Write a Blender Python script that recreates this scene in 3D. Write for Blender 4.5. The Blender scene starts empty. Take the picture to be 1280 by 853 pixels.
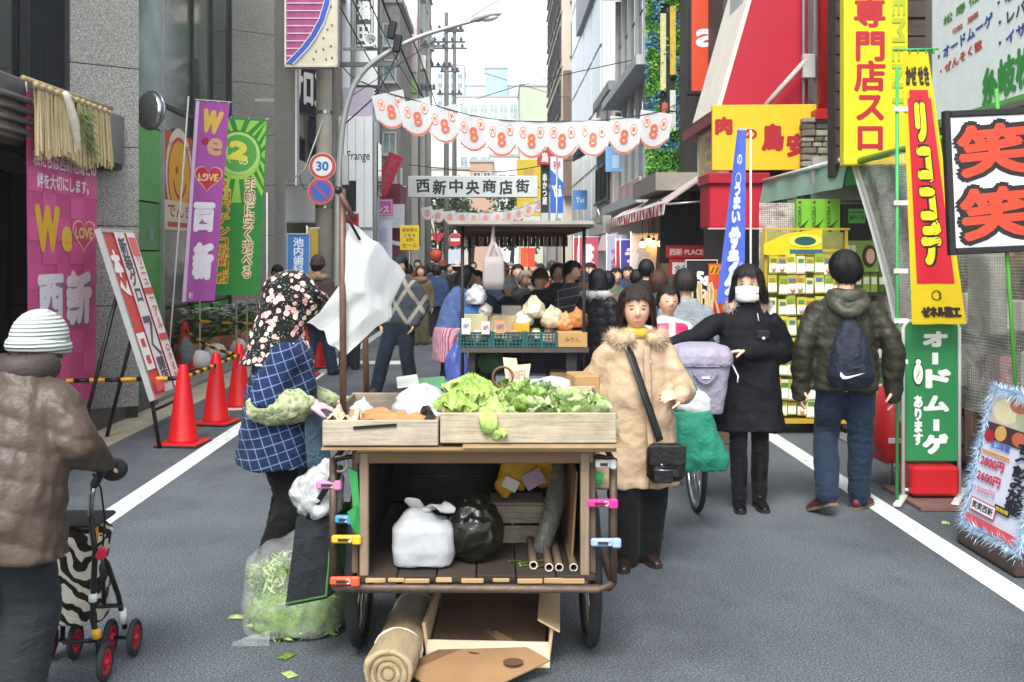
import bpy, bmesh, math, random
import numpy as np
from mathutils import Vector, Matrix, Euler, noise
random.seed(7)
R=math.radians; PI=math.pi
SC=bpy.context.scene; COL=SC.collection
# ---------------------------------------------------------------- camera (level, shifted lens)
FPX=1351.; EYE=1.65; CX=618.; CY=320.
cam=bpy.data.objects.new('camera',bpy.data.cameras.new('camera')); COL.objects.link(cam); SC.camera=cam
cam.location=(0,0,EYE); cam.rotation_euler=(PI/2,0,0)
cam.data.sensor_width=36; cam.data.lens=36*FPX/1280
cam.data.shift_x=22/1280; cam.data.shift_y=-106.5/1280
cam.data.clip_start=.05; cam.data.clip_end=2000
# ---------------------------------------------------------------- sky, sun, exposure (overcast day)
SUN_EL,SUN_ROT=R(52),R(193)
W=bpy.data.worlds.new('World'); SC.world=W; W.use_nodes=True
wn=W.node_tree.nodes; wl=W.node_tree.links
bgn=wn['Background']; bgn.inputs[1].default_value=.11
sky=wn.new('ShaderNodeTexSky'); sky.sky_type='NISHITA'; sky.sun_disc=False; sky.sun_elevation=SUN_EL; sky.sun_rotation=SUN_ROT
sky.dust_density=1; sky.air_density=1.0; sky.ozone_density=1
hs=wn.new('ShaderNodeHueSaturation'); hs.inputs['Saturation'].default_value=.32
wl.new(sky.outputs[0],hs.inputs['Color']); wl.new(hs.outputs[0],bgn.inputs[0])
sd=bpy.data.lights.new('sun','SUN'); sd.energy=1.5; sd.angle=R(28); sd.color=(1,.98,.95)
sun=bpy.data.objects.new('sun',sd); COL.objects.link(sun); sun.location=(0,-5,20)
_d=Vector((math.sin(SUN_ROT)*math.cos(SUN_EL),math.cos(SUN_ROT)*math.cos(SUN_EL),math.sin(SUN_EL)))
sun.rotation_euler=_d.to_track_quat('Z','Y').to_euler()
SC.view_settings.view_transform='Standard'; SC.view_settings.look='None'; SC.view_settings.gamma=1
SC.view_settings.use_curve_mapping=False; SC.view_settings.exposure=1.82
SC.cycles.max_bounces=6; SC.cycles.transparent_max_bounces=12
# ---------------------------------------------------------------- helpers
def P(x,y,Z): return Vector(((x-CX)*Z/FPX,Z,EYE-(y-CY)*Z/FPX))      # photo pixel + distance -> place
def G(x,y): Z=FPX*EYE/(y-CY); return Vector(((x-CX)*Z/FPX,Z,0))      # photo pixel on the ground -> place
def px(x,Z): return (x-CX)*Z/FPX
def pz(y,Z): return EYE-(y-CY)*Z/FPX
def hx(s):
    s=s.lstrip('#'); c=[int(s[i:i+2],16)/255 for i in (0,2,4)]
    return tuple((v/12.92 if v<=.04045 else ((v+.055)/1.055)**2.4) for v in c)
MATS={}
class NT:
    def __init__(s,m): s.t=m.node_tree; s.n=s.t.nodes; s.l=s.t.links; s.b=s.n['Principled BSDF']; s.c=None
    def co(s): 
        if s.c is None: s.c=s.n.new('ShaderNodeTexCoord').outputs['Object']
        return s.c
    def mp(s,scale,rot=(0,0,0)):
        m=s.n.new('ShaderNodeMapping'); m.inputs['Scale'].default_value=scale; m.inputs['Rotation'].default_value=rot; s.l.new(s.co(),m.inputs[0]); return m.outputs[0]
    def noise(s,sc,det=3,v=None,rough=.55,dist=0):
        t=s.n.new('ShaderNodeTexNoise'); t.inputs['Scale'].default_value=sc; t.inputs['Detail'].default_value=det; t.inputs['Roughness'].default_value=rough; t.inputs['Distortion'].default_value=dist
        s.l.new(v or s.co(),t.inputs['Vector']); return t.outputs[0]
    def vor(s,sc,v=None,out=0,feat='F1'):
        t=s.n.new('ShaderNodeTexVoronoi'); t.feature=feat; t.inputs['Scale'].default_value=sc; s.l.new(v or s.co(),t.inputs['Vector']); return t.outputs[out]
    def wave(s,sc,dist=0,v=None,d='X',typ='BANDS',prof='SIN',ds=1):
        t=s.n.new('ShaderNodeTexWave'); t.wave_type=typ; t.wave_profile=prof; t.bands_direction=d; t.inputs['Scale'].default_value=sc; t.inputs['Distortion'].default_value=dist; t.inputs['Detail Scale'].default_value=ds
        s.l.new(v or s.co(),t.inputs['Vector']); return t.outputs[1]
    def ramp(s,f,stops,const=False):
        r=s.n.new('ShaderNodeValToRGB'); e=r.color_ramp
        if const: e.interpolation='CONSTANT'
        while len(e.elements)<len(stops): e.elements.new(.5)
        for i,(p,c) in enumerate(stops):
            e.elements[i].position=p; e.elements[i].color=(*c,1) if len(c)==3 else c
        s.l.new(f,r.inputs[0]); return r.outputs[0]
    def mix(s,f,a,b,mode='MIX'):
        m=s.n.new('ShaderNodeMix'); m.data_type='RGBA'; m.blend_type=mode
        for i,v in ((0,f),(6,a),(7,b)):
            if isinstance(v,(int,float)): m.inputs[i].default_value=v
            elif isinstance(v,tuple): m.inputs[i].default_value=(*v,1)
            else: s.l.new(v,m.inputs[i])
        return m.outputs[2]
    def math(s,op,a,b=0):
        m=s.n.new('ShaderNodeMath'); m.operation=op
        for i,v in ((0,a),(1,b)):
            if isinstance(v,(int,float)): m.inputs[i].default_value=v
            else: s.l.new(v,m.inputs[i])
        return m.outputs[0]
    def col(s,c): s.l.new(c,s.b.inputs['Base Color'])
    def bump(s,h,st=.3,d=.01):
        b=s.n.new('ShaderNodeBump'); b.inputs['Strength'].default_value=st; b.inputs['Distance'].default_value=d; s.l.new(h,b.inputs['Height']); s.l.new(b.outputs[0],s.b.inputs['Normal'])
def _new(key,rough=.6,metal=0,spec=.5):
    m=bpy.data.materials.new(key); m.use_nodes=True; n=NT(m); n.b.inputs['Roughness'].default_value=rough; n.b.inputs['Metallic'].default_value=metal; n.b.inputs['Specular IOR Level'].default_value=spec
    MATS[key]=m; return m,n
def M(col,rough=.6,var=.1,vs=6,bump=0,bs=60,metal=0,alpha=1,trans=0,emit=0,spec=.4):
    key='m_%s_%s'%(col,'_'.join(str(k) for k in (rough,var,vs,bump,bs,metal,alpha,trans,emit)))
    if key in MATS: return MATS[key]
    m,n=_new(key,rough,metal,spec); c=hx(col) if isinstance(col,str) else col
    a=tuple(v*(1-var) for v in c); b=tuple(min(1,v*(1+var)) for v in c)
    n.col(n.ramp(n.noise(vs,4),[(.3,a),(.7,b)]))
    if bump: n.bump(n.noise(bs,4),bump)
    n.b.inputs['Alpha'].default_value=alpha
    if trans:                                     # thin translucent sheet
        t=n.n.new('ShaderNodeBsdfTranslucent'); t.inputs[0].default_value=(*c,1); mx=n.n.new('ShaderNodeMixShader'); mx.inputs[0].default_value=trans
        o=n.n['Material Output']; n.l.new(n.b.outputs[0],mx.inputs[1]); n.l.new(t.outputs[0],mx.inputs[2]); n.l.new(mx.outputs[0],o.inputs[0])
    if emit: n.b.inputs['Emission Color'].default_value=(*c,1); n.b.inputs['Emission Strength'].default_value=emit
    return m
def wood(col,axis='X',rough=.75,con=.45,gs=1.,dirt=.35):
    key='wood_%s_%s_%s_%s'%(col,axis,con,gs)
    if key in MATS: return MATS[key]
    m,n=_new(key,rough); c=hx(col)
    sc=[26*gs,26*gs,26*gs]; sc['XYZ'.index(axis)]=1.6*gs
    v=n.mp(tuple(sc)); g=n.noise(2.2,8,v,.72,.9); k=n.noise(6.,6,None,.7)
    base=n.ramp(g,[(.25,tuple(x*(1-con) for x in c)),(.5,c),(.75,tuple(min(1,x*(1+con*.5)) for x in c))])
    base=n.mix(n.ramp(k,[(.4,(0,0,0)),(.75,(dirt,)*3)]),base,tuple(x*.3 for x in c))
    n.col(base); n.bump(g,.6,.006); return m
def mat_asphalt():
    m,n=_new('asphalt',.85); sp=n.noise(105,4,None,.82); bg=n.noise(1.3,5); fine=n.vor(260)
    a=n.ramp(sp,[(.34,hx('#1f2325')),(.47,hx('#4b5155')),(.56,hx('#6a7175')),(.66,hx('#9ba1a3')),(.74,hx('#d0d3d3'))])
    b=n.mix(n.ramp(bg,[(.3,(.78,.8,.83)),(.7,(1,1,1))]),a,a)
    bm=n.mix(1.,a,n.ramp(bg,[(.3,(.72,.74,.78)),(.7,(1,1,1))]),'MULTIPLY')
    st=n.noise(.45,3,n.mp((1,.25,1))); bm=n.mix(1.,bm,n.ramp(st,[(.35,(.85,.85,.87)),(.6,(1,1,1))]),'MULTIPLY')
    dk=n.noise(.9,6,n.mp((1,.6,1)),.7); bm=n.mix(1.,bm,n.ramp(dk,[(.40,(.66,.67,.68)),(.54,(1,1,1))]),'MULTIPLY'); ck=n.vor(.55,n.mp((1,.5,1)),0,'DISTANCE_TO_EDGE'); ckn=n.math('ADD',ck,n.math('MULTIPLY',n.noise(6,4),.05)); bm=n.mix(1.,bm,n.ramp(ckn,[(.014,(.72,.72,.72)),(.018,(1,1,1))]),'MULTIPLY')
    n.col(bm); n.bump(sp,.6,.006); return m
def mat_paint():
    m,n=_new('road_paint',.75); w=n.noise(9,6,None,.7); f=n.noise(140,2)
    c=n.ramp(w,[(.3,hx('#8a8c8a')),(.44,hx('#c6c8c4')),(.7,hx('#dcdcd8'))]); c=n.mix(n.ramp(f,[(.6,(0,0,0)),(.72,(.6,.6,.6))]),c,hx('#7c7f80')); n.col(c); n.bump(f,.3,.003); return m
def mat_granite(key='granite',a='#474743',b='#93928b',c='#bcbbb5',s=75):
    m,n=_new(key,.35); t=n.noise(s,3,None,.75); l=n.noise(.8,3)
    col=n.ramp(t,[(.33,hx(a)),(.5,hx(b)),(.66,hx(c))]); col=n.mix(1.,col,n.ramp(l,[(.3,(.82,.82,.8)),(.7,(1,1,1))]),'MULTIPLY'); n.col(col); return m
def mat_fabric(key,col,kind='plain',c2=None,c3=None,s=1.,rough=.85,gloss=False):
    if key in MATS: return MATS[key]
    m,n=_new(key,rough); c=hx(col); d=tuple(x*.75 for x in c)
    base=n.ramp(n.noise(14,4),[(.3,d),(.7,c)]); wv=n.noise(420,2)
    if kind=='plaid':
        for ax,rt in (('Y',(.35,.0,.1)),('Z',(.28,.05,0))):
            f=n.wave(3.2*s,.0,n.mp((1,1,1),rt),ax); g=n.wave(3.2*s*2,.0,n.mp((1,1,1),rt),ax)
            r1=n.ramp(f,[(.0,(0,0,0)),(.965,(0,0,0)),(.99,(.8,)*3)]); r2=n.ramp(g,[(.0,(0,0,0)),(.5,(0,0,0)),(.52,(.18,)*3)])
            base=n.mix(r1,base,hx(c2))
    if kind=='floral':
        v=n.vor(25*s,None,0); cc=n.vor(25*s,None,1); v2=n.vor(60*s,None,0); pk=n.noise(5,2)
        sep=n.n.new('ShaderNodeSeparateColor'); n.l.new(cc,sep.inputs[0])
        pet=n.noise(70*s,2); rad=n.math('ADD',v,n.math('MULTIPLY',pet,.35))
        base=n.mix(n.ramp(rad,[(.0,(1,1,1)),(.66,(1,1,1)),(.72,(0,0,0))]),base,n.ramp(sep.outputs[0],[(.0,hx('#d7a7a2')),(.25,hx('#e6dac8')),(.5,hx('#c98f8e')),(.66,c)],True))
        base=n.mix(n.ramp(v2,[(.0,(1,1,1)),(.2,(1,1,1)),(.25,(0,0,0))]),base,hx('#7f9a7a'))
    if kind=='stripe':
        base=n.mix(n.ramp(n.wave(9*s,.3,None,'X'),[(.0,(0,0,0)),(.6,(0,0,0)),(.7,(1,1,1))]),base,hx(c2))
    if kind=='zebra':
        w=n.wave(7*s,9,n.mp((1,1,.75),(0,.9,.3)),'X','BANDS','SIN',1.4); base=n.mix(n.ramp(w,[(.47,(0,0,0)),(.55,(1,1,1))]),hx(col),hx(c2))
    if kind=='dots':
        base=n.mix(n.ramp(n.vor(34*s),[(.0,(1,1,1)),(.3,(1,1,1)),(.42,(0,0,0))]),base,hx(c2))
    if kind=='rib':
        w=n.wave(22*s,.8,None,'Z'); base=n.mix(w,tuple(x*.72 for x in c),c); wv=w
    if kind=='argyle':
        w1=n.wave(1.7,0,n.mp((1,1,.62),(0,.78,0)),'X'); w2=n.wave(1.7,0,n.mp((1,1,.62),(0,-.78,0)),'X')
        for w in (w1,w2): base=n.mix(n.ramp(w,[(.88,(0,0,0)),(.94,(.9,)*3)]),base,hx(c2))
    n.col(base)
    if kind=='rib': n.bump(wv,.8,.01)
    else:
        fold=n.noise(9,3,None,.5,.4); cr=n.math('ABSOLUTE',n.math('SUBTRACT',n.noise(13,3,n.mp((1,1,1.3)),.5,.8),.5)); h=n.math('ADD',n.math('ADD',n.math('MULTIPLY',fold,1.6),n.math('MULTIPLY',cr,2.2)),n.math('MULTIPLY',wv,.15)); n.bump(h,.6,.014)
    n.b.inputs['Sheen Weight'].default_value=.04; n.b.inputs['Specular IOR Level'].default_value=.22
    return m
def mat_leaf(key,a,b,c,s=1.,vein=True):
    if key in MATS: return MATS[key]
    m,n=_new(key,.62,0,.25); w=n.noise(9*s,4); f=n.noise(34*s,5,None,.6,1.2)
    col=n.ramp(w,[(.3,hx(a)),(.52,hx(b)),(.72,hx(c))])
    if vein: col=n.mix(n.ramp(f,[(.5,(0,0,0)),(.62,(.5,.5,.5))]),col,hx(c))
    if vein: ve=n.vor(26*s,n.mp((1.6,.7,1)),0,'DISTANCE_TO_EDGE'); col=n.mix(n.ramp(ve,[(.0,(.75,)*3),(.07,(0,0,0))]),col,hx(c)); f=n.math('ADD',f,n.math('MULTIPLY',ve,.8))
    n.col(col); n.bump(f,.6,.008)
    t=n.n.new('ShaderNodeBsdfTranslucent'); n.l.new(col,t.inputs[0]); mx=n.n.new('ShaderNodeMixShader'); mx.inputs[0].default_value=.3
    o=n.n['Material Output']; n.l.new(n.b.outputs[0],mx.inputs[1]); n.l.new(t.outputs[0],mx.inputs[2]); n.l.new(mx.outputs[0],o.inputs[0]); return m
def mat_film(key,col,alpha,rough=.15,bump=.6,s=22):
    if key in MATS: return MATS[key]
    m,n=_new(key,rough); c=hx(col); w=n.noise(s,4,None,.6,1.5); n.b.inputs['Base Color'].default_value=(*c,1); n.bump(w,bump,.012)
    n.l.new(n.ramp(w,[(.35,(alpha*.7,)*3),(.7,(min(1,alpha*1.5),)*3)]),n.b.inputs['Alpha']); return m
def mat_glass(key,col='#20292c',rough=.06):
    if key in MATS: return MATS[key]
    m,n=_new(key,rough,0,.9); w=n.noise(.9,2); c=hx(col); n.col(n.ramp(w,[(.35,tuple(x*.6 for x in c)),(.65,tuple(min(1,x*1.3) for x in c))])); return m
SMOKE=bpy.data.scenes.new('tmp'); 
def evaluated(o):
    SMOKE.collection.objects.link(o); vl=SMOKE.view_layers[0]; vl.update(); dg=vl.depsgraph
    me=bpy.data.meshes.new_from_object(o.evaluated_get(dg)); SMOKE.collection.objects.unlink(o)
    v=np.empty(len(me.vertices)*3,'f'); me.vertices.foreach_get('co',v); v=v.reshape(-1,3)
    f=[tuple(p.vertices) for p in me.polygons]; bpy.data.meshes.remove(me); return v,f
TXT={}
def text_geo(s,bold=0.):
    k=(s,bold)
    if k not in TXT:
        c=bpy.data.curves.new('t','FONT'); c.body=s; c.size=1; c.offset=bold; c.resolution_u=3; c.align_x='CENTER'; c.space_line=.95
        o=bpy.data.objects.new('t',c); v,f=evaluated(o); bpy.data.objects.remove(o); bpy.data.curves.remove(c)
        v=v.copy(); mn=v.min(0); mx=v.max(0); d=np.maximum(mx-mn,1e-4); v=(v-mn)/d; v[:,2]=0
        TXT[k]=(v,f,float(d[0]/d[1]))
    return TXT[k]
class MB:
    def __init__(s): s.v=[]; s.f=[]; s.m=[]; s.s=[]; s.mats=[]
    def mi(s,m):
        if m not in s.mats: s.mats.append(m)
        return s.mats.index(m)
    def add(s,vs,fs,mat,sm=False,T=None):
        b=len(s.v); i=s.mi(mat)
        if T is not None: vs=[T@Vector(v) for v in vs]
        s.v.extend(tuple(v) for v in vs)
        for f in fs: s.f.append(tuple(k+b for k in f)); s.m.append(i); s.s.append(sm)
        return s
    def box(s,c,d,mat,rot=None,bev=0,T=None):
        hx_,hy,hz=d[0]/2,d[1]/2,d[2]/2; b=min(bev,hx_*.9,hy*.9,hz*.9); Mx=Matrix.Translation(Vector(c))
        if rot is not None: Mx=Mx@(Euler(rot).to_matrix().to_4x4() if isinstance(rot,tuple) else Matrix.Rotation(rot,4,'Z'))
        if T is not None: Mx=T@Mx
        if b<=0:
            vs=[(x*hx_,y*hy,z*hz) for x in(-1,1) for y in(-1,1) for z in(-1,1)]
            fs=[(0,1,3,2),(4,6,7,5),(0,4,5,1),(2,3,7,6),(0,2,6,4),(1,5,7,3)]
            return s.add(vs,fs,mat,False,Mx)
        vs=[];idx={}
        for x in(-1,1):
            for y in(-1,1):
                for z in(-1,1):
                    for a in range(3):
                        p=[x*(hx_-b),y*(hy-b),z*(hz-b)]; p[a]=(x*hx_,y*hy,z*hz)[a]; idx[x,y,z,a]=len(vs); vs.append(p)
        fs=[]
        for a in range(3):
            u,w=(a+1)%3,(a+2)%3
            for sg in(-1,1):
                q=[]
                for (p1,p2) in((-1,-1),(1,-1),(1,1),(-1,1)):
                    k=[0,0,0]; k[a]=sg;k[u]=p1;k[w]=p2; q.append(idx[(*k,a)])
                fs.append(tuple(q if sg>0 else q[::-1]))
            for p1 in(-1,1):
                for p2 in(-1,1):
                    q=[]
                    for e,ax in((-1,u),(1,u),(1,w),(-1,w)):
                        k=[0,0,0];k[a]=e;k[u]=p1;k[w]=p2; q.append(idx[(*k,ax)])
                    fs.append(tuple(q))
        for x in(-1,1):
            for y in(-1,1):
                for z in(-1,1): fs.append(tuple(idx[x,y,z,a] for a in range(3)))
        return s.add(vs,fs,mat,False,Mx)
    def loft(s,C,Rr,mat,side=(1,0,0),n=12,dome=True,sm=True,flat=False,pw=1.,caps=True,T=None):
        C=[Vector(c) for c in C]; Rr=[(r,r) if isinstance(r,(int,float)) else r for r in Rr]; side=Vector(side); rings=[]
        def fr(i):
            t=(C[min(i+1,len(C)-1)]-C[max(i-1,0)]); t=t.normalized() if t.length>1e-9 else Vector((0,0,1))
            if flat: t=Vector((0,0,1 if t.z>=0 else -1))
            a=side-t*side.dot(t)
            if a.length<.15: a=Vector((0,1,0)).cross(t) if abs(t.y)<.9 else Vector((0,0,1)).cross(t)
            a.normalize(); return t,a,t.cross(a)
        def ring(c,a,b,rx,ry):
            o=[]
            for k in range(n):
                q=2*PI*k/n; cx,sy=math.cos(q),math.sin(q)
                if pw!=1: cx=math.copysign(abs(cx)**pw,cx); sy=math.copysign(abs(sy)**pw,sy)
                o.append(c+a*(rx*cx)+b*(ry*sy))
            return o
        m=len(C)
        for i in range(m):
            t,a,b=fr(i); rx,ry=Rr[i]
            if dome and i==0: e=min(rx,ry); rings+= [ring(C[0]-t*e*.9,a,b,rx*.4,ry*.4),ring(C[0]-t*e*.6,a,b,rx*.8,ry*.8)]
            rings.append(ring(C[i],a,b,rx,ry))
            if dome and i==m-1: e=min(rx,ry); rings+= [ring(C[i]+t*e*.6,a,b,rx*.8,ry*.8),ring(C[i]+t*e*.9,a,b,rx*.4,ry*.4)]
        vs=[p for r in rings for p in r]; fs=[]
        for i in range(len(rings)-1):
            for k in range(n): fs.append((i*n+k,i*n+(k+1)%n,(i+1)*n+(k+1)%n,(i+1)*n+k))
        if caps: fs.append(tuple(range(n))[::-1]); fs.append(tuple(range((len(rings)-1)*n,len(rings)*n)))
        return s.add(vs,fs,mat,sm,T)
    def tube(s,pts,r,mat,n=8,T=None,sm=True,caps=True):
        return s.loft(pts,[r]*len(pts) if isinstance(r,(int,float)) else r,mat,(1,.01,.02),n,False,sm,T=T,caps=caps)
    def limb(s,pts,rads,mat,n=12,k=4,side=(1,0,0)):
        q,r=spline(pts,rads,k); return s.loft(q,r,mat,side,n)
    def lathe(s,prof,mat,n=16,c=(0,0,0),T=None,sm=True,cap=True):
        vs=[];fs=[];c=Vector(c)
        for (r,z) in prof:
            for k in range(n): q=2*PI*k/n; vs.append(c+Vector((r*math.cos(q),r*math.sin(q),z)))
        for i in range(len(prof)-1):
            for k in range(n): fs.append((i*n+k,i*n+(k+1)%n,(i+1)*n+(k+1)%n,(i+1)*n+k))
        if cap: fs.append(tuple(range(n))[::-1]); fs.append(tuple(range((len(prof)-1)*n,len(prof)*n)))
        return s.add(vs,fs,mat,sm,T)
    def ball(s,c,r,mat,nu=14,nv=9,fn=None,T=None):
        r=(r,)*3 if isinstance(r,(int,float)) else r; vs=[];fs=[]; c=Vector(c)
        for j in range(nv+1):
            e=-PI/2+PI*j/nv
            for k in range(nu):
                a=2*PI*k/nu; d=Vector((math.sin(a)*math.cos(e),-math.cos(a)*math.cos(e),math.sin(e)))
                p=Vector((d.x*r[0],d.y*r[1],d.z*r[2])); p=fn(p,d) if fn else p; vs.append(c+p)
        for j in range(nv):
            for k in range(nu): fs.append((j*nu+k,j*nu+(k+1)%nu,(j+1)*nu+(k+1)%nu,(j+1)*nu+k))
        return s.add(vs,fs,mat,True,T)
    def grid(s,fn,nu,nv,mat,sm=True,T=None):
        vs=[fn(i/nu,j/nv) for j in range(nv+1) for i in range(nu+1)]; w=nu+1
        fs=[(j*w+i,j*w+i+1,(j+1)*w+i+1,(j+1)*w+i) for j in range(nv) for i in range(nu)]
        return s.add(vs,fs,mat,sm,T)
    def prism(s,poly,d0,d1,mat,T=None,axis='Y',sm=False):      # poly in the two other axes, extruded d0..d1
        n=len(poly)
        def q(p,d): return {'Y':(p[0],d,p[1]),'X':(d,p[0],p[1]),'Z':(p[0],p[1],d)}[axis]
        vs=[q(p,d0) for p in poly]+[q(p,d1) for p in poly]
        fs=[tuple(range(n)),tuple(range(2*n-1,n-1,-1))]+[(i,i+n,(i+1)%n+n,(i+1)%n) for i in range(n)]
        return s.add(vs,fs,mat,sm,T)
    def quad(s,a,b,c,d,mat,T=None): return s.add([a,b,c,d],[(0,1,2,3)],mat,False,T)
    def torus(s,c,R_,r,mat,n=24,m=8,axis='Z',T=None,ry=None):
        vs=[];fs=[];c=Vector(c)
        for i in range(n):
            a=2*PI*i/n
            for j in range(m):
                b=2*PI*j/m; p=((R_+r*math.cos(b))*math.cos(a),(R_+r*math.cos(b))*math.sin(a),(ry or r)*math.sin(b))
                p={'Z':p,'X':(p[2],p[0],p[1]),'Y':(p[0],p[2],p[1])}[axis]; vs.append(c+Vector(p))
        for i in range(n):
            for j in range(m): fs.append((i*m+j,((i+1)%n)*m+j,((i+1)%n)*m+(j+1)%m,i*m+(j+1)%m))
        return s.add(vs,fs,mat,True,T)
    def disc(s,c,r,mat,axis='Y',n=24,r2=None,rz=None,T=None):
        c=Vector(c); rz=rz or r
        pt=lambda a,q:{'Y':(q*r/r*math.cos(a)*1,0,q*rz/r*math.sin(a)),'X':(0,q*math.cos(a),q*math.sin(a)),'Z':(q*math.cos(a),q*math.sin(a),0)}[axis]
        if r2 is None: return s.add([c+Vector(pt(2*PI*i/n,r)) for i in range(n)],[tuple(range(n))],mat,False,T)
        vs=[c+Vector(pt(2*PI*i/n,q)) for q in(r2,r) for i in range(n)]
        return s.add(vs,[(i,(i+1)%n,n+(i+1)%n,n+i) for i in range(n)],mat,False,T)
    def fur(s,pts,r,n,L,mat,w=.004,droop=.3,seed=1):
        rd=random.Random(seed)
        for _ in range(n):
            t=rd.random()*(len(pts)-1); i=min(int(t),len(pts)-2); f=t-i; c=Vector(pts[i]).lerp(Vector(pts[i+1]),f); d=Vector((rd.gauss(0,1),rd.gauss(0,1),rd.gauss(0,1))).normalized()
            rr=r if isinstance(r,(int,float)) else r[i]*(1-f)+r[i+1]*f
            a=c+d*rr*.7; e=c+d*(rr+L*rd.uniform(.5,1.1))+Vector((0,0,-droop*L)); sd=d.cross(Vector((rd.random(),rd.random(),rd.random()))).normalized()*w
            s.add([a-sd,a+sd,e],[(0,1,2)],mat)
        return s
    def text(s,st,x,z,w,h,mat,y=0,bold=.03,T=None,vert=False,warp=None,rot=0,keep=False):
        """text fitted in the box w x h centred at x,z in the plane y, read from -Y"""
        if vert: st='\n'.join(st)
        v,f,asp=text_geo(st)
        if keep:
            if w/h>asp: w=h*asp
            else: h=w/asp
        e=bold*(h/max(1,st.count('\n')+1))
        sh=[(0,0)] if not bold else [(e*math.cos(k*2*PI/(12 if bold>.055 else 6)),e*math.sin(k*2*PI/(12 if bold>.055 else 6))) for k in range(12 if bold>.055 else 6)]
        w-=2*e; h-=2*e; o=[]; F=[]; cr,sr=math.cos(rot),math.sin(rot)
        for i,(dx,dz) in enumerate(sh):
            b0=len(o)
            for p in v:
                a,b=(p[0]-.5)*w+dx,(p[1]-.5)*h+dz; q=Vector((x+a*cr-b*sr,y-i*.00005,z+a*sr+b*cr)); o.append(warp(q) if warp else q)
            F+=[tuple(k+b0 for k in g) for g in f]
        return s.add(o,F,mat,False,T)
    def xf(s,T): s.v=[tuple(T@Vector(v)) for v in s.v]; return s
    def build(s,name,parent=None,kind=None):
        me=bpy.data.meshes.new(name); me.from_pydata(s.v,[],s.f)
        for m in s.mats: me.materials.append(m)
        me.polygons.foreach_set('material_index',s.m); me.polygons.foreach_set('use_smooth',s.s); me.update()
        o=bpy.data.objects.new(name,me); COL.objects.link(o)
        if parent: o.parent=parent
        if kind: o['kind']=kind
        return o
def spline(pts,rads,k=4):
    pts=[Vector(p) for p in pts]; rads=[(r,r) if isinstance(r,(int,float)) else r for r in rads]; q=[];r=[]; n=len(pts)
    for i in range(n-1):
        a,b,c,d=pts[max(i-1,0)],pts[i],pts[i+1],pts[min(i+2,n-1)]
        for j in range(k):
            t=j/k; q.append(.5*((2*b)+(c-a)*t+(2*a-5*b+4*c-d)*t*t+(3*b-a-3*c+d)*t**3)); r.append(tuple(rads[i][m]*(1-t)+rads[i+1][m]*t for m in(0,1)))
    q.append(pts[-1]); r.append(rads[-1]); return q,r
def fuse(mb,voxel,mat,smooth=2,fn=None):
    """one continuous skin round all the closed shapes in mb"""
    me=bpy.data.meshes.new('f'); me.from_pydata(mb.v,[],mb.f); o=bpy.data.objects.new('f',me); md=o.modifiers.new('r','REMESH'); md.mode='VOXEL'; md.voxel_size=voxel
    v,f=evaluated(o); bpy.data.objects.remove(o); bpy.data.meshes.remove(me)
    v=v.astype('d'); E=np.array([(q[i],q[(i+1)%len(q)]) for q in f for i in range(len(q))])
    deg=np.bincount(E[:,0],minlength=len(v)).astype('d')[:,None]; deg[deg==0]=1
    for _ in range(smooth):
        a=np.zeros_like(v); np.add.at(a,E[:,0],v[E[:,1]]); v=v*.5+.5*a/deg
    if fn:
        F=np.array([q[:4] if len(q)>3 else (*q,q[2]) for q in f]); nn=np.cross(v[F[:,2]]-v[F[:,0]],v[F[:,3]]-v[F[:,1]]); N=np.zeros_like(v)
        for k in range(4): np.add.at(N,F[:,k],nn)
        N/=np.maximum(np.linalg.norm(N,axis=1)[:,None],1e-9)
        v=v+N*np.array([fn(Vector(p)) for p in v])[:,None]
    out=MB(); out.add([tuple(p) for p in v],f,mat,True); return out
def thing(name,label,cat,loc=(0,0,0),rz=0,group=None):
    o=bpy.data.objects.new(name,None); COL.objects.link(o); o.location=loc; o.rotation_euler=(0,0,rz) if isinstance(rz,(int,float)) else rz
    o.empty_display_size=.1; o['label']=label; o['category']=cat
    if group: o['group']=group
    return o
def tag(o,label,cat,group=None,loc=None,rz=None):
    o['label']=label; o['category']=cat
    if group: o['group']=group
    if loc is not None: o.location=loc
    if rz is not None: o.rotation_euler=(0,0,rz) if isinstance(rz,(int,float)) else rz
    return o
def kids(o): return [c for c in bpy.data.objects if c.parent==o]
def dup(o,loc,rz=None,label=None,group=None):
    tree={}
    r=o.copy(); COL.objects.link(r); r.location=loc
    if rz is not None: r.rotation_euler=(0,0,rz)
    if label: r['label']=label
    if group: r['group']=group
    for c in list(o.children):
        d=c.copy(); COL.objects.link(d); d.parent=r
        for e in list(c.children): g=e.copy(); COL.objects.link(g); g.parent=d
    return r
def struct(mb,name): return mb.build(name,None,'structure')
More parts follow.
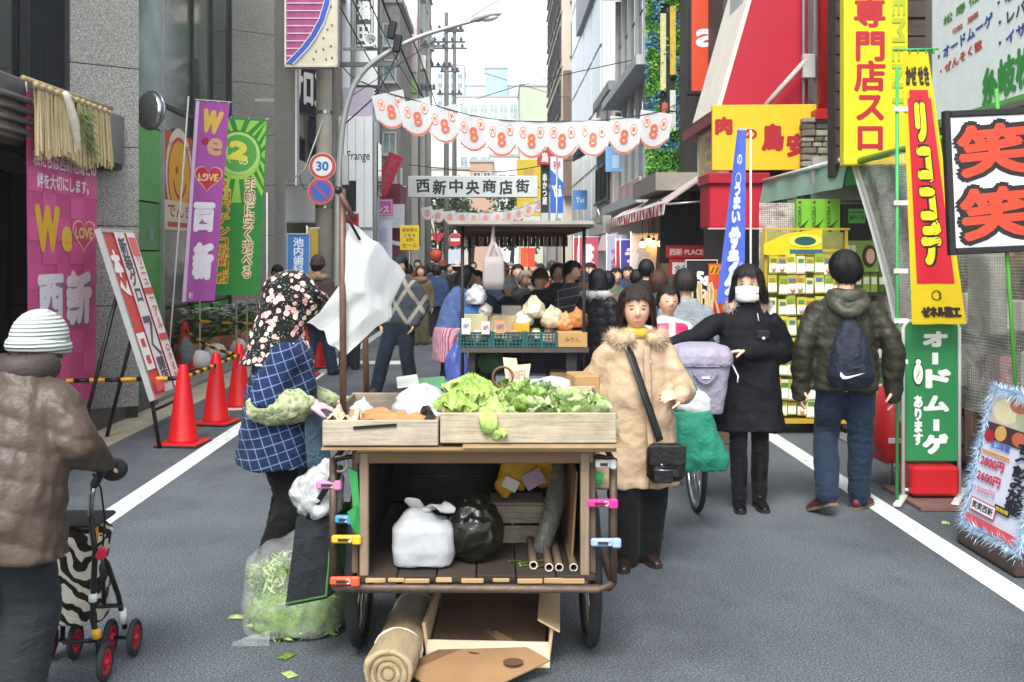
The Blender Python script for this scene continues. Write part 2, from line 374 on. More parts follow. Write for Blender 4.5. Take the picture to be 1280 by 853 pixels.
# ---------------------------------------------------------------- people
SKIN=M('#d3a68a',.55,.06,12,.05,200)
def vl(*a): return Vector(a)
def lerp(a,b,t): return a+(b-a)*t
def plen(tab,z):                       # piecewise-linear table [(z,...)]
    if z<=tab[0][0]: return tab[0][1:]
    for a,b in zip(tab,tab[1:]):
        if z<=b[0]: t=(z-a[0])/(b[0]-a[0]); return tuple(lerp(p,q,t) for p,q in zip(a[1:],b[1:]))
    return tab[-1][1:]
def face_fn(sc):
    def fn(p,d):
        u,w=d.x,d.z; x,y,z=p
        if w<0: k=1-.30*(-w)**1.6; x*=k; y*=1-.10*(-w)
        if w>.2: x*=1+.04*(w-.2)
        if d.y<0:
            y-=sc*.024*math.exp(-(u/.15)**2)*math.exp(-((w+.20)/.12)**2)
            y-=sc*.012*math.exp(-(u/.10)**2)*math.exp(-((w+.02)/.16)**2)
            y+=sc*.011*math.exp(-((abs(u)-.36)/.17)**2)*math.exp(-((w-.03)/.10)**2)
            y-=sc*.006*math.exp(-(u/.26)**2)*(math.exp(-((w+.50)/.05)**2)+math.exp(-((w+.60)/.05)**2))
            y-=sc*.010*math.exp(-(u/.25)**2)*math.exp(-((w+.86)/.12)**2)
        return Vector((x,y,z))
    return fn
def hand(mb,W_,d,nrm,side,curl=.6,s=1.,mat=None,g=1.):
    d=Vector(d).normalized(); nrm=Vector(nrm); nrm=(nrm-d*nrm.dot(d)).normalized(); ac=d.cross(nrm)*side; W_=Vector(W_)
    mb.loft([W_-d*.015*s,W_+d*.02*s,W_+d*.06*s,W_+d*.088*s],[(.024*s*g,.019*s*g),(.034*s*g,.017*s*g),(.040*s*g,.015*s*g),(.038*s*g,.012*s*g)],mat,ac,10)
    for i,L in enumerate((.072,.080,.074,.058)):
        b=W_+d*(.086-.004*abs(i-1.2))*s+ac*(.030-.020*i)*s; a=curl*(.35+.05*i); pts=[b-d*.015*s,b]; 
        for k,(fr,ad) in enumerate(((.45,curl*.75),(.32,curl*.6),(.23,0))):
            b=b+(d*math.cos(a)+nrm*math.sin(a)+ac*(.05-.035*i))*L*fr*s; pts.append(b); a+=ad
        mb.loft(pts,[x*s*g for x in(.0095,.0092,.0085,.0078,.0065)],mat,ac,8)
    b=W_+d*.022*s+ac*.030*s; t1=(d*.65+ac*.72+nrm*.35).normalized(); t2=(d*.85+ac*.25+nrm*(.4+.3*curl)).normalized()
    mb.loft([b-t1*.012*s,b+t1*.032*s,b+t1*.034*s+t2*.026*s,b+t1*.034*s+t2*.048*s],[x*s*g for x in(.014,.011,.0095,.007)],mat,nrm,8)
def hair_mesh(mat,low,front=R(62),fz=.55,flare=.06,thick=.014,seed=0,rx=.088,ry=.109,rz=.128,rough=.006,side_z=None,tuck=0,strands=160):
    """hair shell: low = z of the ends at the back, front = half-width of the face opening, fz = hairline"""
    mb=MB(); nu,nv=60,18; outer=[];inner=[]
    for i in range(nu):
        a=2*PI*i/nu; fa=abs((a+PI)%(2*PI)-PI); t=min(1,max(0,(fa-front)/R(14))); t=t*t*(3-2*t)
        zl=lerp(fz*rz*(1-.16*math.sin(fa*7+seed)),low if side_z is None else lerp(side_z,low,min(1,max(0,(fa-R(80))/R(50)))),t)
        zl+=.008*noise.noise(Vector((math.cos(a)*3,math.sin(a)*3,seed)))
        for j in range(nv+1):
            q=j/nv; ph=PI*.5*min(1,q*1.0); z=rz-(rz-zl)*(1-math.cos(ph)) if zl<rz*.2 else rz-(rz-zl)*(1-math.cos(ph))/(1)
            k=math.sqrt(max(0,1-(z/rz)**2)) if z>0 else 1+flare*(-z/.1)-(.0 if -z<.09 else (-z-.09)*1.2)
            k=math.sqrt(max(0,1-(z*tuck/rz)**2)) if (tuck and z<=0) else max(k,.0); rr=1+rough*10*noise.noise(Vector((math.cos(a)*7,math.sin(a)*7,z*9+seed)))+rough*5*noise.noise(Vector((math.cos(a)*22,math.sin(a)*22,z*7+seed)))
            kk=(k if j else 0)*rr
            outer.append((math.sin(a)*kk*rx,-math.cos(a)*kk*ry,z)); ki=max(0,kk-thick/.09); inner.append((math.sin(a)*ki*rx,-math.cos(a)*ki*ry,z-(.010 if j<nv else 0)))
    w=nv+1; fs=[]; B=len(outer)
    for i in range(nu):
        i2=(i+1)%nu
        for j in range(nv):
            fs.append((i*w+j,i*w+j+1,i2*w+j+1,i2*w+j)); fs.append((B+i*w+j,B+i2*w+j,B+i2*w+j+1,B+i*w+j+1))
        fs.append((i*w+nv,B+i*w+nv,B+i2*w+nv,i2*w+nv))
    mb.add(outer+inner,fs,mat,True)
    rd=random.Random(seed+5)
    for _ in range(strands):                      # loose locks that break the outline
        i=rd.randrange(nu); j0=rd.randrange(0,nv-5); off=rd.uniform(.002,.008); sw=rd.uniform(-.35,.35); pts=[]
        for j in range(j0,nv+1,2):
            v=Vector(outer[int(i+sw*(j-j0))%nu*w+j]); pts.append(v+Vector((v.x,v.y,0)).normalized()*off+Vector((0,0,.003)))
        if len(pts)<3: continue
        e=(pts[-1]-pts[-2]).normalized(); pts.append(pts[-1]+e*rd.uniform(.006,.022)+Vector((pts[-1].x,pts[-1].y,0))*rd.uniform(-.05,.10))
        vs=[]; n_=len(pts)
        for q,p_ in enumerate(pts):
            sd=Vector((-p_.y,p_.x,0)).normalized()*(.0042*(1-(q/(n_-1))**2)+.0006); vs+=[p_-sd,p_+sd]
        mb.add(vs,[(2*q,2*q+1,2*q+3,2*q+2) for q in range(n_-1)],mat,True)
    return mb
def hairmat(col,key=None):
    k='hair_'+col
    if k in MATS: return MATS[k]
    m,n=_new(k,.5,0,.3); c=hx(col); g=n.noise(55,4,n.mp((5,5,.35)),.7); n.col(n.ramp(g,[(.3,tuple(x*.45 for x in c)),(.6,c),(.8,tuple(min(1,x*1.9+.004) for x in c))])); n.bump(g,.7,.006); return m
class Person:
    """joints in fractions of the height; the figure faces -Y, its left is +X"""
    def __init__(s,label,loc,rz,h,pose=None,head=(0,0),headpos=None,lean=(0,0),fg=False,group=None,build=1.,skin=None):
        s.h=h; s.fg=fg; s.b=build; s.skin=skin or SKIN; J={'pelvis':(0,0,.52),'waist':(0,0,.61),'chest':(0,0,.71),'neck':(0,.005,.825)}
        for L,g in(('L',1),('R',-1)):
            J.update({'sh'+L:(g*.097,.005,.790),'el'+L:(g*.132,.02,.630),'wr'+L:(g*.140,-.03,.485),'hp'+L:(g*.048,0,.50),'kn'+L:(g*.055,-.01,.285),'an'+L:(g*.056,.015,.055)})
        if pose: J.update(pose)
        s.lean=lean
        for k in J:
            x,y,z=J[k]
            if k[:2] not in('kn','an','hp') and (pose is None or k not in pose): t=max(0,(z-.5)/.33); x+=lean[0]*t; y+=lean[1]*t
            J[k]=Vector((x,y,z))*h
        s.J=J; s.T=thing('person',label,'person',loc,rz,group)
        hc=Vector(headpos)*h if headpos else J['neck']+Vector((lean[0]*h*.35,lean[1]*h*.35-.018,.100*h+.0))
        s.hc=hc; s.HR=Matrix.Translation(hc)@Euler((head[1],0,head[0])).to_matrix().to_4x4(); s.hs=.92+.08*(h/1.65)
        s.hands={}
    def HT(s): return s.HR@Matrix.Scale(s.hs,4)
    def body(s,hands=None,glove=None):
        J=s.J;h=s.h;m=s.skin; mb=MB(); b=s.b
        mb.loft([J['pelvis']+vl(0,0,-.02),J['waist'],J['chest'],J['neck']+vl(0,0,-.03*h)],[(.085*h,.06*h),(.075*h,.055*h),(.088*h,.06*h),(.045*h,.04*h)],m,n=12)
        mb.loft([J['neck']+vl(0,0,-.04*h),J['neck'],s.hc+s.HR.to_3x3()@vl(0,.015,-.05)],[.040*h,.033*h,.032*h],m,n=10)
        fn=face_fn(1); mb.ball((0,0,0),(.076,.096,.117),m,36,28,fn,s.HT())
        for g in(1,-1): mb.ball((g*.074,.008,-.008),(.009,.018,.03),m,8,6,None,s.HT())
        for L,g in(('L',1),('R',-1)):
            mb.limb([J['sh'+L]+vl(0,0,-.04*h),J['el'+L],J['wr'+L]],[.019*h,.023*h,.0155*h],m,10)
            mb.limb([J['hp'+L],J['kn'+L],J['an'+L]],[.050*h,.034*h,.024*h],m,10)
            hd=(hands or {}).get(L)
            d=(J['wr'+L]-J['el'+L]); d.normalize(); q=dict(d=d,n=vl(-g,0,0)+vl(0,-.3,0),curl=.5); q.update(hd or {})
            # thumb leads forward for a hanging hand
            hand(mb,J['wr'+L],q['d'],q['n'],q.get('side',g if True else 1),q['curl'],h/1.62,m)
        out=fuse(mb,.0058 if s.fg else .012,m,1); out.build('body',s.T)
        if 1:
            T=s.HT(); dk=M('#17110f',.25)
            for g in(1,-1):
                e=MB(); e.ball((g*.031,-.0815,.004),(.0108,.006,.0040),dk,8,6,None,T); e.build('eye',s.T)
                if s.fg:
                    e=MB(); e.loft([(g*.018,-.088,.022),(g*.031,-.0885,.026),(g*.047,-.079,.021)],[(.0022,.0015)]*3,M('#4a372c',.7),n=6,T=T); e.build('eyebrow',s.T)
            e=MB(); lp=M('#b3766a',.5); e.loft([(-.022,-.083,-.058),(-.008,-.0895,-.0565),(0,-.09,-.058),(.008,-.0895,-.0565),(.022,-.083,-.058)],[(.0015,.002),(.004,.005),(.004,.0045),(.004,.005),(.0015,.002)],lp,(0,0,1),8,T=T); e.build('mouth',s.T)
        return s
    def hair(s,col,low,**k):
        k.setdefault('strands',520 if s.fg else 160)
        mb=hair_mesh(hairmat(col),low,**k); mb.xf(s.HT()); return mb.build('hair',s.T)
    def fold(s,amp,puff=0,sp=.09,seed=0,chev=0):
        def fn(p):
            d=amp*(noise.noise(p*5+vl(seed,0,0))+.5*noise.noise(vl(p.x*14,p.y*14,p.z*8+seed))+1.7*(.2-abs(noise.noise(vl(p.x*6+p.z*5,p.y*6-p.z*4,p.z*7+seed))))+.9*(.18-abs(noise.noise(vl(p.x*13-p.z*5,p.y*13+seed,p.z*15)))))
            if puff:
                q=(p.z+chev*abs(p.x+.03)+.03*noise.noise(p*4+vl(0,seed,0)))/sp; q=q-math.floor(q); d+=puff*(abs(math.sin(PI*q))**.55-.75)+puff*.5*noise.noise(vl(p.x*34,p.y*34,p.z*16))
            return d
        return fn
    def torso(s,mb,mat,rings,n=20,pw=.9):
        """rings (z fraction, rx, ry, dy) from hem to collar; follow the lean"""
        J=s.J;h=s.h; C=[];Q=[]
        tab=[(J['pelvis'].z-1,J['pelvis'].x,J['pelvis'].y),(J['pelvis'].z,J['pelvis'].x,J['pelvis'].y),(J['waist'].z,J['waist'].x,J['waist'].y),(J['chest'].z,J['chest'].x,J['chest'].y),(J['neck'].z,J['neck'].x,J['neck'].y)]
        for z,rx,ry,dy in rings: x,y=plen(tab,z*h); C.append((x,y+dy*h,z*h)); Q.append((rx*h*s.b,ry*h*s.b))
        C,Q=spline(C,Q,3); mb.loft(C,Q,mat,n=n,dome=False,flat=True,pw=pw)
    def coat(s,mat,hem=.36,w=(.135,.118,.115,.122),sleeve=(.047,.043,.034),cuff=.0,fold=.006,puff=0,sp=.09,name='coat',collar=.06,d=.62,voxel=None,seed=1,short=0,flare=0,chev=0):
        J=s.J;h=s.h; mb=MB(); hw,ww,cw,sw=w
        s.torso(mb,mat,[(hem,hw,hw*d,0),(lerp(hem,.6,.5),lerp(hw,ww,.5),ww*d*1.02,0),(.61,ww,ww*d,0),(.70,cw,cw*d*1.02,0),(.77,sw*.98,cw*d*.92,0),(.805,sw*.72,cw*d*.74,.002),(.83,collar,collar*.92,.002),(.85,collar*.85,collar*.8,0)])
        for L,g in(('L',1),('R',-1)):
            w_=J['wr'+L]; e=J['el'+L]; dn=(w_-e).normalized(); end=w_+dn*cuff*h
            if short: end=e
            mb.limb([J['sh'+L]+vl(-g*.03*h,0,-.018*h),J['sh'+L]+vl(g*.002*h,0,-.026*h),(J['sh'+L]+e)/2,e,(e+end)/2,end],[sleeve[0]*h*.9,sleeve[0]*h,sleeve[0]*h*.97,sleeve[1]*h,(sleeve[1]+sleeve[2])/2*h,sleeve[2]*h],mat,14)
        out=fuse(mb,voxel or(.0105 if s.fg else .022),mat,2,s.fold(fold,puff,sp,seed,chev)); return out.build(name,s.T)
    def pants(s,mat,r=(.060,.047,.040),fold=.004,name='trousers',cuff=.03,seat=True,boot=0,seed=4):
        J=s.J;h=s.h; mb=MB()
        for L,g in(('L',1),('R',-1)):
            a=J['an'+L]; kn=J['kn'+L]; end=a+vl(0,0,(cuff-.055)*h) if not boot else lerp(kn,a,boot)
            mb.limb([J['hp'+L]+vl(0,0,.03*h),lerp(J['hp'+L],kn,.5),kn,lerp(kn,end,.5),end],[r[0]*h,(r[0]+r[1])/2*h,r[1]*h,(r[1]+r[2])/2*h*1.02,r[2]*h],mat,14)
        if seat: s.torso(mb,mat,[(.47,.085,.062,0),(.53,.1,.068,0),(.59,.09,.06,0)])
        def fn(p):
            d=fold*(noise.noise(p*7+vl(seed,0,0))+1.5*(.2-abs(noise.noise(vl(p.x*9+p.z*4,p.y*9-p.z*3,p.z*8+seed))))+.8*(.18-abs(noise.noise(vl(p.x*16,p.y*16,p.z*19-seed)))))
            for L in 'LR':
                q=(p.z-J['kn'+L].z)/(.08*h); e=(p.z-.08*h)/(.06*h)
                d+=fold*.6*math.exp(-q*q)*noise.noise(vl(p.x*9,p.y*9,p.z*38))+fold*.7*math.exp(-e*e)*noise.noise(vl(p.x*10,p.y*10,p.z*45+3))
            return d
        out=fuse(mb,.010 if s.fg else .02,mat,2,fn); return out.build(name,s.T)
    def shoes(s,mat,sole=None,boot=0,yaw=(0,0),r=.040,pitch=(0,0),name=None):
        J=s.J;h=s.h
        for i,(L,g) in enumerate((('L',1),('R',-1))):
            mb=MB(); a=J['an'+L]; T=Matrix.Translation((a.x,a.y,a.z-.055*h+ .0))@Euler((pitch[i],0,yaw[i])).to_matrix().to_4x4(); k=h/1.65
            C=[(0,.055*k,.04*k),(0,.03*k,.045*k),(0,-.03*k,.045*k),(0,-.09*k,.036*k),(0,-.145*k,.028*k),(0,-.175*k,.022*k)]; Q=[(.028*k,.034*k),(.034*k,.042*k),(.036*k,.044*k),(.041*k,.034*k),(.039*k,.026*k),(.026*k,.018*k)]
            up=MB(); up.loft(C,Q,mat,(1,0,0),12,T=T)
            up.loft([(0,.012*k,.05*k),(0,.01*k,.09*k)],[.036*k,.037*k],mat,n=12,T=T)
            if boot:
                up=fuse(up,.009,mat,1); top=lerp(J['an'+L],J['kn'+L],boot); up.limb([a+vl(0,0,.0),lerp(a,top,.5),top],[r*h*.83,r*h*.98,r*h],mat,14)
                up=fuse(up,.009,mat,2,s.fold(.003,0,.09,7))
            o=up.build(name or('boot' if boot else 'shoe'),s.T)
            sm=MB(); so=[(.03,.075),(.036,.03),(.033,-.04),(.043,-.09),(.040,-.15),(.02,-.19),(-.02,-.19),(-.040,-.15),(-.043,-.09),(-.033,-.04),(-.036,.03),(-.03,.075)]
            sm.prism([(x*k,y*k) for x,y in so][::-1],.002,.02*k,sole or M('#1a1816',.8),T,'Z'); sm.build('sole',o)
    def hat(s,mat,kind='beanie',brim=None):
        T=s.HT(); mb=MB()
        if kind=='beanie':
            def fn(p,d): return p*(1+.02*noise.noise(d*6)) if d.z>-.25 else Vector((p.x*1.02,p.y*1.02,-.25*.13))
            mb.ball((0,.006,.035),(.096,.116,.115),mat,28,18,fn,T); mb.torus((0,.006,.012),.092,.016,mat,28,8,T=T@Matrix.Diagonal((1,1.18,1,1)),ry=.026)
        if kind=='cap':
            mb.ball((0,.004,.045),(.086,.108,.085),mat,24,12,lambda p,d:p if d.z>-.1 else Vector((p.x,p.y,-.02)),T)
            mb.add([Vector((x*(1-.0),y,z)) for x,y,z in [(-.07,-.07,.03),(-.05,-.16,.018),(0,-.178,.016),(.05,-.16,.018),(.07,-.07,.03),(-.07,-.07,.038),(-.05,-.16,.024),(0,-.178,.022),(.05,-.16,.024),(.07,-.07,.038)]],[(0,1,2,3,4),(9,8,7,6,5),(0,5,6,1),(1,6,7,2),(2,7,8,3),(3,8,9,4)],mat,False,T)
        if kind=='brim':
            mb.ball((0,.004,.05),(.088,.108,.085),mat,24,12,lambda p,d:p if d.z>-.1 else Vector((p.x,p.y,-.02)),T)
            mb.lathe([(.08,.05),(.15,.022),(.15,.017),(.08,.042)],mat,24,T=T@Matrix.Diagonal((1,1.15,1,1)))
        return mb.build('hat',s.T)
# ---------------------------------------------------------------- building and sign helpers
def local(mb,parent):
    T=Matrix.Translation(parent.location)@parent.rotation_euler.to_matrix().to_4x4(); mb.xf(T.inverted()); return mb
def part(mb,name,parent,kind=None): return local(mb,parent).build(name,parent,kind)
def colr(c): return M(c,.5,.05,9) if isinstance(c,str) else c
def polar(mb,pts,cx,cz,y,wf,m):
    n=len(pts); vs=[wf(Vector((cx,y,cz)))]+[wf(Vector((cx+p[0]*f,y,cz+p[1]*f))) for f in(.33,.66,1) for p in pts]
    fs=[(0,1+j,1+(j+1)%n) for j in range(n)]+[(1+r*n+j,1+(r+1)*n+j,1+(r+1)*n+(j+1)%n,1+r*n+(j+1)%n) for r in(0,1) for j in range(n)]
    mb.add(vs,fs,m)
def prints(mb,items,w,h,y=-.003,warp=None,dy=.0004):
    """flat print on a sign: text, rectangles, discs, polygons, each a thin layer over the one before"""
    wf=warp or (lambda p:p)
    i=0
    for it in items:
        k=it[0]; i+=0 if k=='k' else 1; yy=y-i*dy
        if k=='k': k='r'; it=('r',*it[1:])
        if k=='t':
            _,s,u,v,tw,th,c=it[:7]; o=it[7] if len(it)>7 else {}
            mb.text(s,(u-.5)*w,v*h,tw*w,th*h,colr(c),yy,o.get('b',.03),None,o.get('v',False),warp,o.get('r',0),o.get('keep',False))
        elif k=='r':
            _,u,v,rw,rh,c=it; n=(10,20) if warp else (1,1)
            mb.grid(lambda a,b:wf(Vector(((u-.5+(a-.5)*rw)*w,yy,(v+(b-.5)*rh)*h))),n[0],n[1],colr(c))
        elif k in('c','e'):
            if k=='c': _,u,v,r,c=it; a=b=r*w
            else: _,u,v,ra,rb,c=it; a=ra*w;b=rb*h
            polar(mb,[(a*math.cos(2*PI*j/28),b*math.sin(2*PI*j/28)) for j in range(28)],(u-.5)*w,v*h,yy,wf,colr(c))
        elif k=='h':
            _,u,v,ra,rb,c=it; polar(mb,[(ra*w*math.sin(t)**3,rb*h*(13*math.cos(t)-5*math.cos(2*t)-2*math.cos(3*t)-math.cos(4*t))/16) for t in np.linspace(0,2*PI,32,endpoint=False)],(u-.5)*w,v*h,yy,wf,colr(c))
        elif k=='ring':
            _,u,v,r,r2,c,a0,a1=it; q=[a0+(a1-a0)*j/24 for j in range(25)]
            vs=[wf(Vector(((u-.5)*w+rr*w*math.cos(a),yy,v*h+rr*w*math.sin(a)))) for rr in(r2,r) for a in q]
            mb.add(vs,[(j,j+1,26+j,25+j) for j in range(24)],colr(c))
        elif k=='p':
            _,pts,c=it; mb.add([wf(Vector(((u-.5)*w,yy,v*h))) for u,v in pts],[tuple(range(len(pts)))],colr(c))
def sign(name,label,cat,rect,Z,bg,items=(),t=.05,frame=None,rz=0,size=None,loc=None,group=None,fw=.03,post=None,cyl=None):
    if rect: x0,y0,x1,y1=rect; w,h=(x1-x0)*Z/FPX,(y1-y0)*Z/FPX; loc=((px((x0+x1)/2,Z)),Z,pz(y1,Z))
    if size: w,h=size
    T=thing(name,label,cat,loc,rz,group); mb=MB(); mb.box((0,t/2,h/2),(w,t,h),colr(bg),bev=.006); mb.build('panel',T)
    if items: mb=MB(); prints(mb,items,w,h); mb.build('print',T)
    if frame:
        mb=MB(); f=fw; m=colr(frame)
        for sx in(-1,1): mb.box((sx*(w/2+f/2-.002),t/2-.004,h/2),(f,t+.02,h+2*f),m,bev=.005)
        for zz in(-f/2+.002,h+f/2-.002): mb.box((0,t/2-.004,zz),(w-.006,t+.018,f),m,bev=.005)
        mb.build('frame',T)
    if post:
        mb=MB()
        for a,b,r in post: mb.tube([a,b],r,M('#8d8f8f',.4,metal=.6),8)
        mb.build('bracket',T)
    return T
def flag(name,label,cat,loc,w,h,bg,items,rz=0,group=None,pole=None,polecol='#e8e8e4',wave=(.014,3.,.0),top=1.,bot=1.,lean=0,ph=0,arm=True,polex=None,zb=None,both=True):
    """nobori: cloth on a pole with a cross bar; loc = foot of the pole, cloth from zb up"""
    T=thing(name,label,cat,loc,rz,group); zb=zb or 0
    def warp(p):
        q=p.z/h; k=lerp(bot,top,q); x=p.x*k+lean*(1-q); y=p.y+wave[0]*math.sin(p.x/w*wave[1]+q*2.2+ph)*(1.15-q*.6)+wave[2]*(1-q)+.4*wave[0]*math.sin(p.x/w*9+q*3+ph*2)*(1-q)
        return Vector((x,y,p.z+zb-.02*abs(math.sin(p.x/w*5+ph))*(1-q)*h*.1))
    mb=MB(); c=M(bg,.75,.07,7,trans=.22,bump=.15,bs=30); mb.grid(lambda a,b:warp(Vector(((a-.5)*w,0,b*h))),28,44,c); mb.build('cloth',T)
    if items: mb=MB(); prints(mb,items,w,h,-.004,warp,.0003); mb.build('print',T)
    mb=MB(); x=-w/2*top-.012 if polex is None else polex; m=M(polecol,.4); H_=pole or zb+h+.06; tl=lean*(-zb/h) if 0 else 0
    mb.tube([(x-(.0),.01,0),(x,.01,H_)],.012,m,8); mb.build('pole',T)
    if arm:
        mb=MB(); mb.tube([(x,.01,zb+h+.015),(w/2*top+.03,.01,zb+h+.02)],.007,m,6)
        for i in range(4):
            u=(i/3-.5)*w*.96*top; mb.torus((u,.008,zb+h+.004),.016,.004,m,8,5,'X')
        mb.build('cross_bar',T)
    return T
GL=dict()
def windows(parent,face,plane,a0,a1,z0,z1,cols,rows,gl,fr,gw=.78,gh=.62,depth=.08,name='window',sill=True):
    """a grid of windows on a wall: face 'S+' looks to +X, 'S-' to -X, 'F' to the camera; each window is frame + pane + sill"""
    cw,ch=(a1-a0)/cols,(z1-z0)/rows; w,h=cw*gw,ch*gh; key=(round(w,3),round(h,3),gl.name,fr.name,sill,parent.name); e=.05
    if key not in GL:
        mb=MB()
        for sx in(-1,1): mb.box((sx*(w/2-e/2),-.02,0),(e,.07,h),fr)
        for sz in(-1,1): mb.box((0,-.02,sz*(h/2-e/2)),(w-2*e,.068,e),fr)
        mb.box((0,-.017,0),(.035,.05,h-2*e),fr)
        if sill: mb.box((0,-.05,-h/2-.03),(w+.1,.13,.06),fr)
        p=MB(); p.box((0,.0,0),(w-2*e,.02,h-2*e),gl)
        GL[key]=(mb,p,[None,None])
    mb,p,ms=GL[key]
    for i in range(cols):
        for j in range(rows):
            a=a0+(i+.5)*cw; z=z0+(j+.5)*ch
            if face=='F': loc=Vector((a,plane,z)); rz=0
            elif face=='S+': loc=Vector((plane,a,z)); rz=PI/2
            else: loc=Vector((plane,a,z)); rz=-PI/2
            if ms[0] is None: o=mb.build(name,parent); q=p.build('pane',o); ms[0]=o.data; ms[1]=q.data
            else:
                o=bpy.data.objects.new(name,ms[0]); COL.objects.link(o); o.parent=parent; q=bpy.data.objects.new('pane',ms[1]); COL.objects.link(q); q.parent=o
            o.location=loc-parent.location; o.rotation_euler=(0,0,rz)
def building(name,label,x0,x1,y0,y1,h,wall,wins=(),roof=True,cat='building',z0=0):
    T=thing(name,label,cat,((x0+x1)/2,y0,z0)); mb=MB(); mb.box(((x0+x1)/2,(y0+y1)/2,(h+z0)/2),(x1-x0,y1-y0,h-z0),wall); part(mb,'wall',T)
    if roof: mb=MB(); mb.box(((x0+x1)/2,(y0+y1)/2,h+.12),(x1-x0+.2,y1-y0+.2,.24),M('#9a9a96',.7)); part(mb,'parapet',T)
    for q in wins: windows(T,*q)
    return T
ASPH=mat_asphalt(); PAINT=mat_paint(); GRAN=mat_granite(); GRAN2=mat_granite('granite_warm','#3d3831','#86807a','#a8a29a',60)
STEEL=M('#9a9da0',.25,.1,4,metal=.85); BLACK=M('#121212',.45,.2); DARKM=M('#1d1e20',.4,.2,metal=.3); ALU=M('#b9bbbb',.35,.08,metal=.6); WHITE=M('#d8d8d4',.5,.06); CONC=M('#8d8a80',.85,.16,5,.35,40)
DGL=mat_glass('dark_glass'); BGL=mat_glass('blue_glass','#5f7a88'); LGL=mat_glass('pale_glass','#8fa0a0'); FRW=M('#c9cac6',.45); FRD=M('#2c2d2e',.4)
# ---------------------------------------------------------------- ground
g=MB(); g.grid(lambda a,b:(lerp(-60,60,a),lerp(-8,420,b),0),12,40,ASPH,False); struct(g,'road')
g=MB()
for X in(-2.44,2.53): g.grid(lambda a,b:(X+(a-.5)*.16,lerp(1,70,b),.004),1,60,PAINT,False)
for (a,b,c,d) in((-2.3,12.25,-.95,12.7),(-2.35,16.4,-1.35,16.95),(1.0,16.4,2.2,16.95)): g.quad((a,b,.004),(c,b,.004),(c,d,.004),(a,d,.004),PAINT)
struct(g,'road_line')
g=MB(); g.box((-3.55,17,-.02),(.42,30,.048),M('#a39b86',.85,.15,4,.3,50)); struct(g,'gutter')
g=MB(); g.box((-3.9,17,.02),(.28,30,.06),M('#8f8a80',.85,.15,4,.3,50)); struct(g,'kerb')
g=MB(); g.box((6.2,30,.0),(6.2,46,.03),M('#6b6a66',.8,.2,3,.3,50)); struct(g,'shop_floor')
# ---------------------------------------------------------------- left: granite corner building with entrance canopy
B=thing('granite_building','tall grey granite office building with glass front and steel entrance canopy','building',(-4.6,10.6,0))
def stone_col(foot,zs):
    for a,b in zip(zs,zs[1:]):
        mb=MB(); mb.prism(foot,a+.004,b-.006,GRAN,None,'Z'); part(mb,'stone_panel',B)
    cx=sum(p[0] for p in foot)/len(foot); cy=sum(p[1] for p in foot)/len(foot); mb=MB(); mb.prism([(cx+(p[0]-cx)*.97,cy+(p[1]-cy)*.97) for p in foot],0,zs[-1],M('#23221f',.8),None,'Z'); part(mb,'pillar_core',B)
zs=[-.0+.35+.8*i for i in range(13)]; zs[0]=.12
stone_col([(-4.20,10.55),(-3.62,11.0),(-3.96,11.95),(-4.20,11.95)],zs)
stone_col([(-5.27,21.14),(-4.42,21.77),(-5.02,24.5),(-5.27,24.5)],[max(.05,1.65+(z+.02-1.65)*1.262) for z in zs])
mb=MB(); mb.box((-8.9,17.6,7),(7,13.4,14),M('#55534e',.8)); mb.box((-8.2,7.7,7),(7,6.4,14),M('#55534e',.8)); part(mb,'wall',B)
# glass front between and beside the pillars
def pane(y0,y1,z0,z1,m,X=-4.12,name='glass_panel',t=.03):
    mb=MB(); mb.box((X,(y0+y1)/2,(z0+z1)/2),(t,y1-y0,z1-z0),m); return part(mb,name,B)
def gp_(y0,y1,z0,z1,m): pane(y0*1.262,y1*1.262,max(.04,1.65+(z0-1.65)*1.262),1.65+(z1-1.65)*1.262,m,-5.2)
GG=mat_glass('green_pale_glass','#7d968c',.12); GD=mat_glass('green_dark_glass','#5a675e',.08); GR=M('#3f9a3c',.3); GR2=M('#51b845',.35)
gp_(11.95,13.3,3.2,9.9,GG); gp_(11.95,13.3,2.3,3.18,M('#53b04c',.3)); gp_(11.95,13.3,1.72,2.28,M('#3f9a4a',.3)); gp_(11.95,13.3,.35,1.7,M('#55b548',.35)); 
for (a,b) in((13.34,14.6),(14.66,15.6),(15.66,16.7)):
    gp_(a,b,3.55,6.2,GD); gp_(a,b,6.26,9.9,GD); gp_(a,b,1.0,3.5,GD)
    gp_(a,b,.5,.98,GR2 if a>14 else M('#6e6250',.6))
mb=MB()
for y in(11.93,13.32,14.63,15.63,16.72): mb.box((-5.17,y*1.262,6),(.07,.06,11.9),ALU if y<13.4 else FRD)
for z in(4.01,7.43): mb.box((-5.175,18.93,z),(.06,4.3,.06),FRD)
part(mb,'mullion',B)
for y in(12.2,12.9,14.9): mb=MB(); mb.text('❄',0,0,.2,.2,M('#a9c6dc',.4),T=Matrix.Translation((-5.16,y*1.262,1.97-.15*(y>13)))@Matrix.Rotation(PI/2,4,'Z'),bold=0); part(mb,'snowflake_sticker',B)
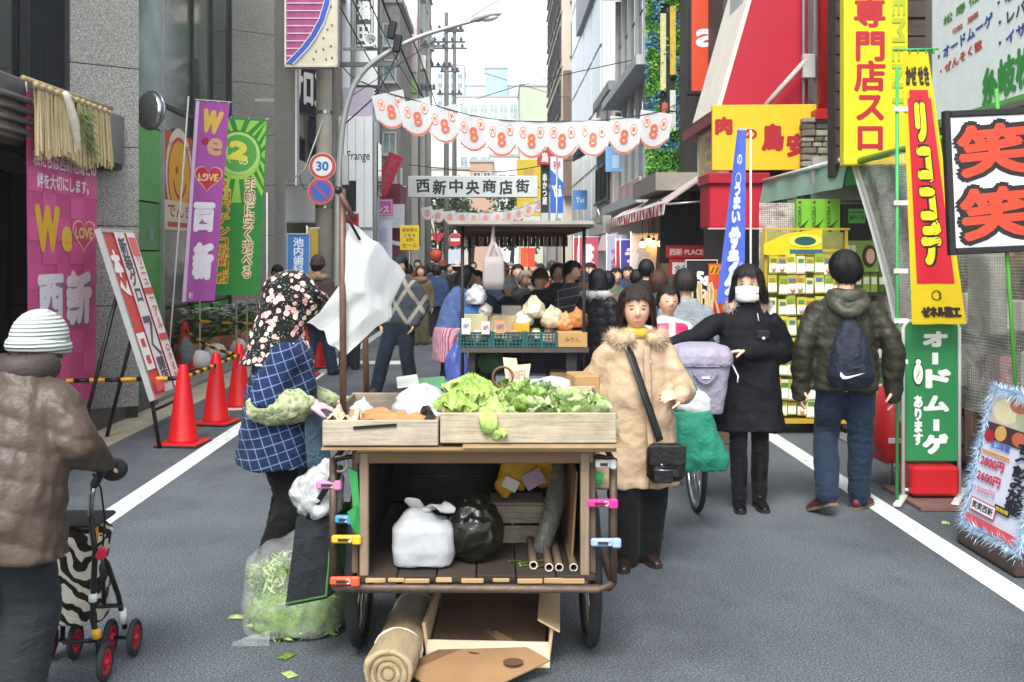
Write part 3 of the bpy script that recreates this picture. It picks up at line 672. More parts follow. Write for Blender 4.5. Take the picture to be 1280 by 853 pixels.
# dark entrance + windows over the canopy
for i,(y0,y1,m) in enumerate(((4.6,6.6,DGL),(6.65,8.45,BGL),(8.5,10.45,DGL))): pane(y0,y1,3.1,9.9,m,-4.35)
mb=MB(); mb.box((-4.30,9.9,6),(.06,.1,7),FRD); mb.box((-4.3,8.47,6),(.06,.07,7),FRD); mb.box((-4.25,10.5,5),(.2,.12,9.8),M('#20222a',.3)); part(mb,'mullion',B)
for (y0,y1) in((4.6,6.6),(6.65,8.6),(8.65,10.5)): pane(y0,y1,.1,2.45,mat_glass('door_glass','#14130f'),-4.55,'door')
mb=MB()
for y in(6.62,8.62): mb.box((-4.52,y,1.25),(.08,.06,2.4),M('#6f5a34',.35,metal=.6))
mb.box((-4.5,7.5,2.5),(.1,6,.12),FRD); part(mb,'door_frame',B)
C_=[]; mb=MB(); mb.box((-4.02,7.8,2.8),(.62,6.1,.5),M('#77797b',.3,.12,2,metal=.6),bev=.02); part(mb,'canopy',B)
for i in range(4):
    mb=MB(); mb.tube([(-3.69,4.8,2.62+.085*i),(-3.69,10.3,2.62+.085*i)],.03,STEEL,8); part(mb,'canopy_rail',B)
mb=MB(); mb.box((-3.86,7.8,2.53),(.28,6.0,.05),BLACK); part(mb,'canopy_soffit',B)
mb=MB(); mb.box((-3.98,8.3,.06),(.5,7.4,.14),M('#4b4a46',.5)); mb.box((-5.14,18,.2),(.1,6,.3),M('#3f5d58',.4)); mb.box((-4.0,11.4,.3),(.3,.9,.3),M('#3f6d66',.4)); part(mb,'plinth',B)
# straw screen, banner, mirror
S=thing('straw_screen','new year straw fringe on a bamboo pole with green sprig, hung on the steel canopy','ornament',(-3.60,9.2,2.98))
BAM=M('#a89468',.5,.2,20); STR=wood('#cdb98c','Z',.85,.35,3.)
mb=MB(); mb.tube([(0,-.95,.03),(0,.95,.05)],.022,BAM,8); mb.build('bamboo_pole',S)
rd=random.Random(3)
for side,(a,b) in enumerate(((-.72,.03),(.08,.86))):
    mb=MB()
    for i in range(150):
        y=lerp(a,b,rd.random()); x=rd.uniform(-.018,.03); L=.50+rd.uniform(-.03,.05)+.03*math.sin(y*7); dy=(y-(a+b)/2)*.08+rd.gauss(0,.008); mb.tube([(x,y,.0),(x+rd.uniform(0,.03),y+dy,-L)],[.009,.011],STR,5,caps=False)
    mb.build('straw_bundle',S,'stuff')
mb=MB(); mb.tube([(.02,-.8+1.65*i/40,.0+.012*math.sin(i*1.9)) for i in range(41)],.026,STR,7); mb.build('straw_rope',S)
mb=MB(); LF=mat_leaf('sprig','#4f6a35','#6d8446','#98a565')
for i in range(90):
    y=rd.gauss(.12,.07); z=-.02-abs(rd.gauss(0,.22)); d=Vector((rd.uniform(.02,.1),rd.gauss(0,.05),rd.uniform(-.12,-.02))); p=Vector((.05,y+(-z)*.25,z)); sd=Vector((.0,.014,.005)); mb.add([p,p+d*.5+sd,p+d,p+d*.5-sd],[(0,1,2,3)],LF)
mb.build('green_sprig',S,'stuff')
mb=MB(); mb.limb([(.05,-.25,.0),(.06,-.12,-.2),(.05,.0,-.42)],[.035,.05,.03],M('#d9d2c2',.9,.15,30,.5,60),8); mb.build('rice_plume',S)
PINK='#e2629c'; 
def welove(w,h):
    o=[('r',.5,.96,.98,.08,'#da5a9a')]
    for i in range(12): 
        for j in range(5):
            if (i+j)%2: o.append(('k',.1+.2*j,.06+.075*i,.2,.075,'#da5a97'))
    o+= [('t','私たちは西新地域との',.53,.80,.9,.052,'#f0e6ec'),('t','絆を大切にします。',.5,.735,.74,.05,'#f0e6ec'),
        ('t','W',.27,.585,.36,.15,'#e6b42e',{'b':.09}),('t','e',.55,.555,.15,.085,'#e8c23c',{'b':.1}),
        ('h',.80,.575,.17,.062,'#e8c9a0'),('h',.80,.575,.155,.055,'#c0406a'),
        ('t','LOVE',.80,.578,.26,.04,'#e9c86a',{'b':.05}),
        ('t','西',.32,.355,.40,.17,'#8d7b96',{'b':.10}),('t','新',.74,.355,.40,.19,'#8d7b96',{'b':.10}),
        ('t','西',.31,.36,.38,.165,'#ece8ee',{'b':.07}),('t','新',.73,.36,.38,.185,'#ece8ee',{'b':.07})]
    return o
GRAN=GRAN
Bn=flag('hanging_banner','tall pink banner with white and yellow lettering hung from steel canopy by the granite pillar','banner',(-3.68,9.25,.34),1.5,2.62,PINK,welove(1,1),PI/2,None,.01,zb=.001,arm=False,wave=(.015,3,0),polex=-.74)
for c in list(Bn.children):
    if c.name.startswith('pole'): bpy.data.objects.remove(c)
mb=MB()
for x in(-.74,.74): mb.tube([(x,0,2.6),(x*.98,.02,2.72)],.006,WHITE,6)
mb.build('cord',Bn)
Mi=thing('convex_mirror','round convex mirror with steel rim fixed to the granite pillar edge','mirror',P(186,138,11.6)+vl(0,0,-.2),-.5)
mb=MB(); mb.ball((0,0,.2),(.195,.07,.195),M('#b8bcbc',.08,.05,3,metal=.95),24,14); mb.build('mirror_dome',Mi)
mb=MB(); mb.torus((0,.03,.2),.2,.014,STEEL,32,8,'Y'); mb.tube([(0,.06,.2),(-.25,.12,.2)],.015,STEEL); mb.build('rim',Mi)
sign('poster','orange poster with a smiling yellow sun face stuck on dark shop glass','poster',None,0,'#cf5530',[('c',.5,.58,.46,'#e8e2c8'),('t','九州初の1000円',.5,.87,.8,.07,'#3f8a4a'),('c',.5,.55,.40,'#d8472e'),('c',.5,.55,.36,'#f0b62a'),('c',.40,.62,.04,'#b8401e'),('c',.62,.62,.04,'#b8401e'),('ring',.5,.57,.24,.2,'#b8401e',PI*1.1,PI*1.9),('r',.5,.15,1,.3,'#e9dfc4'),('t','でんき',.5,.2,.8,.14,'#b8441e'),('r',.5,.06,.8,.05,'#c9573a')],.012,loc=(-5.15,17.67,2.06),rz=PI/2,size=(1.64,1.58))
# tilted sign board on easel legs
E=thing('easel_board','slanted red and white opening notice board on black easel legs beside the cones','sign board',G(165,536),0)
# board corners in the photograph: (120,287) (180,291) (230,485) (190,497); it leans and faces the road
bw,bh=.82,1.5
Tb=Matrix.Translation(vl(-2.89,9.6,.44)-E.location)@Matrix(((0,-.953,-.307,0),(1,0,0,0),(0,-.307,.953,0),(0,0,0,1)))
mb=MB(); mb.box((0,.02,bh/2),(bw,.03,bh),M('#c94a44',.5,.08,5)); mb.xf(Tb); mb.build('panel',E)
mb=MB()
for x in(-bw/2,bw/2): mb.box((x,.02,bh/2),(.035,.05,bh+.03),ALU)
for z in(0,bh): mb.box((0,.02,z),(bw,.048,.035),ALU)
mb.xf(Tb); mb.build('frame',E)
mb=MB(); prints(mb,[('t','本',.18,.80,.26,.17,'#eee9e4',{'b':.06}),('p',[(.05,.66),(.12,.70),(.2,.64),(.3,.7),(.31,.6),(.18,.62)],'#efe6e0'),('r',.18,.27,.26,.22,'#eee9e4'),('r',.18,.32,.12,.05,'#c94a44'),('r',.18,.22,.12,.05,'#c94a44'),
    ('r',.50,.5,.32,.98,'#dad5d2'),('t','新装グロ',.50,.76,.24,.40,'#4c4b52',{'v':True,'b':.05}),('p',[(.37,.47),(.62,.47),(.62,.42),(.45,.30),(.64,.24),(.60,.22),(.40,.3),(.55,.43),(.37,.43)],'#54535c'),('t','開店',.5,.14,.24,.16,'#5a4f5c',{'v':True,'b':.05}),
    ('r',.83,.5,.28,.98,'#e4dcd8'),('r',.83,.9,.24,.12,'#d96a62'),('r',.83,.62,.28,.04,'#c94a44'),('r',.83,.33,.28,.04,'#c94a44'),('t','リニュ',.83,.75,.16,.18,'#c94a44',{'v':True}),('t','ーアル',.83,.48,.16,.2,'#c94a44',{'v':True}),('t','OPEN',.83,.17,.14,.22,'#c94a44',{'v':True}),('r',.18,.06,.26,.06,'#d5605a')],bw,bh,-.0,None,.002)
mb.xf(Matrix.Translation((0,0,0))@Tb@Matrix.Translation((0,.003,0))); mb.build('print',E)
mb=MB()
for u in(-.34,.34):
    a=Tb@Vector((u,.05,.95)); b=Tb@Vector((u,.05,0)); m_=MB(); m_.tube([a,(a.x-.30,a.y-.1,0)],.018,BLACK,8); m_.build('easel_leg',E); m_=MB(); m_.tube([a,b,(b.x+.07,b.y,.0)],.018,BLACK,8); m_.build('easel_leg',E)
mb.tube([Tb@Vector((-.38,.05,-.1)),Tb@Vector((.38,.05,-.1))],.014,BLACK,8); mb.build('cross_bar',E)
# cones and striped bars
CR=M('#c3161b',.35,.08,4); CRD=M('#3a1412',.6)
def cone(label,loc,grp='red traffic cones along the left kerb'):
    T=thing('traffic_cone',label,'traffic cone',loc,random.uniform(-.3,.3),grp); mb=MB()
    mb.lathe([(.135,.035),(.128,.05),(.055,.60),(.035,.69),(.03,.70),(.0,.70)],CR,24); mb.build('cone_body',T)
    mb=MB(); mb.box((0,0,.0185),(.36,.36,.035),CR,bev=.01); mb.box((0,0,.012),(.385,.385,.018),CRD,bev=.006); mb.build('base',T)
    return T
cones=[('traffic cone nearest the camera, holding the black and yellow bar ends',G(229,556)),('traffic cone between the nearest cone and the pale based one',G(270,530)),('traffic cone with a pale base strip, beside the plaid coat seller',G(299,511)),
 ('far left traffic cone with a grey net bag, among the flower pots',G(231,463)),('traffic cone just behind the seller in the flowered hood',G(381,470)),('farthest traffic cone, half hidden behind the white sheet',G(397,460))]
co=[cone(l,p) for l,p in cones]
mb=MB(); mb.loft([(.05,-.12,.12),(.07,-.14,.3),(.04,-.10,.46)],[(.06,.03),(.13,.05),(.05,.03)],mat_film('net','#8d9094',.9,.6),n=10); tag(mb.build('net_bag'),'grey net bag hanging on the far cone by the flower pots','bag',None,co[3].location)
mb=MB(); mb.box((0,0,.02),(.4,.4,.02),M('#d5cfc9',.6)); mb.build('base_strip',co[2])
YL=M('#d39a1c',.45,.1); 
def bar(a,b,label,n=11,sag=0):
    a=Vector(a);b=Vector(b); T=thing('barrier_bar',label,'barrier bar',a,0,'black and yellow bars hung between cones'); d=b-a
    for i in range(n):
        p=d*(i/n);q=d*((i+1)/n); f=lambda v,t:v+Vector((0,0,-sag*4*t*(1-t))); mb=MB(); mb.tube([f(p,i/n),f(q,(i+1)/n)],.019,BLACK if i%2==0 else YL,8); mb.build('black_section' if i%2==0 else 'yellow_section',T)
    e=MB(); e.torus(tuple(d),.045,.008,BLACK,12,6); e.torus((0,0,0),.045,.008,BLACK,12,6); e.build('end_ring',T)
L0=[c.location+Vector((0,0,.58)) for c in co]
bar((-4.4,9.2,.57),L0[0],'nearest striped bar running left behind the woman in the knit hat',13)
bar(L0[0],L0[1],'short striped bar between the two nearest cones',9); bar(L0[1],L0[2],'striped bar between the second cone and the pale based cone',7)
bar(L0[3],L0[2],'striped bar sloping from the far cone across the white pots',11,.06); bar((-4.45,15.7,.72),(-3.3,16.9,.60),'striped bar over the flower planters behind the seller',9,.03)
# planters
POT=M('#a86a50',.8,.15,9); WPOT=M('#f0ede6',.6,.08); SOIL=M('#2a2018',.9); 
def planter(label,loc,s,fl,seed,white=False):
    T=thing('flower_pot',label,'flower pot',loc,0,'flower pots along the granite building'); mb=MB(); rd=random.Random(seed)
    mb.lathe([(.12*s,0),(.17*s,.10*s),(.19*s,.22*s),(.175*s,.225*s),(.16*s,.19*s),(0,.19*s)],WPOT if white else POT,18); mb.build('pot',T)
    mb=MB(); g=mat_leaf('pot_leaf','#3f6228','#5d8038','#84a052')
    for i in range(150):
        a=rd.uniform(0,6.28); r=abs(rd.gauss(0,.15))*s; z=.2*s+rd.uniform(0,.26)*s; p=Vector((r*math.cos(a),r*math.sin(a),z)); d=Vector((math.cos(a)*.07,math.sin(a)*.07,rd.uniform(-.02,.06)))*s; sd=Vector((-math.sin(a),math.cos(a),.2))*.03*s; mb.add([p-d*.2,p+d*.5+sd,p+d*1.2,p+d*.5-sd],[(0,1,2,3)],g)
    mb.build('foliage',T,'stuff')
    mb=MB(); m=M(fl,.6,.12,30)
    for i in range(95):
        a=rd.uniform(0,6.28); r=abs(rd.gauss(0,.13))*s; p=Vector((r*math.cos(a),r*math.sin(a),(.43+rd.uniform(-.07,.09))*s))
        for k in range(4): b=k*1.57+a; q=Vector((math.cos(b),math.sin(b),.25))*.045*s; w=Vector((-math.sin(b),math.cos(b),0))*.026*s; mb.add([p,p+q*.6+w,p+q,p+q*.6-w],[(0,1,2,3)],m)
    mb.build('flowers',T,'stuff')
PT=[((232,452),1.25,'#b8788a','pot of dusky pink flowers behind the board'),((253,447),1.5,'#d9d9d4','pot of white flowers beside the netted cone'),((275,444),1.5,'#c9d0c4','leafy pot between the two white flower pots'),((297,437),1.6,'#c8ccd6','pot of pale lilac flowers under the green flag'),((318,432),1.6,'#cdb4a4','pot of peach flowers beside the flowered hood'),((335,428),1.5,'#b98a70','farthest flower pot, behind the flowered hood')]
for i,(p,s,c,l) in enumerate(PT): planter(l,G(*p)+vl(0,.1,0),s,c,i)
for i,(p,l) in enumerate((((256,457),'white domed pot nearest the camera, below the white flowers'),((275,447),'white domed pot in the middle of three'),((300,440),'white domed pot farthest back, by the pale lilac flowers'))):
    mb=MB(); mb.lathe([(.10,0),(.17,.06),(.18,.15),(.13,.24),(.05,.27),(0,.27)],WPOT,18); tag(mb.build('white_pot'),l,'pot','white domed pots by the kerb',G(*p)+vl(0.05,-.5,0))
# nobori flags on the left
def love_items():
    return [('r',.06,.5,.1,1,'#d9c6dc'),('t','W',.52,.90,.6,.12,'#e2bd4a',{'b':.07,'r':-.12}),('c',.38,.80,.11,'#b02440'),('t','e',.66,.775,.44,.09,'#d9a878',{'b':.06,'r':-.1}),('h',.53,.62,.43,.075,'#d9a0a8'),('h',.53,.62,.38,.067,'#c9293f'),('t','LOVE',.53,.62,.6,.038,'#e9d080',{'b':.05}),
      ('t','西',.48,.42,.66,.15,'#efe9f0',{'b':.07}),('t','新',.55,.20,.66,.19,'#efe9f0',{'b':.07}),('t','E',.25,.03,.12,.025,'#f0dca0')]
f=flag('nobori_flag','purple nobori flag with a red heart and white characters, before the glass front','flag',(px(257,14.2),14.2,0),.46,2.62,'#c060b6',love_items(),.62,'nobori flags on the left pavement',wave=(.03,3,0),lean=-.20,zb=.0)
def setflag(T,zb):
    for c in T.children:
        if not c.name.startswith('pole'): c.location.z=zb
setflag(f,1.06)
for c in f.children:
    if c.name.startswith('pole'): c.scale.z=3.72/2.68; c.rotation_euler=(0,R(4.4),0); c.location.x=-.27
    else: c.location.x=.10
gi=[('c',.5,.78,.40,'#a6da58')]
for k in range(20):
    a=k*PI/10; gi.append(('p',[(.5+.42*math.cos(a-.06),.80+.13*math.sin(a-.06)),(.5+.9*math.cos(a-.10),.80+.28*math.sin(a-.10)),(.5+.9*math.cos(a+.10),.80+.28*math.sin(a+.10)),(.5+.42*math.cos(a+.06),.80+.13*math.sin(a+.06))],'#97d24e'))
gi=[(q if q[0]!='p' else ('p',[(min(.98,max(.02,u)),min(.99,v)) for u,v in q[1]],q[2])) for q in gi]
gi+=[('c',.5,.80,.38,'#b4dc78'),('c',.5,.80,.33,'#5aa844'),('t','2',.5,.815,.36,.11,'#e6e04a',{'b':.1,'r':-.1}),('t','の',.60,.755,.16,.035,'#e6e6d8'),('t','2円パチンコ専門店',.26,.36,.30,.60,'#e3c94a',{'v':True,'b':.10}),('t','2円パチンコ専門店',.26,.36,.27,.58,'#b82420',{'v':True,'b':.03}),('t','手軽に安く遊べる',.74,.38,.22,.58,'#e6dfa0',{'v':True,'b':.12}),('t','手軽に安く遊べる',.74,.38,.20,.57,'#8f2f6e',{'v':True,'b':.02})]
f=flag('nobori_flag','green nobori flag with a sunburst and red lettering, right of the purple one','flag',(px(300,15.3),15.3,0),.80,2.5,'#3f9a48',gi,.55,'nobori flags on the left pavement',wave=(.035,3,0),lean=-.10,polex=.40); setflag(f,1.10)
f=flag('nobori_flag','narrow yellow nobori flag mostly hidden between purple and green flags','flag',(px(268,16),16,0),.4,2.3,'#c9b430',[('t','新台入替',.5,.5,.5,.8,'#3a7a34',{'v':True})],.1,'nobori flags on the left pavement',lean=-.1); setflag(f,1.2)
mb=MB()
for i,x in enumerate((303,316,328)):
    q=P(x,300,17.0); m=MB(); m.tube([(0,0,0),(0,0,3.0+.2*(i%2))],.014,WHITE,7); tag(m.build('bare_pole'),('bare white flag pole left of the other two by the second pillar','bare white flag pole in the middle, before the second pillar','bare white flag pole rightmost of three by the second pillar')[i],'pole','bare white poles',(q.x,16.6,0))
# ---------------------------------------------------------------- left side beyond the granite building
def cbuild(*a,**k): return building(*a,**k)
b2=cbuild('shop_building','grey tiled shop building just past the granite building',-10,-4.9,24.6,27.9,9,M('#a3a19b',.7,.1,3),[('S+',-4.89,24.9,27.8,3,9,2,3,DGL,FRD)])
mb=MB(); mb.box((-4.85,24.45,2.1),(.26,.24,4.2),M('#c9c8c2',.6,.06,4)); part(mb,'column',b2)
mb=MB(); mb.box((-4.7,26.3,3.4),(.5,3.2,.9),M('#c4c6c4',.5)); part(mb,'sign_board',b2)
mb=MB(); mb.box((-4.88,26.3,1.3),(.06,3.0,2.6),DGL); part(mb,'shop_window',b2)
# dark projecting sign slab (seen edge on) and the purple sign with the blue curve
sl=thing('projecting_sign','tall dark grey projecting sign slab with a pale edge, left of the utility pole','sign',(px(356,19.6),19.6,pz(229,19.6)))
mb=MB(); mb.prism([(-.17,.12),(.21,0),(.21,4.6),(-.17,4.6)],-.1,.1,M('#6d6a65',.6,.1,2)); mb.build('panel',sl); mb=MB(); mb.box((.225,0,2.3),(.03,.24,4.7),WHITE); mb.build('edge_trim',sl); mb=MB(); mb.box((-.3,0,1.5),(.5,.06,.06),ALU); mb.box((-.3,0,3.5),(.5,.06,.06),ALU); mb.build('bracket',sl)
Z=18.6; ps=thing('projecting_sign','purple striped sign with curved blue band on a cream studded panel, high left','sign',(px(389,Z),Z,pz(82,Z)))
w=62*Z/FPX; h=2.0; y82=h/(116*Z/FPX)
mb=MB(); mb.box((0,.1,h/2),(w,.2,h),M('#d3ccb4',.6,.08,5)); mb.build('panel',ps)
cv=[(-.5+.02,.04),(-.2,.26),(.0,.46),(.17,.70),(.27,.95),(.33,1.3),(.36,1.73)]
mb=MB(); H1=82*Z/FPX
L=[(u*w,v*H1) for u,v in cv]
mb.prism([(-w/2,.02)]+L+[(-w/2,h)],-.012,-.002,M('#a8507f',.5,.2,7)); mb.build('purple_field',ps)
for i in range(13):
    v=.14+.115*i; xr=np.interp(v,[c[1] for c in cv],[c[0] for c in cv]); mb=MB(); mb.box(((xr-.5)/2*w,-.02,v*H1),((xr+.5)*w*.96,.012,.02),M('#dcc0d0',.5)); mb.build('stripe',ps)
mb=MB(); q=[]
for u,v in cv: q.append((u*w,v*H1))
q2=[(a+.085,b-.03) for a,b in q]; mb.prism(q+q2[::-1],-.035,-.003,M('#3c5cc0',.4)); mb.build('curved_band',ps)
mb=MB(); mb.prism([(a-.012,b+.008) for a,b in q]+[(a-.0,b) for a,b in q][::-1],-.04,-.003,WHITE); mb.prism([(a,b) for a,b in q2]+[(a+.014,b-.01) for a,b in q2][::-1],-.04,-.003,WHITE); mb.build('band_edging',ps)
for u,v in((.25,.25),(.40,.30),(.10,.22),(.33,.55),(.42,.62),(.25,.42),(.42,.12),(.05,.1),(.3,.1),(.4,.9)):
    mb=MB(); mb.ball((u*w,-.01,v*H1),.018,M('#8d8a7c',.5),8,5); mb.build('stud',ps)
for x in(-w/2-.015,w/2+.015):
    mb=MB(); mb.box((x,.1,h/2),(.03,.24,h+.02),WHITE if x<0 else M('#c9c4b4',.6)); mb.build('frame',ps)
mb=MB(); mb.box((0,.1,-.015),(w+.06,.24,.03),M('#c9c4b4',.6)); mb.build('frame',ps)
b3=cbuild('shop_building','dark brown shop building with a black lettered sign behind the utility pole',-10,-4.1,28,29.1,8.5,M('#857d70',.7,.12,3),[('F',27.99,-5.6,-4.2,3.5,8,2,2,DGL,FRD)])
sg=thing('shop_sign','black box sign with white lettering tilted along the left shop front','sign',(px(385,22.5),22.5,pz(140,22.5)),R(62))
mb=MB(); mb.box((0,.15,.5),(1.3,.3,1.05),M('#22242e',.4),bev=.02); mb.build('panel',sg)
mb=MB(); mb.text('サロン',0,.5,1.1,.8,WHITE,-.012,.04); mb.build('print',sg)
sign('sign_board','white bent sign board seen from behind, below the dark slab','sign board',(358,232,394,277),20.6,'#c9ccca',[],.06,'#a9aca9',.15)
# utility pole with bands, boxes and arms
UP=thing('utility_pole','concrete utility pole with steel bands beside the round road signs','utility pole',(px(406,19.5),19.5,0)); CP=M('#bdb7a9',.85,.12,3,.25,60)
mb=MB(); mb.lathe([(.175,0),(.135,10.5),(0,10.5)],CP,20); mb.build('shaft',UP)
for z in(2.5,3.3,4.2,5.0,5.35,6.3,7.4):
    mb=MB(); mb.lathe([(.172,z),(.172,z+.06)],STEEL,20,cap=False); mb.build('band',UP)
mb=MB(); mb.tube([(.19,-.05,0),(.17,-.05,9)],.03,M('#7c7f80',.5),8); mb.build('conduit',UP)
mb=MB(); mb.tube([(0,-.18,4.1),(-.3,-.3,3.2),(-.62,-.2,2.95)],.012,M('#c9c9c4',.5),6); mb.build('cable',UP)
for z in(6.6,5.1): mb=MB(); mb.box((.6,0,z),(1.5,.07,.08),M('#5e6264',.5)); mb.build('cross_arm',UP)
SLm=thing('street_lamp','grey street lamp with a long curved arm reaching over the street','street lamp',(px(418,18.5),18.5,0)); LG=M('#a3a6a4',.4,.08,5,metal=.3)
Zl=18.5; L=[P(x,y,Zl)-SLm.location for x,y in((421,460),(422,300),(424,215),(428,160),(437,120),(452,92),(478,70),(520,48),(560,35),(592,26))]; L[0].z=0
q,r=spline(L,[.07,.065,.06,.055,.052,.05,.046,.042,.038,.034],4); mb=MB(); mb.loft(q,r,LG,n=10); mb.build('arm',SLm)
e=P(606,21,Zl)-SLm.location; T_=Matrix.Translation(e)@Matrix.Rotation(R(-12),4,'Y')
mb=MB(); mb.loft([(-.24,0,-.02),(-.12,0,0),(.05,0,.01),(.2,0,.0),(.28,0,-.01)],[(.05,.04),(.10,.07),(.12,.075),(.09,.05),(.03,.02)],M('#b4b8b4',.4),(0,1,0),12,T=T_); mb.build('lamp_head',SLm)
mb=MB(); mb.ball((.08,0,-.04),(.16,.09,.06),M('#e4e6e0',.2,.03),14,8,None,T_); mb.build('lens',SLm)
mb=MB(); q=P(432,213,Zl)-SLm.location; mb.box((q.x,0,q.z),(.1,.12,.5),LG); mb.build('control_box',SLm)
mb=MB(); mb.tube([P(426,160,Zl)-SLm.location,P(470,120,Zl)-SLm.location,P(500,62,Zl)-SLm.location],.012,BLACK,6); mb.build('stay',SLm)
sp=thing('security_camera','round white loudspeaker horn on the pole arm beside the vertical sign','loudspeaker',P(463,50,19)); mb=MB(); mb.lathe([(.05,-.2),(.11,-.02),(.115,0),(.1,0),(.05,-.12)],WHITE,18,cap=False,T=Matrix.Rotation(PI/2,4,'X')); mb.build('horn',sp); mb=MB(); mb.box((-.2,.12,-.14),(.6,.05,.05),M('#6c7072',.5)); mb.build('mount',sp); sp.name='loudspeaker'
# road signs
RS=thing('road_sign','round red and white speed limit 30 sign on the utility pole','road sign',P(403,208,19.1),.08)
def rsign(T,r,items):
    mb=MB(); mb.lathe([(r,0),(r,.012),(0,.012)],M('#b8bab8',.4),36,T=Matrix.Rotation(PI/2,4,'X')@Matrix.Translation((0,0,-.012))); mb.build('plate',T); mb=MB(); prints(mb,items,2*r,1,-.004); mb.build('print',T)
    mb=MB(); mb.box((0,.08,0),(.06,.16,.06),ALU); mb.build('clamp',T)
rsign(RS,.24,[('c',.5,0,.49,'#d9d8d4'),('c',.5,0,.475,'#c8453a'),('c',.5,0,.36,'#e4e4e0'),('t','30',.5,0,.46,.17,'#2f5fae',{'b':.05})])
RS2=thing('road_sign','round blue no parking sign with a red slash, under the speed limit sign','road sign',P(401,239.5,19.1),.08)
rsign(RS2,.235,[('c',.5,0,.49,'#c9bdb8'),('c',.5,0,.475,'#cc4650'),('c',.5,0,.37,'#3a66c0'),('p',[(.24,.10),(.30,.155-.03),(.76,-.10),(.70,-.155+.03)],'#c2485e')])
# vertical signs and the white clad building
Z=30.; vs=sign('vertical_sign','tall white vertical sign with boxed black characters and a floor number panel','sign',(437,-60,472,127),Z,'#d3d6d4',[('r',.5,.055,1,.11,'#2a2c2e'),('t','1・2・3F',.5,.055,.84,.06,'#e4e4e0'),('r',.5,.535,.72,.36,'#45474a'),('r',.5,.535,.64,.335,'#d3d6d4'),('r',.5,.535,.56,.31,'#45474a'),('t','福',.5,.61,.5,.13,'#d8dad8',{'b':.04}),('t','田',.5,.455,.48,.12,'#d8dad8',{'b':.04})],.3,'#3a3c3e',0,fw=.05)

CLAD=M('#dfe3e4',.5,.05,2)
b4=building('white_building','white panel clad building with a black script name on its face',-5.2,px(466,28.5),28.5,30.2,pz(146,28.5),M('#cfd3d4',.6),(),False)
for i in range(5):
    x0=lerp(px(414,28.5),px(466,28.5),i/5); x1=lerp(px(414,28.5),px(466,28.5),(i+1)/5); mb=MB(); mb.box(((x0+x1)/2,28.46,pz(146,28.5)/2+1.2),(x1-x0-.012,.06,pz(146,28.5)-2.4),CLAD); part(mb,'clad_panel',b4)
mb=MB(); mb.text('Frange',0,0,px(462,28.4)-px(434,28.4),.30,BLACK,0,.0,T=Matrix.Translation((px(444,28.4),28.42,pz(196,28.4)))@Matrix.Shear('XZ',4,(.35,0)) if 0 else Matrix.Translation((px(448,28.4),28.42,pz(196,28.4)))); part(mb,'lettering',b4)
mb=MB(); mb.box((px(432,28.4),28.45,pz(245,28.4)),(.55,.1,.8),DGL); part(mb,'window',b4)
mb=MB(); mb.box((px(467,28.5)+.04,29.4,4.0),(.06,.9,1.4),DGL); part(mb,'window',b4)

b5=building('office_building','pale grey high office building above the white clad one',-9,-3.9,29.2,37,17,M('#cdd2d5',.6,.06,2),[('S+',-3.89,29.6,36.8,6,16.5,3,4,BGL,FRW),('F',29.19,-8.6,-4.2,6.2,16.5,3,4,BGL,FRD)])
mb=MB(); mb.box((px(447,29),29.1,pz(135,29)),(.8,.12,1.1),M('#a89fb0',.5)); part(mb,'lavender_panel',b5)
b6=building('tower_building','tall grey brown tower covered in pale coloured signs on the left',-8,px(522,46),46,56,24,M('#c4c0b6',.7,.1,1.2),[('S+',px(522,46)+.01,46.5,55.8,8,23,3,5,LGL,FRW)])
for (x0,x1,y0,y1,c) in((497,522,96,116,'#9ec07a'),(497,512,60,92,'#a9b4cc'),(513,521,20,90,'#c9b2b8'),(497,508,5,55,'#b8c0c4'),(498,520,122,140,'#b3b89c')):
    mb=MB(); a=P(x0,y1,45.9);b=P(x1,y0,45.9); mb.box(((a.x+b.x)/2,45.92,(a.z+b.z)/2),(b.x-a.x,.1,b.z-a.z),M(c,.6,.2,3)); part(mb,'sign_panel',b6)
for i in range(3):
    for j in range(9):
        a=P(500+i*8,190-j*0+ -j*0,45.9)
mb=MB()
b7=building('brick_building','grey brown block building with window grid beyond the salon building',-9,px(500,40),40,45.5,11,M('#8f8a84',.8,.15,2),[('F',39.99,-7.5,px(498,40),3.8,10.5,6,5,LGL,FRW)])
# small things along the left row
red=sign('tilted_sign','red tilted sign with grey lettering hung from the left shops','sign',None,0,'#b21f3a',[('t','Kitamura',.5,.5,.5,.9,'#8d5a68',{'r':0}) if 0 else ('t','NEW STYLE',.5,.5,.80,.40,'#a0606e',{'r':0})],.08,loc=P(484,233,36)+vl(0,0,0),size=(1.45,.5),rz=(0,R(-66),0))
red.location=P(493,222,36)
b8=building('shop_building','dark red shop building with a pink sign at the left row end',-8,px(500,37),37,39.8,pz(230,37),M('#7c2740',.6,.1,3),[('F',36.99,px(457,37),px(475,37),2.4+.9,2.4+1.9,1,1,DGL,FRW)],False)
sign('shop_sign','pink sign with white katakana and a white border on the dark red shop','sign',(456,249,491,270),35.5,'#c96aa4',[('r',.5,.5,.94,.86,'#e3c6d8'),('r',.5,.5,.90,.78,'#c05a9a'),('t','ガンス',.52,.40,.7,.44,'#efe6ec'),('t','美容室',.32,.80,.4,.16,'#efe6ec')],.1)
mb=MB(); mb.box((0,.05,.4),(.9,.1,.8),M('#cbd0d2',.5)); tag(mb.build('blank_signboard'),'blank pale panel beside the dark red shop','panel',None,P(489,285,36.5)); 
mb=MB(); mb.prism([(-1.2,0),(1.0,-.45),(1.0,-.55),(-1.2,-.12)],0,2.2,M('#b4b7b6',.5)); tag(mb.build('awning'),'pale sloping shop awning on black arms at the left row','awning',None,P(478,288,31))
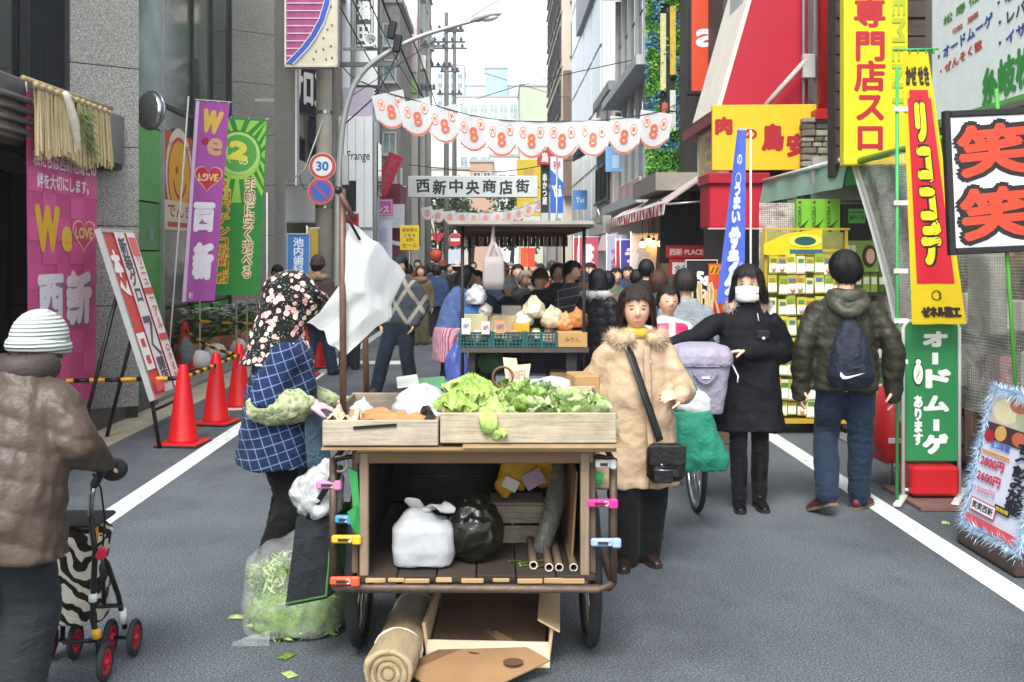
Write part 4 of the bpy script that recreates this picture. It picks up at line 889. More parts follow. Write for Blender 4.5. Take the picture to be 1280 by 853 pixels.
sign('vertical_sign','blue vertical sign with white characters behind the seller','sign',(360,294,386,346),17.5,'#3f7dbf',[('t','池内歯科',.5,.5,.52,.88,'#dfe8f0',{'v':True,'b':.03})],.06,'#8fa2b0',0,post=[((0,.03,-1.2),(0,.03,.1),.03)])
flag('nobori_flag','red and white nobori flag behind the seller beside the utility pole','flag',(px(432,20.5),20.5,0),.5,1.7,'#b8242c',[('t','のチ',.5,.6,.7,.6,'#eadfe0',{'v':True,'b':.06}),('r',.1,.5,.18,1,'#c98a4a')],.0,'small nobori flags at the left shops',zb=.75)
f=flag('nobori_flag','yellow edged narrow nobori flag right of the blue vertical sign','flag',(px(391,18.2),18.2,0),.18,1.5,'#c9a83c',[],.0,'small nobori flags at the left shops',zb=.6)
f=flag('nobori_flag','pale lilac nobori flag under the pink katakana sign','flag',(px(479,30),30,0),.5,1.5,'#c4c8da',[('t','癒し処',.5,.5,.5,.8,'#a9a3c2',{'v':True})],.0,'small nobori flags at the left shops',zb=1.1)
sign('placard','bright yellow placard with red lettering held high on a pole in the crowd','placard',(500,282,524,313),23,'#d6bd1c',[('t','最後尾は',.5,.82,.8,.16,'#a86a1a'),('t','こちら',.5,.60,.6,.14,'#5a4f1c'),('t','2列',.5,.42,.4,.14,'#5a4f1c'),('t','セール',.5,.2,.8,.2,'#c43a1c')],.02,None,.05,post=[((0,.02,-1.5),(0,.02,.2),.012)])
for nm,r,lab,xy,col in(('road_sign',.3,'round red no entry sign on a post before the far stall',(569,300),'#b8343c'),):
    T=thing(nm,lab,'road sign',P(*xy,33)); rsign(T,.21,[('c',.5,0,.48,col),('r',.5,0,.66,.09,'#e4dcdc')])
    mb=MB(); mb.tube([(0,.1,-2.1),(0,.1,.3)],.045,M('#c9cccc',.4),8); mb.build('post',T); mb=MB(); mb.box((0,.0,-.6),(.42,.03,.6),M('#c9d4e0',.5)); mb.build('sub_plate',T)
T=thing('road_sign','red and white triangular stop sign left of the no entry sign','road sign',P(547,297,33)); mb=MB(); mb.prism([(-.22,.14),(.22,.14),(0,-.22)],0,.02,M('#b8323c',.5)); mb.build('plate',T); mb=MB(); mb.tube([(0,.05,-2.0),(0,.05,.2)],.03,ALU,8); mb.build('post',T)
LN=thing('paper_lantern','round red orange paper lantern hanging over the far crowd','lantern',P(545,320,26)); mb=MB(); mb.ball((0,0,0),(.15,.15,.16),M('#b8442c',.7,.15,9),20,18,lambda p,d:Vector((p.x*(1+.03*math.sin(d.z*40)),p.y*(1+.03*math.sin(d.z*40)),p.z))); mb.build('shade',LN); mb=MB(); mb.lathe([(.06,.14),(.06,.17),(0,.17)],BLACK,10); mb.lathe([(.05,-.17),(.05,-.14),(0,-.14)],BLACK,10); mb.build('ring',LN); mb=MB(); mb.tube([(0,0,.16),(0,0,1.0)],.008,BLACK,5); mb.build('cord',LN)
# ---------------------------------------------------------------- far end of the street
def leafball(mb,c,r,n,sz,mat,rd):
    for _ in range(n):
        d=Vector((rd.gauss(0,1),rd.gauss(0,1),rd.gauss(0,1))).normalized()*(r*rd.uniform(.55,1.)); p=Vector(c)+d; a=Vector((rd.gauss(0,1),rd.gauss(0,1),rd.gauss(0,1))).normalized()*sz; b=a.cross(Vector((rd.gauss(0,1),rd.gauss(0,1),rd.gauss(0,1)))).normalized()*sz*.6
        mb.add([p-a,p+b,p+a,p-b],[(0,1,2,3)],mat)
FT=mat_leaf('street_tree','#2c4028','#3f5a34','#5e7a48',.3,False)
for i,(x,y,Z,s,l) in enumerate(((548,312,60,1.0,'dark green street tree left of the no entry sign, far end'),(590,300,64,.95,'dark green street tree behind the no entry sign'),(640,300,66,1.0,'street tree seen under the arch sign above the stall roof'),(566,306,75,1.1,'farther street tree between two nearer ones under the arch sign'))):
    T=thing('street_tree',l,'tree',(px(x,Z),Z,0),0,'street trees at the far end'); mb=MB(); mb.loft([(0,0,0),(0,0,1.5),(.15,0,3)],[.16,.13,.08],M('#4a3f34',.9),n=8); 
    for a in(0,2,4): mb.loft([(0,0,2),(math.cos(a)*.6,math.sin(a)*.6,3.4)],[.07,.03],M('#4a3f34',.9),n=6)
    mb.build('trunk',T); rd=random.Random(i); mb=MB()
    for k in range(9): a=rd.uniform(0,6.28); leafball(mb,(math.cos(a)*rd.uniform(.2,1.3)*s,math.sin(a)*rd.uniform(.2,1.2)*s,rd.uniform(2.3,5.2)*s),rd.uniform(.6,1.0)*s,120,.13,FT,rd)
    o=mb.build('crown',T); o['kind']='stuff'
farb=[(-14,-5,92,100,6.0,'#a9a597','low beige building at the far street end under the arch sign',[('F',91.99,-13,-5.5,1,5.5,5,2,LGL,FRW)]),
 (px(588,88),px(616,88),88,95,pz(203,88),'#a98a74','narrow brown brick building seen above the arch sign',[('F',87.99,px(590,88),px(615,88),6.2,9,2,1,DGL,FRW)]),
 (px(612,90),px(648,90),90,96,pz(196,90),'#d6d6ce','pale house right of the narrow brown building above the arch',[('F',89.99,px(622,90),px(646,90),3,9,2,2,DGL,FRW)]),
 (px(520,95),px(590,95),95,105,pz(212,95),'#bcbab0','pale low house block left of the narrow brown building',[('F',94.99,px(530,95),px(586,95),5.5,8.5,5,1,LGL,FRW)]),
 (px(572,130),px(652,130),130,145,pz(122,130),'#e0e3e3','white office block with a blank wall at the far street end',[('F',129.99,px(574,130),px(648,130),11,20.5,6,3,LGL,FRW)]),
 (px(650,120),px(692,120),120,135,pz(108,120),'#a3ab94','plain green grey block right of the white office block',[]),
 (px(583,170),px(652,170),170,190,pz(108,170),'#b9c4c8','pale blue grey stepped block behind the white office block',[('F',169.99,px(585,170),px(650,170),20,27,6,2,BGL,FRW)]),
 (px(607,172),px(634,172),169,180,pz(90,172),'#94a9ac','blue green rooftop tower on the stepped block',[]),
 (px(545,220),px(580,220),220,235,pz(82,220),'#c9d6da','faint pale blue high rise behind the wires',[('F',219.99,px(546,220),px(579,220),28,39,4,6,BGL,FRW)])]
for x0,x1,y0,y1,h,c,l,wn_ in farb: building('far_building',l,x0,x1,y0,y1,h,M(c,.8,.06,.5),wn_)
for (x,y0,yy,w,Z) in((632,118,128,8,129.9),(590,131,137,12,129.9)): pass
# telephone poles and wires beyond
def wirepole(label,x,ytop,Z,arms):
    T=thing('utility_pole',label,'utility pole',(px(x,Z),Z,0),0,'far utility poles'); mb=MB(); mb.tube([(0,0,0),(0,0,pz(ytop,Z))],[.16,.10],M('#8f8d86',.8),8); mb.build('shaft',T)
    for y,x0,x1 in arms:
        mb=MB(); a=px(x0,Z)-px(x,Z);b=px(x1,Z)-px(x,Z); mb.box(((a+b)/2,-.08,pz(y,Z)),(b-a,.09,.09),M('#6d7072',.6)); o=mb.build('cross_arm',T)
        for i in range(4): m=MB(); m.lathe([(.05,0),(.09,.08),(.04,.2),(0,.2)],M('#6f7476',.4),8,(a+(b-a)*(i+.5)/4,-.08,pz(y,Z)+.05)); m.build('insulator',o)
wirepole('tall utility pole with three cross arms behind the lamp head',558,16,55,[(38,545,580),(53,538,582),(61,536,584),(84,537,566)])
wirepole('utility pole with cross arms left of the tallest one',568,30,60,[(40,555,580),(90,550,575),(118,546,578)])
wirepole('nearer utility pole at the left tower edge',535,60,48,[(112,525,545),(58,520,552)])
WIRE=M('#2a2b2c',.6)
def wire(label,pts,r=.02):
    mb=MB(); q,_=spline(pts,[r]*len(pts),8); mb.tube(q,r,WIRE,5); tag(mb.build('cable'),label,'cable')
wire('black cable falling from the left poles to the bunting rope',[P(470,-20,18),P(505,70,20),P(530,125,24)],.018)
wire('second black cable dropping past the lamp arm on the left',[P(487,-20,18),P(520,60,22),P(545,130,28)],.014)
wire('thin cable crossing the white sky to the right',[P(440,120,19),P(560,40,20),P(640,-10,21)],.008)
wire('cable crossing from the left row to the apartment block',[P(500,205,44),P(620,215,48),P(740,195,40)],.02)
wire('thin cable slanting over the far roofs on the right',[P(600,90,60),P(700,120,50),P(845,140,20)],.016)
for i,(x,y,l) in enumerate(((490,38,'upper black cable junction box under the lamp arm'),(497,55,'lower black cable junction box under the lamp arm'))):
    mb=MB(); mb.box((0,0,0),(.13,.13,.3),BLACK,(0,R(12),0),.02); tag(mb.build('junction_box'),l,'junction box',None,P(x,y,18.3))
# arch sign
A=thing('arch_sign','long white arch sign with brushed black characters spanning the street','arch sign',P(591,247,40)); w=(672-510)*40/FPX; h=27*40/FPX
mb=MB(); mb.box((0,.15,h/2),(w,.3,h),M('#cdd0ce',.5,.05,3),bev=.02); mb.build('panel',A)
mb=MB(); rr=[.05,-.06,.0,.04,-.03,.05,-.04]
for i,c in enumerate('西新中央商店街'): mb.text(c,(-.5+.115+.128*i)*w,h*(.5+.03*(-1)**i),.105*w,h*(.62+.06*(i%2)),M('#26282a',.6),-.01,.03,rot=rr[i])
mb.build('lettering',A)
for x in(-w/2-.3,w/2+.3):
    mb=MB(); mb.tube([(x,.2,-A.location.z),(x,.2,h+.3)],.09,M('#a9acab',.4),10); mb.build('post',A)
mb=MB(); mb.tube([(-w/2-.3,.2,h*.5),(-w/2,.2,h*.5)],.04,ALU); mb.tube([(w/2,.2,h*.5),(w/2+.3,.2,h*.5)],.04,ALU); mb.build('bracket',A)
# bunting
FL=M('#eceeed',.7,.04,6,trans=.4); FR='#d8684a'
def bunting(label,tops,Z,fw,fh,small=False):
    a=P(tops[0][0]-fw*.6,tops[0][1]-8,Z); T=thing('bunting',label,'bunting',a); 
    pts=[P(tops[0][0]-fw*.8,tops[0][1]-14,Z)]+[P(x,y,Z) for x,y in tops]+[P(tops[-1][0]+fw*.8,tops[-1][1]-12,Z)]
    mb=MB(); mb.tube(spline([p-a for p in pts],[.01]*len(pts),4)[0],.008,WIRE,5); mb.build('rope',T)
    w=fw*Z/FPX; h=fh*Z/FPX
    for i,(x,y) in enumerate(tops):
        x2,y2=tops[min(i+1,len(tops)-1)]; x1,y1=tops[max(i-1,0)]; ang=-math.atan2(y2-y1,x2-x1)*.8; ph=random.uniform(0,6); amp=.022
        wf=lambda p:Vector((p.x,p.y+amp*math.sin(p.x/w*5+ph)*(1-p.z/h*.7)+.06*(1-p.z/h)*math.sin(ph),p.z-h))
        def edge(u): return h*.36*(abs(2*u-1)**2.2)
        mb=MB(); mb.grid(lambda u,v:wf(Vector(((u-.5)*w,0,lerp(edge(u),h,v)))),12,10,FL); Mx=Matrix.Translation(P(x,y,Z)-a)@Matrix.Rotation(ang,4,'Y'); mb.xf(Mx); o=mb.build('flag',T)
        it=[]; mb=MB()
        for k in range(12):
            u0,u1=.06+.88*k/12,.06+.88*(k+1)/12; mb.add([wf(Vector(((u-.5)*w,-.006,edge(u)+d))) for u,d in((u0,.012),(u1,.012),(u1,.042*h/.6),(u0,.042*h/.6))],[(0,1,2,3)],colr(FR))
        if not small: it=[('e',.24,.70,.105,.15,FR),('e',.24,.70,.085,.125,'#f0dfd8'),('e',.78,.70,.105,.15,FR),('e',.78,.70,.085,.125,'#f0dfd8'),('t','西',.24,.70,.12,.15,FR),('t','新',.78,.70,.12,.15,FR),('t','8',.5,.47,.26,.40,FR,{'b':.035})]
        else: it=[('c',.5,.55,.32,'#e0b8b0'),('t','8',.5,.55,.3,.5,'#d9887a')]
        prints(mb,it,w,h,-.006,wf,.0008); mb.xf(Mx); mb.build('print',o)
bunting('string of white round bottomed flags with a red 8 across the street',[(484,116),(517,125),(551,134),(588,144),(625,150),(664,152),(703,152),(742,151),(783,147),(821,140)],17,40,46)
bunting('farther string of small white flags under the arch sign',[(533,259),(547,262),(562,264),(577,265.5),(592,266),(607,266),(622,265),(637,263),(650,260),(663,255),(676,250)],46,14.5,17,True)
# fittings on the left fronts: air conditioners, pipes, meter boxes, more lines overhead
def aircon(T,c,face='F',w=.8,h=.6):
    mb=MB(); d=(w,.3,h) if face=='F' else (.3,w,h); mb.box(c,d,M('#c9c9c3',.5,.08,6),bev=.02); o=part(mb,'air_conditioner',T); mb=MB()
    if face=='F': mb.torus((c[0]-.1*w,c[1]-.152,c[2]),h*.36,.012,M('#6a6c6c',.5),20,6,'Y'); mb.disc((c[0]-.1*w,c[1]-.151,c[2]),h*.34,M('#3c3e3f',.6),'Y',18)
    else: mb.torus((c[0]+.152,c[1]-.1*w,c[2]),h*.36,.012,M('#6a6c6c',.5),20,6,'X'); mb.disc((c[0]+.151,c[1]-.1*w,c[2]),h*.34,M('#3c3e3f',.6),'X',18)
    mb.xf(Matrix.Translation(-T.location)); mb.build('fan_grille',o)
for y,z in((47,10),(47,13),(49,11.5),(51,9.2),(53,12)): aircon(b6,(px(522,46)+.16,y,z),'S')
for y,z in((31,8.4),(33,11),(34.5,7)): aircon(b5,(-3.74,y,z),'S')
aircon(b2,(-4.74,25.4,5.6),'S'); aircon(b2,(-4.74,27,7.8),'S')
for T,x,y,z0,z1 in((b5,-3.84,29.4,2,16),(b5,-3.84,36.6,2,16),(b3,-4.25,27.94,1,8),(b2,-4.84,24.9,1,8),(b6,px(522,46)+.06,46.2,2,23),(b4,px(466,28.5)+.04,28.7,.5,5.2)):
    mb=MB(); mb.tube([(x,y,z0),(x,y,z1)],.05,M('#8f918e',.5,.1,6),6); part(mb,'drain_pipe',T)
for x,y,l in((-3.2,0,'bundle line along the left poles, lowest'),(-3.05,.35,'bundle line along the left poles, middle'),(-2.9,.8,'bundle line along the left poles, uppermost')):
    mb=MB(); mb.tube(spline([(x,10,7.4+y),(x,19.5,6.9+y),(x+.1,36,6.6+y),(x+.2,55,8.4+y)],[.014]*4,8)[0],.016,WIRE,5); tag(mb.build('cable'),l,'cable','overhead lines on the left')
wire('cable dipping from the pole arm to the white clad building',[P(412,60,19.5),P(440,96,23),P(470,110,29)],.012)
wire('cable from the pole to the striped sign bracket',[P(410,160,19.4),P(385,235,20),P(372,215,20)],.008)
wire('long cable crossing above the bunting to the planted wall',[P(520,150,46),P(640,110,34),P(815,70,21.5)],.012)
# ---------------------------------------------------------------- right side, far to near
b=building('apartment_building','tall beige brown apartment block with small dark windows on the right',3.25,9,52,66,27,M('#cbbcaa',.75,.08,1.2),[('S-',3.24,52.5,65.5,5.5,26.5,4,8,DGL,FRD),('F',51.99,3.5,8.6,5.5,26.5,3,8,DGL,FRD)])
mb=MB(); mb.box((5,51.8,7.5),(3.4,.5,6),M('#7a6658',.8,.15,3)); part(mb,'brown_stair_block',b)
for i in range(8):
    mb=MB(); mb.box((3.22,59,5.5+2.62*i),(.12,14,.12),M('#8d8076',.8)); part(mb,'floor_band',b)
b=building('panel_building','white building of stacked pale glass panels with a dark roof canopy',3.3,9,33,46,20,M('#d4d8d8',.5,.04,1),(),True)
gp=M('#cfd9de',.3,.05,.6)
for i in range(4):
    for j in range(9):
        mb=MB(); mb.box((3.27,34.6+3.1*i,3.6+1.8*j),(.05,2.9,1.68),gp); part(mb,'glass_panel',b)
mb=MB(); mb.box((4.6,32.9,10),(2.4,.2,16),M('#dadddc',.5,.03,2)); part(mb,'front_slab',b)
mb=MB(); mb.box((3.9,38,pz(20,37)+.8),(1.6,6,1.4),M('#9a9b9f',.5,.1,2)); part(mb,'roof_canopy',b)
b=building('tiled_house','old white two storey shop house with a dark tiled eave on the right',3.15,9,29,33.4,6.1,M('#b9b8b0',.8,.12,2),[('S-',3.14,29.3,33.2,2.9,4.6,3,1,DGL,FRD)],True)
mb=MB(); mb.prism([(2.4,4.65),(3.3,5.15),(3.3,5.02),(2.42,4.55)],28.8,33.5,M('#4a4d52',.7,.2,12)); part(mb,'eave',b)
for i in range(14): mb=MB(); mb.tube([(2.4,28.95+.33*i,4.68),(3.3,28.95+.33*i,5.18)],.05,M('#55585c',.7),6); part(mb,'roof_tile_row',b)
mb=MB(); mb.box((3.05,31,2.5),(.3,4.5,.5),M('#c2beb4',.7,.1,4)); part(mb,'balcony_panel',b)
mb=MB(); mb.tube([(3.05,29.2,6),(3.05,29.2,3.2),(3.2,28.9,2.3)],.03,M('#3a3c3e',.5),6); part(mb,'drain_pipe',b)
b=building('shop_building','beige ground floor shop with a dark doorway behind the market stall',3.1,9,28.4,29,4.0,M('#b3ada0',.8,.1,3),(),True)
mb=MB(); mb.box((3.6,28.38,1.2),(.6,.06,2.3),M('#4a3f34',.6,.2,4)); part(mb,'door',b)
# window building with the planted wall
b=building('window_building','dark framed grey window building beside the planted wall',3.3,10,21.6,28.4,15,M('#bdbfbd',.6,.06,2),(),True)
for j,(z0,z1) in enumerate(((3.0,5.4),(5.75,8.3),(8.65,12.4))):
    for i in range(5):
        for k in range(2):
            mb=MB(); y0=21.75+1.32*i; zz0=lerp(z0,z1,k/2)+.04; zz1=lerp(z0,z1,(k+1)/2)-.04; mb.box((3.27,y0+.62,(zz0+zz1)/2),(.05,1.18,zz1-zz0),DGL); part(mb,'window_pane',b)
    for i in range(6): mb=MB(); mb.box((3.24,21.75+1.32*i-.03,(z0+z1)/2),(.14,.09,z1-z0),M('#b4b6b4',.4,metal=.3)); part(mb,'mullion',b)
    mb=MB(); mb.box((3.1,25,z0-.18),(.55,6.9,.2),M('#b0b3b5',.5)); part(mb,'floor_ledge',b)
mb=MB(); mb.box((3.2,25,2.45),(.25,6.6,.85),M('#b9b4b2',.5,.08,3)); part(mb,'fascia',b)
sign('shop_sign','pinkish faded sign board with a face shape above the striped valance','shop sign',None,0,'#c9a8a4',[('r',.28,.5,.5,.94,'#b88a88'),('c',.3,.5,.12,'#c9aaa4'),('t','お好み',.75,.5,.34,.4,'#8a9aa8')],.06,loc=(3.0,24.2,2.35),rz=-PI/2,size=(3.6,.95))
# planted wall
PW=thing('planted_wall','bright green and blue planted wall covered in leaves with slim signs set in it','planted wall',(px(834,21.2),21.2,pz(222,21.2)))
w=50*21.2/FPX; h=4.9
mb=MB(); mb.box((0.05,.12,h/2),(w,.2,h),M('#27302a',.9)); mb.build('backing',PW)
rd=random.Random(11)
for nm,ma,pr,n in(('green_foliage',mat_leaf('wall_leaf','#3f9432','#74b848','#b8dc78',.6,False),lambda x,z:noise.noise(vl(x*3.2,z*2.4,0))<.08 or z<.55,4200),('blue_foliage',mat_leaf('wall_leaf_blue','#3f7c8e','#62a3b0','#9accb4',.6,False),lambda x,z:noise.noise(vl(x*3.2,z*2.4,0))>=.05 and z>.5,2200)):
    mb=MB(); c=0
    while c<n:
        x=rd.uniform(-w/2-.04,w/2+.04); z=rd.uniform(-.03,h)
        if not pr(x,z) or (abs(x+.0)<.16 and .9<z<3.4 and rd.random()<.97): continue
        bu=.10+.09*noise.noise(vl(x*6,z*5,3)); p=Vector((x,-rd.uniform(.0,max(.02,bu)),z)); a=Vector((rd.gauss(0,1),rd.gauss(-.7,.6),rd.gauss(0,1))).normalized()*rd.uniform(.03,.055); e=a.cross(Vector((rd.gauss(0,1),rd.gauss(0,1),rd.gauss(0,1)))).normalized()*.022
        mb.add([p-a,p+e,p+a,p-e],[(0,1,2,3)],ma); c+=1
    o=mb.build(nm,PW); o['kind']='stuff'
for x,z0,z1,c in((-.09,1.7,3.2,'#c7c08a'),(.10,2.0,3.35,'#c9a83c'),(-.06,.95,1.45,'#c05a44'),(.1,.9,1.7,'#d0d0c8')): mb=MB(); mb.box((x,-.05,(z0+z1)/2),(.11,.06,z1-z0),M(c,.5,.15,9)); mb.build('slim_sign',PW)
# orange red sign with a white letter
sign('shop_sign','tall orange red sign with a white letter a in a black frame','shop sign',(864,-70,908,114),18.2,'#c8401f',[('t','a',.46,.36,.66,.125,'#ece6e0',{'b':.06}),('t','u',1.2,.36,.01,.01,'#c8401f')],.25,'#1c1a1a',fw=.05)
b=building('shop_building','dark shop building standing behind the orange red sign',3.6,10,17.0,21,13,M('#4a4442',.7,.1,2))
# canopy shop with the shaded opening
sh=thing('shop_building','open fronted shop with a black panel as its shaded interior and a red sign band','building',(3.4,17.8,0))
mb=MB(); mb.box((5.2,19.6,2.9),(5,3.0,.3),M('#8a857c',.7)); part(mb,'upper_floor',sh)
mb=MB(); mb.box((px(857,17.8),17.9,2.05),(px(888,17.8)-px(826,17.8),.1,1.05),M('#131312',.7)); part(mb,'opening_shade_panel',sh)  # near-black panel paints the shade of the open interior
mb=MB(); mb.box((px(888,17.6),17.6,1.5),(.1,.12,3.0),M('#8f9294',.5)); part(mb,'post',sh)
mb=MB(); mb.box((3.25,21.5,1.5),(.2,6,3),M('#6e6a64',.7,.2,2)); part(mb,'wall',sh)
sign('shop_sign','red sign band reading place in white letters above the shop opening','shop sign',(833,307,887,323),17.3,'#b01722',[('t','西新 PLACE !',.5,.5,.86,.56,'#f0c4bc',{'b':.04})],.08)
sign('shop_sign','red framed white notice panel under the red sign band','shop sign',(837,324,886,345),17.25,'#b4202a',[('r',.5,.45,.86,.7,'#cfd3cc'),('t','全品 SALE',.5,.45,.76,.4,'#4a5a50')],.06)
sign('shop_sign','small cream and red sign box right of the shop opening','shop sign',(889,296,906,322),16.8,'#b01a2c',[('r',.5,.72,1,.56,'#cfcac4'),('t','e',.5,.25,.5,.2,'#e0c8c4')],.2)
aw=thing('awning','red edged white awning sloping over the far right shop front','awning',(3.3,17,2.95))
for i in range(6):
    mb=MB(); y0=16.6+1.25*i; mb.prism([(2.62,2.47),(3.45,3.02),(3.45,2.99),(2.62,2.44)],y0,y0+1.235,M('#c9bcb8',.7,.1,6) if i%2 else M('#b9a6a2',.7,.1,6)); part(mb,'awning_sheet',aw)
mb=MB()
for i in range(38): y=16.6+.2*i; mb.box((2.61,y+.1,2.37),(.01,.192,.17),M('#b8323c',.7) if i%2 else M('#d8cfcb',.7),(0,random.uniform(-.2,.2),0))
part(mb,'valance',aw)
for y in(16.6,20.3,24): mb=MB(); mb.tube([(3.4,y,2.5),(2.64,y,2.44)],.018,ALU,6); part(mb,'arm',aw)
vl_=thing('valance','pink and white striped scalloped valance below the faded sign board','awning',(2.9,24.3,2.2)); m1=M('#cfa9b8',.7); m2=M('#d9d3d4',.7); 
for i in range(16):
    mb=MB(); y=24.3+.24*i; mb.box((2.72,y,1.98),(.012,.225,.42),m1 if i%2 else m2,(0,.3,0)); part(mb,'scallop',vl_)
lampg=M('#ffb45a',.4,.02,3,emit=14)
for i,(x,y,Z,l) in enumerate(((803,306,19.6,'leftmost warm bulb of the four over the far right shop'),(811,302,19.9,'second warm bulb from the left over the far right shop'),(817,305,20.3,'third warm bulb from the left over the far right shop'),(826,305,19.2,'rightmost and brightest warm bulb over the far right shop'))):
    T=thing('hanging_lamp',l,'lamp',P(x,y,Z),0,'warm bulbs over the right shop'); mb=MB(); mb.ball((0,0,0),.055,lampg,10,7); mb.build('bulb',T); mb=MB(); mb.lathe([(.03,.05),(.03,.11),(0,.11)],BLACK,8); mb.tube([(0,0,.1),(0,0,.8)],.006,BLACK,5); mb.build('cord',T)
# nobori cluster by the far right shop
for i,(x,Z,zb,w_,h_,bg,tx,tc,ln,l) in enumerate(((772,22,.55,.42,1.5,'#b9bcd2','大売出','#a9606c',-.02,'pale striped nobori flag leftmost in the far right cluster'),(783,21.5,.5,.40,1.45,'#bf3f48','名物','#e4cdd0',-.10,'red nobori flag left in the far right cluster'),(791,21,.45,.46,1.5,'#4a46a4','ラーメン','#e2ccd6',-.14,'blue violet nobori flag leaning in the far right cluster'),(806,20.5,.3,.50,1.75,'#ccd2da','たこ焼','#8fa6c2',-.12,'white nobori flag with pale blue print in the far right cluster'),(726,27,.75,.34,1.35,'#b8404e','祭','#e6c9c9',0,'red blossom nobori flag left of the pair right of the stall'),(736,26.5,.55,.46,1.55,'#c9566a','花祭','#e9dede',0,'pink blossom nobori flag right of the pair beside the stall'))):
    flag('nobori_flag',l,'flag',(px(x,Z),Z,0),w_,h_,bg,[('t',tx,.5,.5,.6,.8,tc,{'v':True,'b':.06})],0,'nobori flags along the right shops',zb=zb,lean=ln,wave=(.016,3,0))
# vertical signs in the middle distance
sign('vertical_sign','blue and white hanging street banner with white script, right of the arch','sign',(688,196,704,282),34,'#cdd2d8',[('p',[(0,.18),(1,.18),(1,.62),(.5,.72),(0,.82)],'#3466c4'),('t','Yui',.5,.5,.7,.18,'#dfe6f2',{'r':.15}),('t','祥',.5,.88,.6,.12,'#c05a64'),('t','西新',.6,.08,.5,.06,'#b09090')],.03,None,post=[((0,.02,-3.2),(0,.02,2.2),.04)])
sign('vertical_sign','black narrow sign with white characters under a red top box','sign',(676,207,686,285),36,'#2b2c30',[('t','串かつ屋',.5,.62,.6,.5,'#d6d6d4',{'v':True}),('r',.5,.12,.9,.24,'#b9bcbc')],.15)
sign('sign_board','small red box sign with white script on top of the black sign','sign',(672,188,690,206),35.8,'#b0343c',[('t','鳥',.5,.5,.5,.7,'#e6cfcb')],.3)
sign('sign_board','yellow building sign behind the arch right end','sign',(646,200,676,270),60,'#d9c034',[('t','質屋',.5,.6,.5,.5,'#c0a060',{'v':True})],.3,None)
sign('sign_board','light blue sign panel on the white house, left of the eave','sign',(716,238,734,262),33,'#5b8fcc',[('t','Yui',.5,.5,.6,.3,'#dce6f2')],.06)
sign('sign_board','pale blue upper sign panel right of the eave drain pipe','sign',(757,183,778,215),27,'#7aaedb',[('r',.6,.4,.4,.5,'#b9d2e8')],.06)
# ---------------------------------------------------------------- right: red mansard shop, yellow chicken shop sign
b=thing('mansard_shop','crimson shop building with a sloped cream sign face and grey upper wall','building',(3.2,13.6,0)); RED=M('#a8182e',.5,.06,3)
Z0,Z1=13.6,15.3; x9,x0_=px(900,Z0),px(940,Z0); zb,zt=pz(140,Z0),pz(-60,Z0)
xt=lerp(x9,x0_,(200)/140.)
mb=MB(); mb.prism([(x9,zb),(xt,zt),(px(1010,Z0),zt),(px(1010,Z0),zb)],Z0,Z1,RED); part(mb,'red_roof_wall',b)
mb=MB(); d=Vector((xt-x9,0,zt-zb)).normalized(); nn=Vector((-d.z,0,d.x))*.05
mb.add([(x9+nn.x*k+d.x*a,y,zb+nn.z*k+d.z*a) for k in(0,1) for y in(Z0+.03,Z1) for a in(.05,3.0)],[(0,1,3,2),(4,6,7,5),(0,4,5,1),(2,3,7,6),(0,2,6,4),(1,5,7,3)],M('#e2dbcb',.5,.06,3)); part(mb,'cream_sign_face',b)
mb=MB(); mb.box((px(955,Z0),Z0+1.2,zb-.05),(px(1010,Z0)-x9+.1,2.5,.12),M('#7d2a36',.6,.2,10)); part(mb,'roof_fringe',b)
mb=MB(); mb.box((px(1006,14.1)+.3,14.2,6),(1.0,.5,12),M('#a3a4a4',.7,.1,3)); part(mb,'grey_wall',b)
mb=MB(); mb.box((px(960,14.2)+.4,15.5,1.6),(1.6,2,3.1),M('#4a4440',.8,.1,3)); part(mb,'shop_interior',b)
mb=MB(); mb.tube([P(957,132,13.4)-b.location*0,P(1008,75,13.4)],.035,M('#b9a8a4',.6),6); part(mb,'brace',b)
sign('shop_sign','cream sign box with red and green print facing the street by the yellow sign','shop sign',None,0,'#cfc08a',[('c',.22,.5,.12,'#c9a878'),('t','食事処',.5,.72,.4,.3,'#b87a6a'),('t','BUFFET',.62,.45,.4,.16,'#8a8a5a'),('r',.6,.2,.6,.16,'#c9968a')],.1,'#b9b9b4',loc=(2.9,14.6,pz(222,14.2)),rz=-PI/2,size=(1.5,.68))
sign('shop_sign','yellow sign board with dark red chicken shop characters under the crimson wall','shop sign',(891,131,1020,213),13.2,'#e2b01e',[('t','肉',.11,.68,.17,.28,'#9c1d22',{'b':.07}),('t','の',.365,.55,.13,.16,'#9c1d22',{'b':.07}),('t','鳥',.58,.50,.22,.42,'#9c1d22',{'b':.06}),('t','安',.82,.38,.22,.36,'#9c1d22',{'b':.06})],.08,None,R(-3))
ab=thing('awning_box','bright red fabric awning box hanging under the yellow sign','awning',(px(923,13),13,pz(287,13)))
w=72*13/FPX;h=70*13/FPX; mb=MB(); mb.box((0,.3,h/2-.03),(w,.6,h-.1),M('#b31428',.6,.06,4),bev=.015); mb.build('fabric',ab); mb=MB(); mb.box((0,.28,h-.06),(w+.05,.66,.13),M('#9c1226',.5),bev=.01); mb.build('top_band',ab); mb=MB(); mb.box((-.02,.0,0.01),(w,.03,.02),M('#c9a0a0',.5)); mb.build('hem',ab)
RP=thing('red_pipe','thick red vertical pipe standing on the stone clad pillar','pipe',(px(1034,13),13.05,pz(150,13))); mb=MB(); mb.tube([(0,0,.1),(0,0,5)],.10,M('#b21a20',.35,.08,3),16); mb.build('shaft',RP); mb=MB(); mb.box((0,0,.06),(.30,.24,.13),M('#a5171d',.4),bev=.01); mb.build('flange',RP)
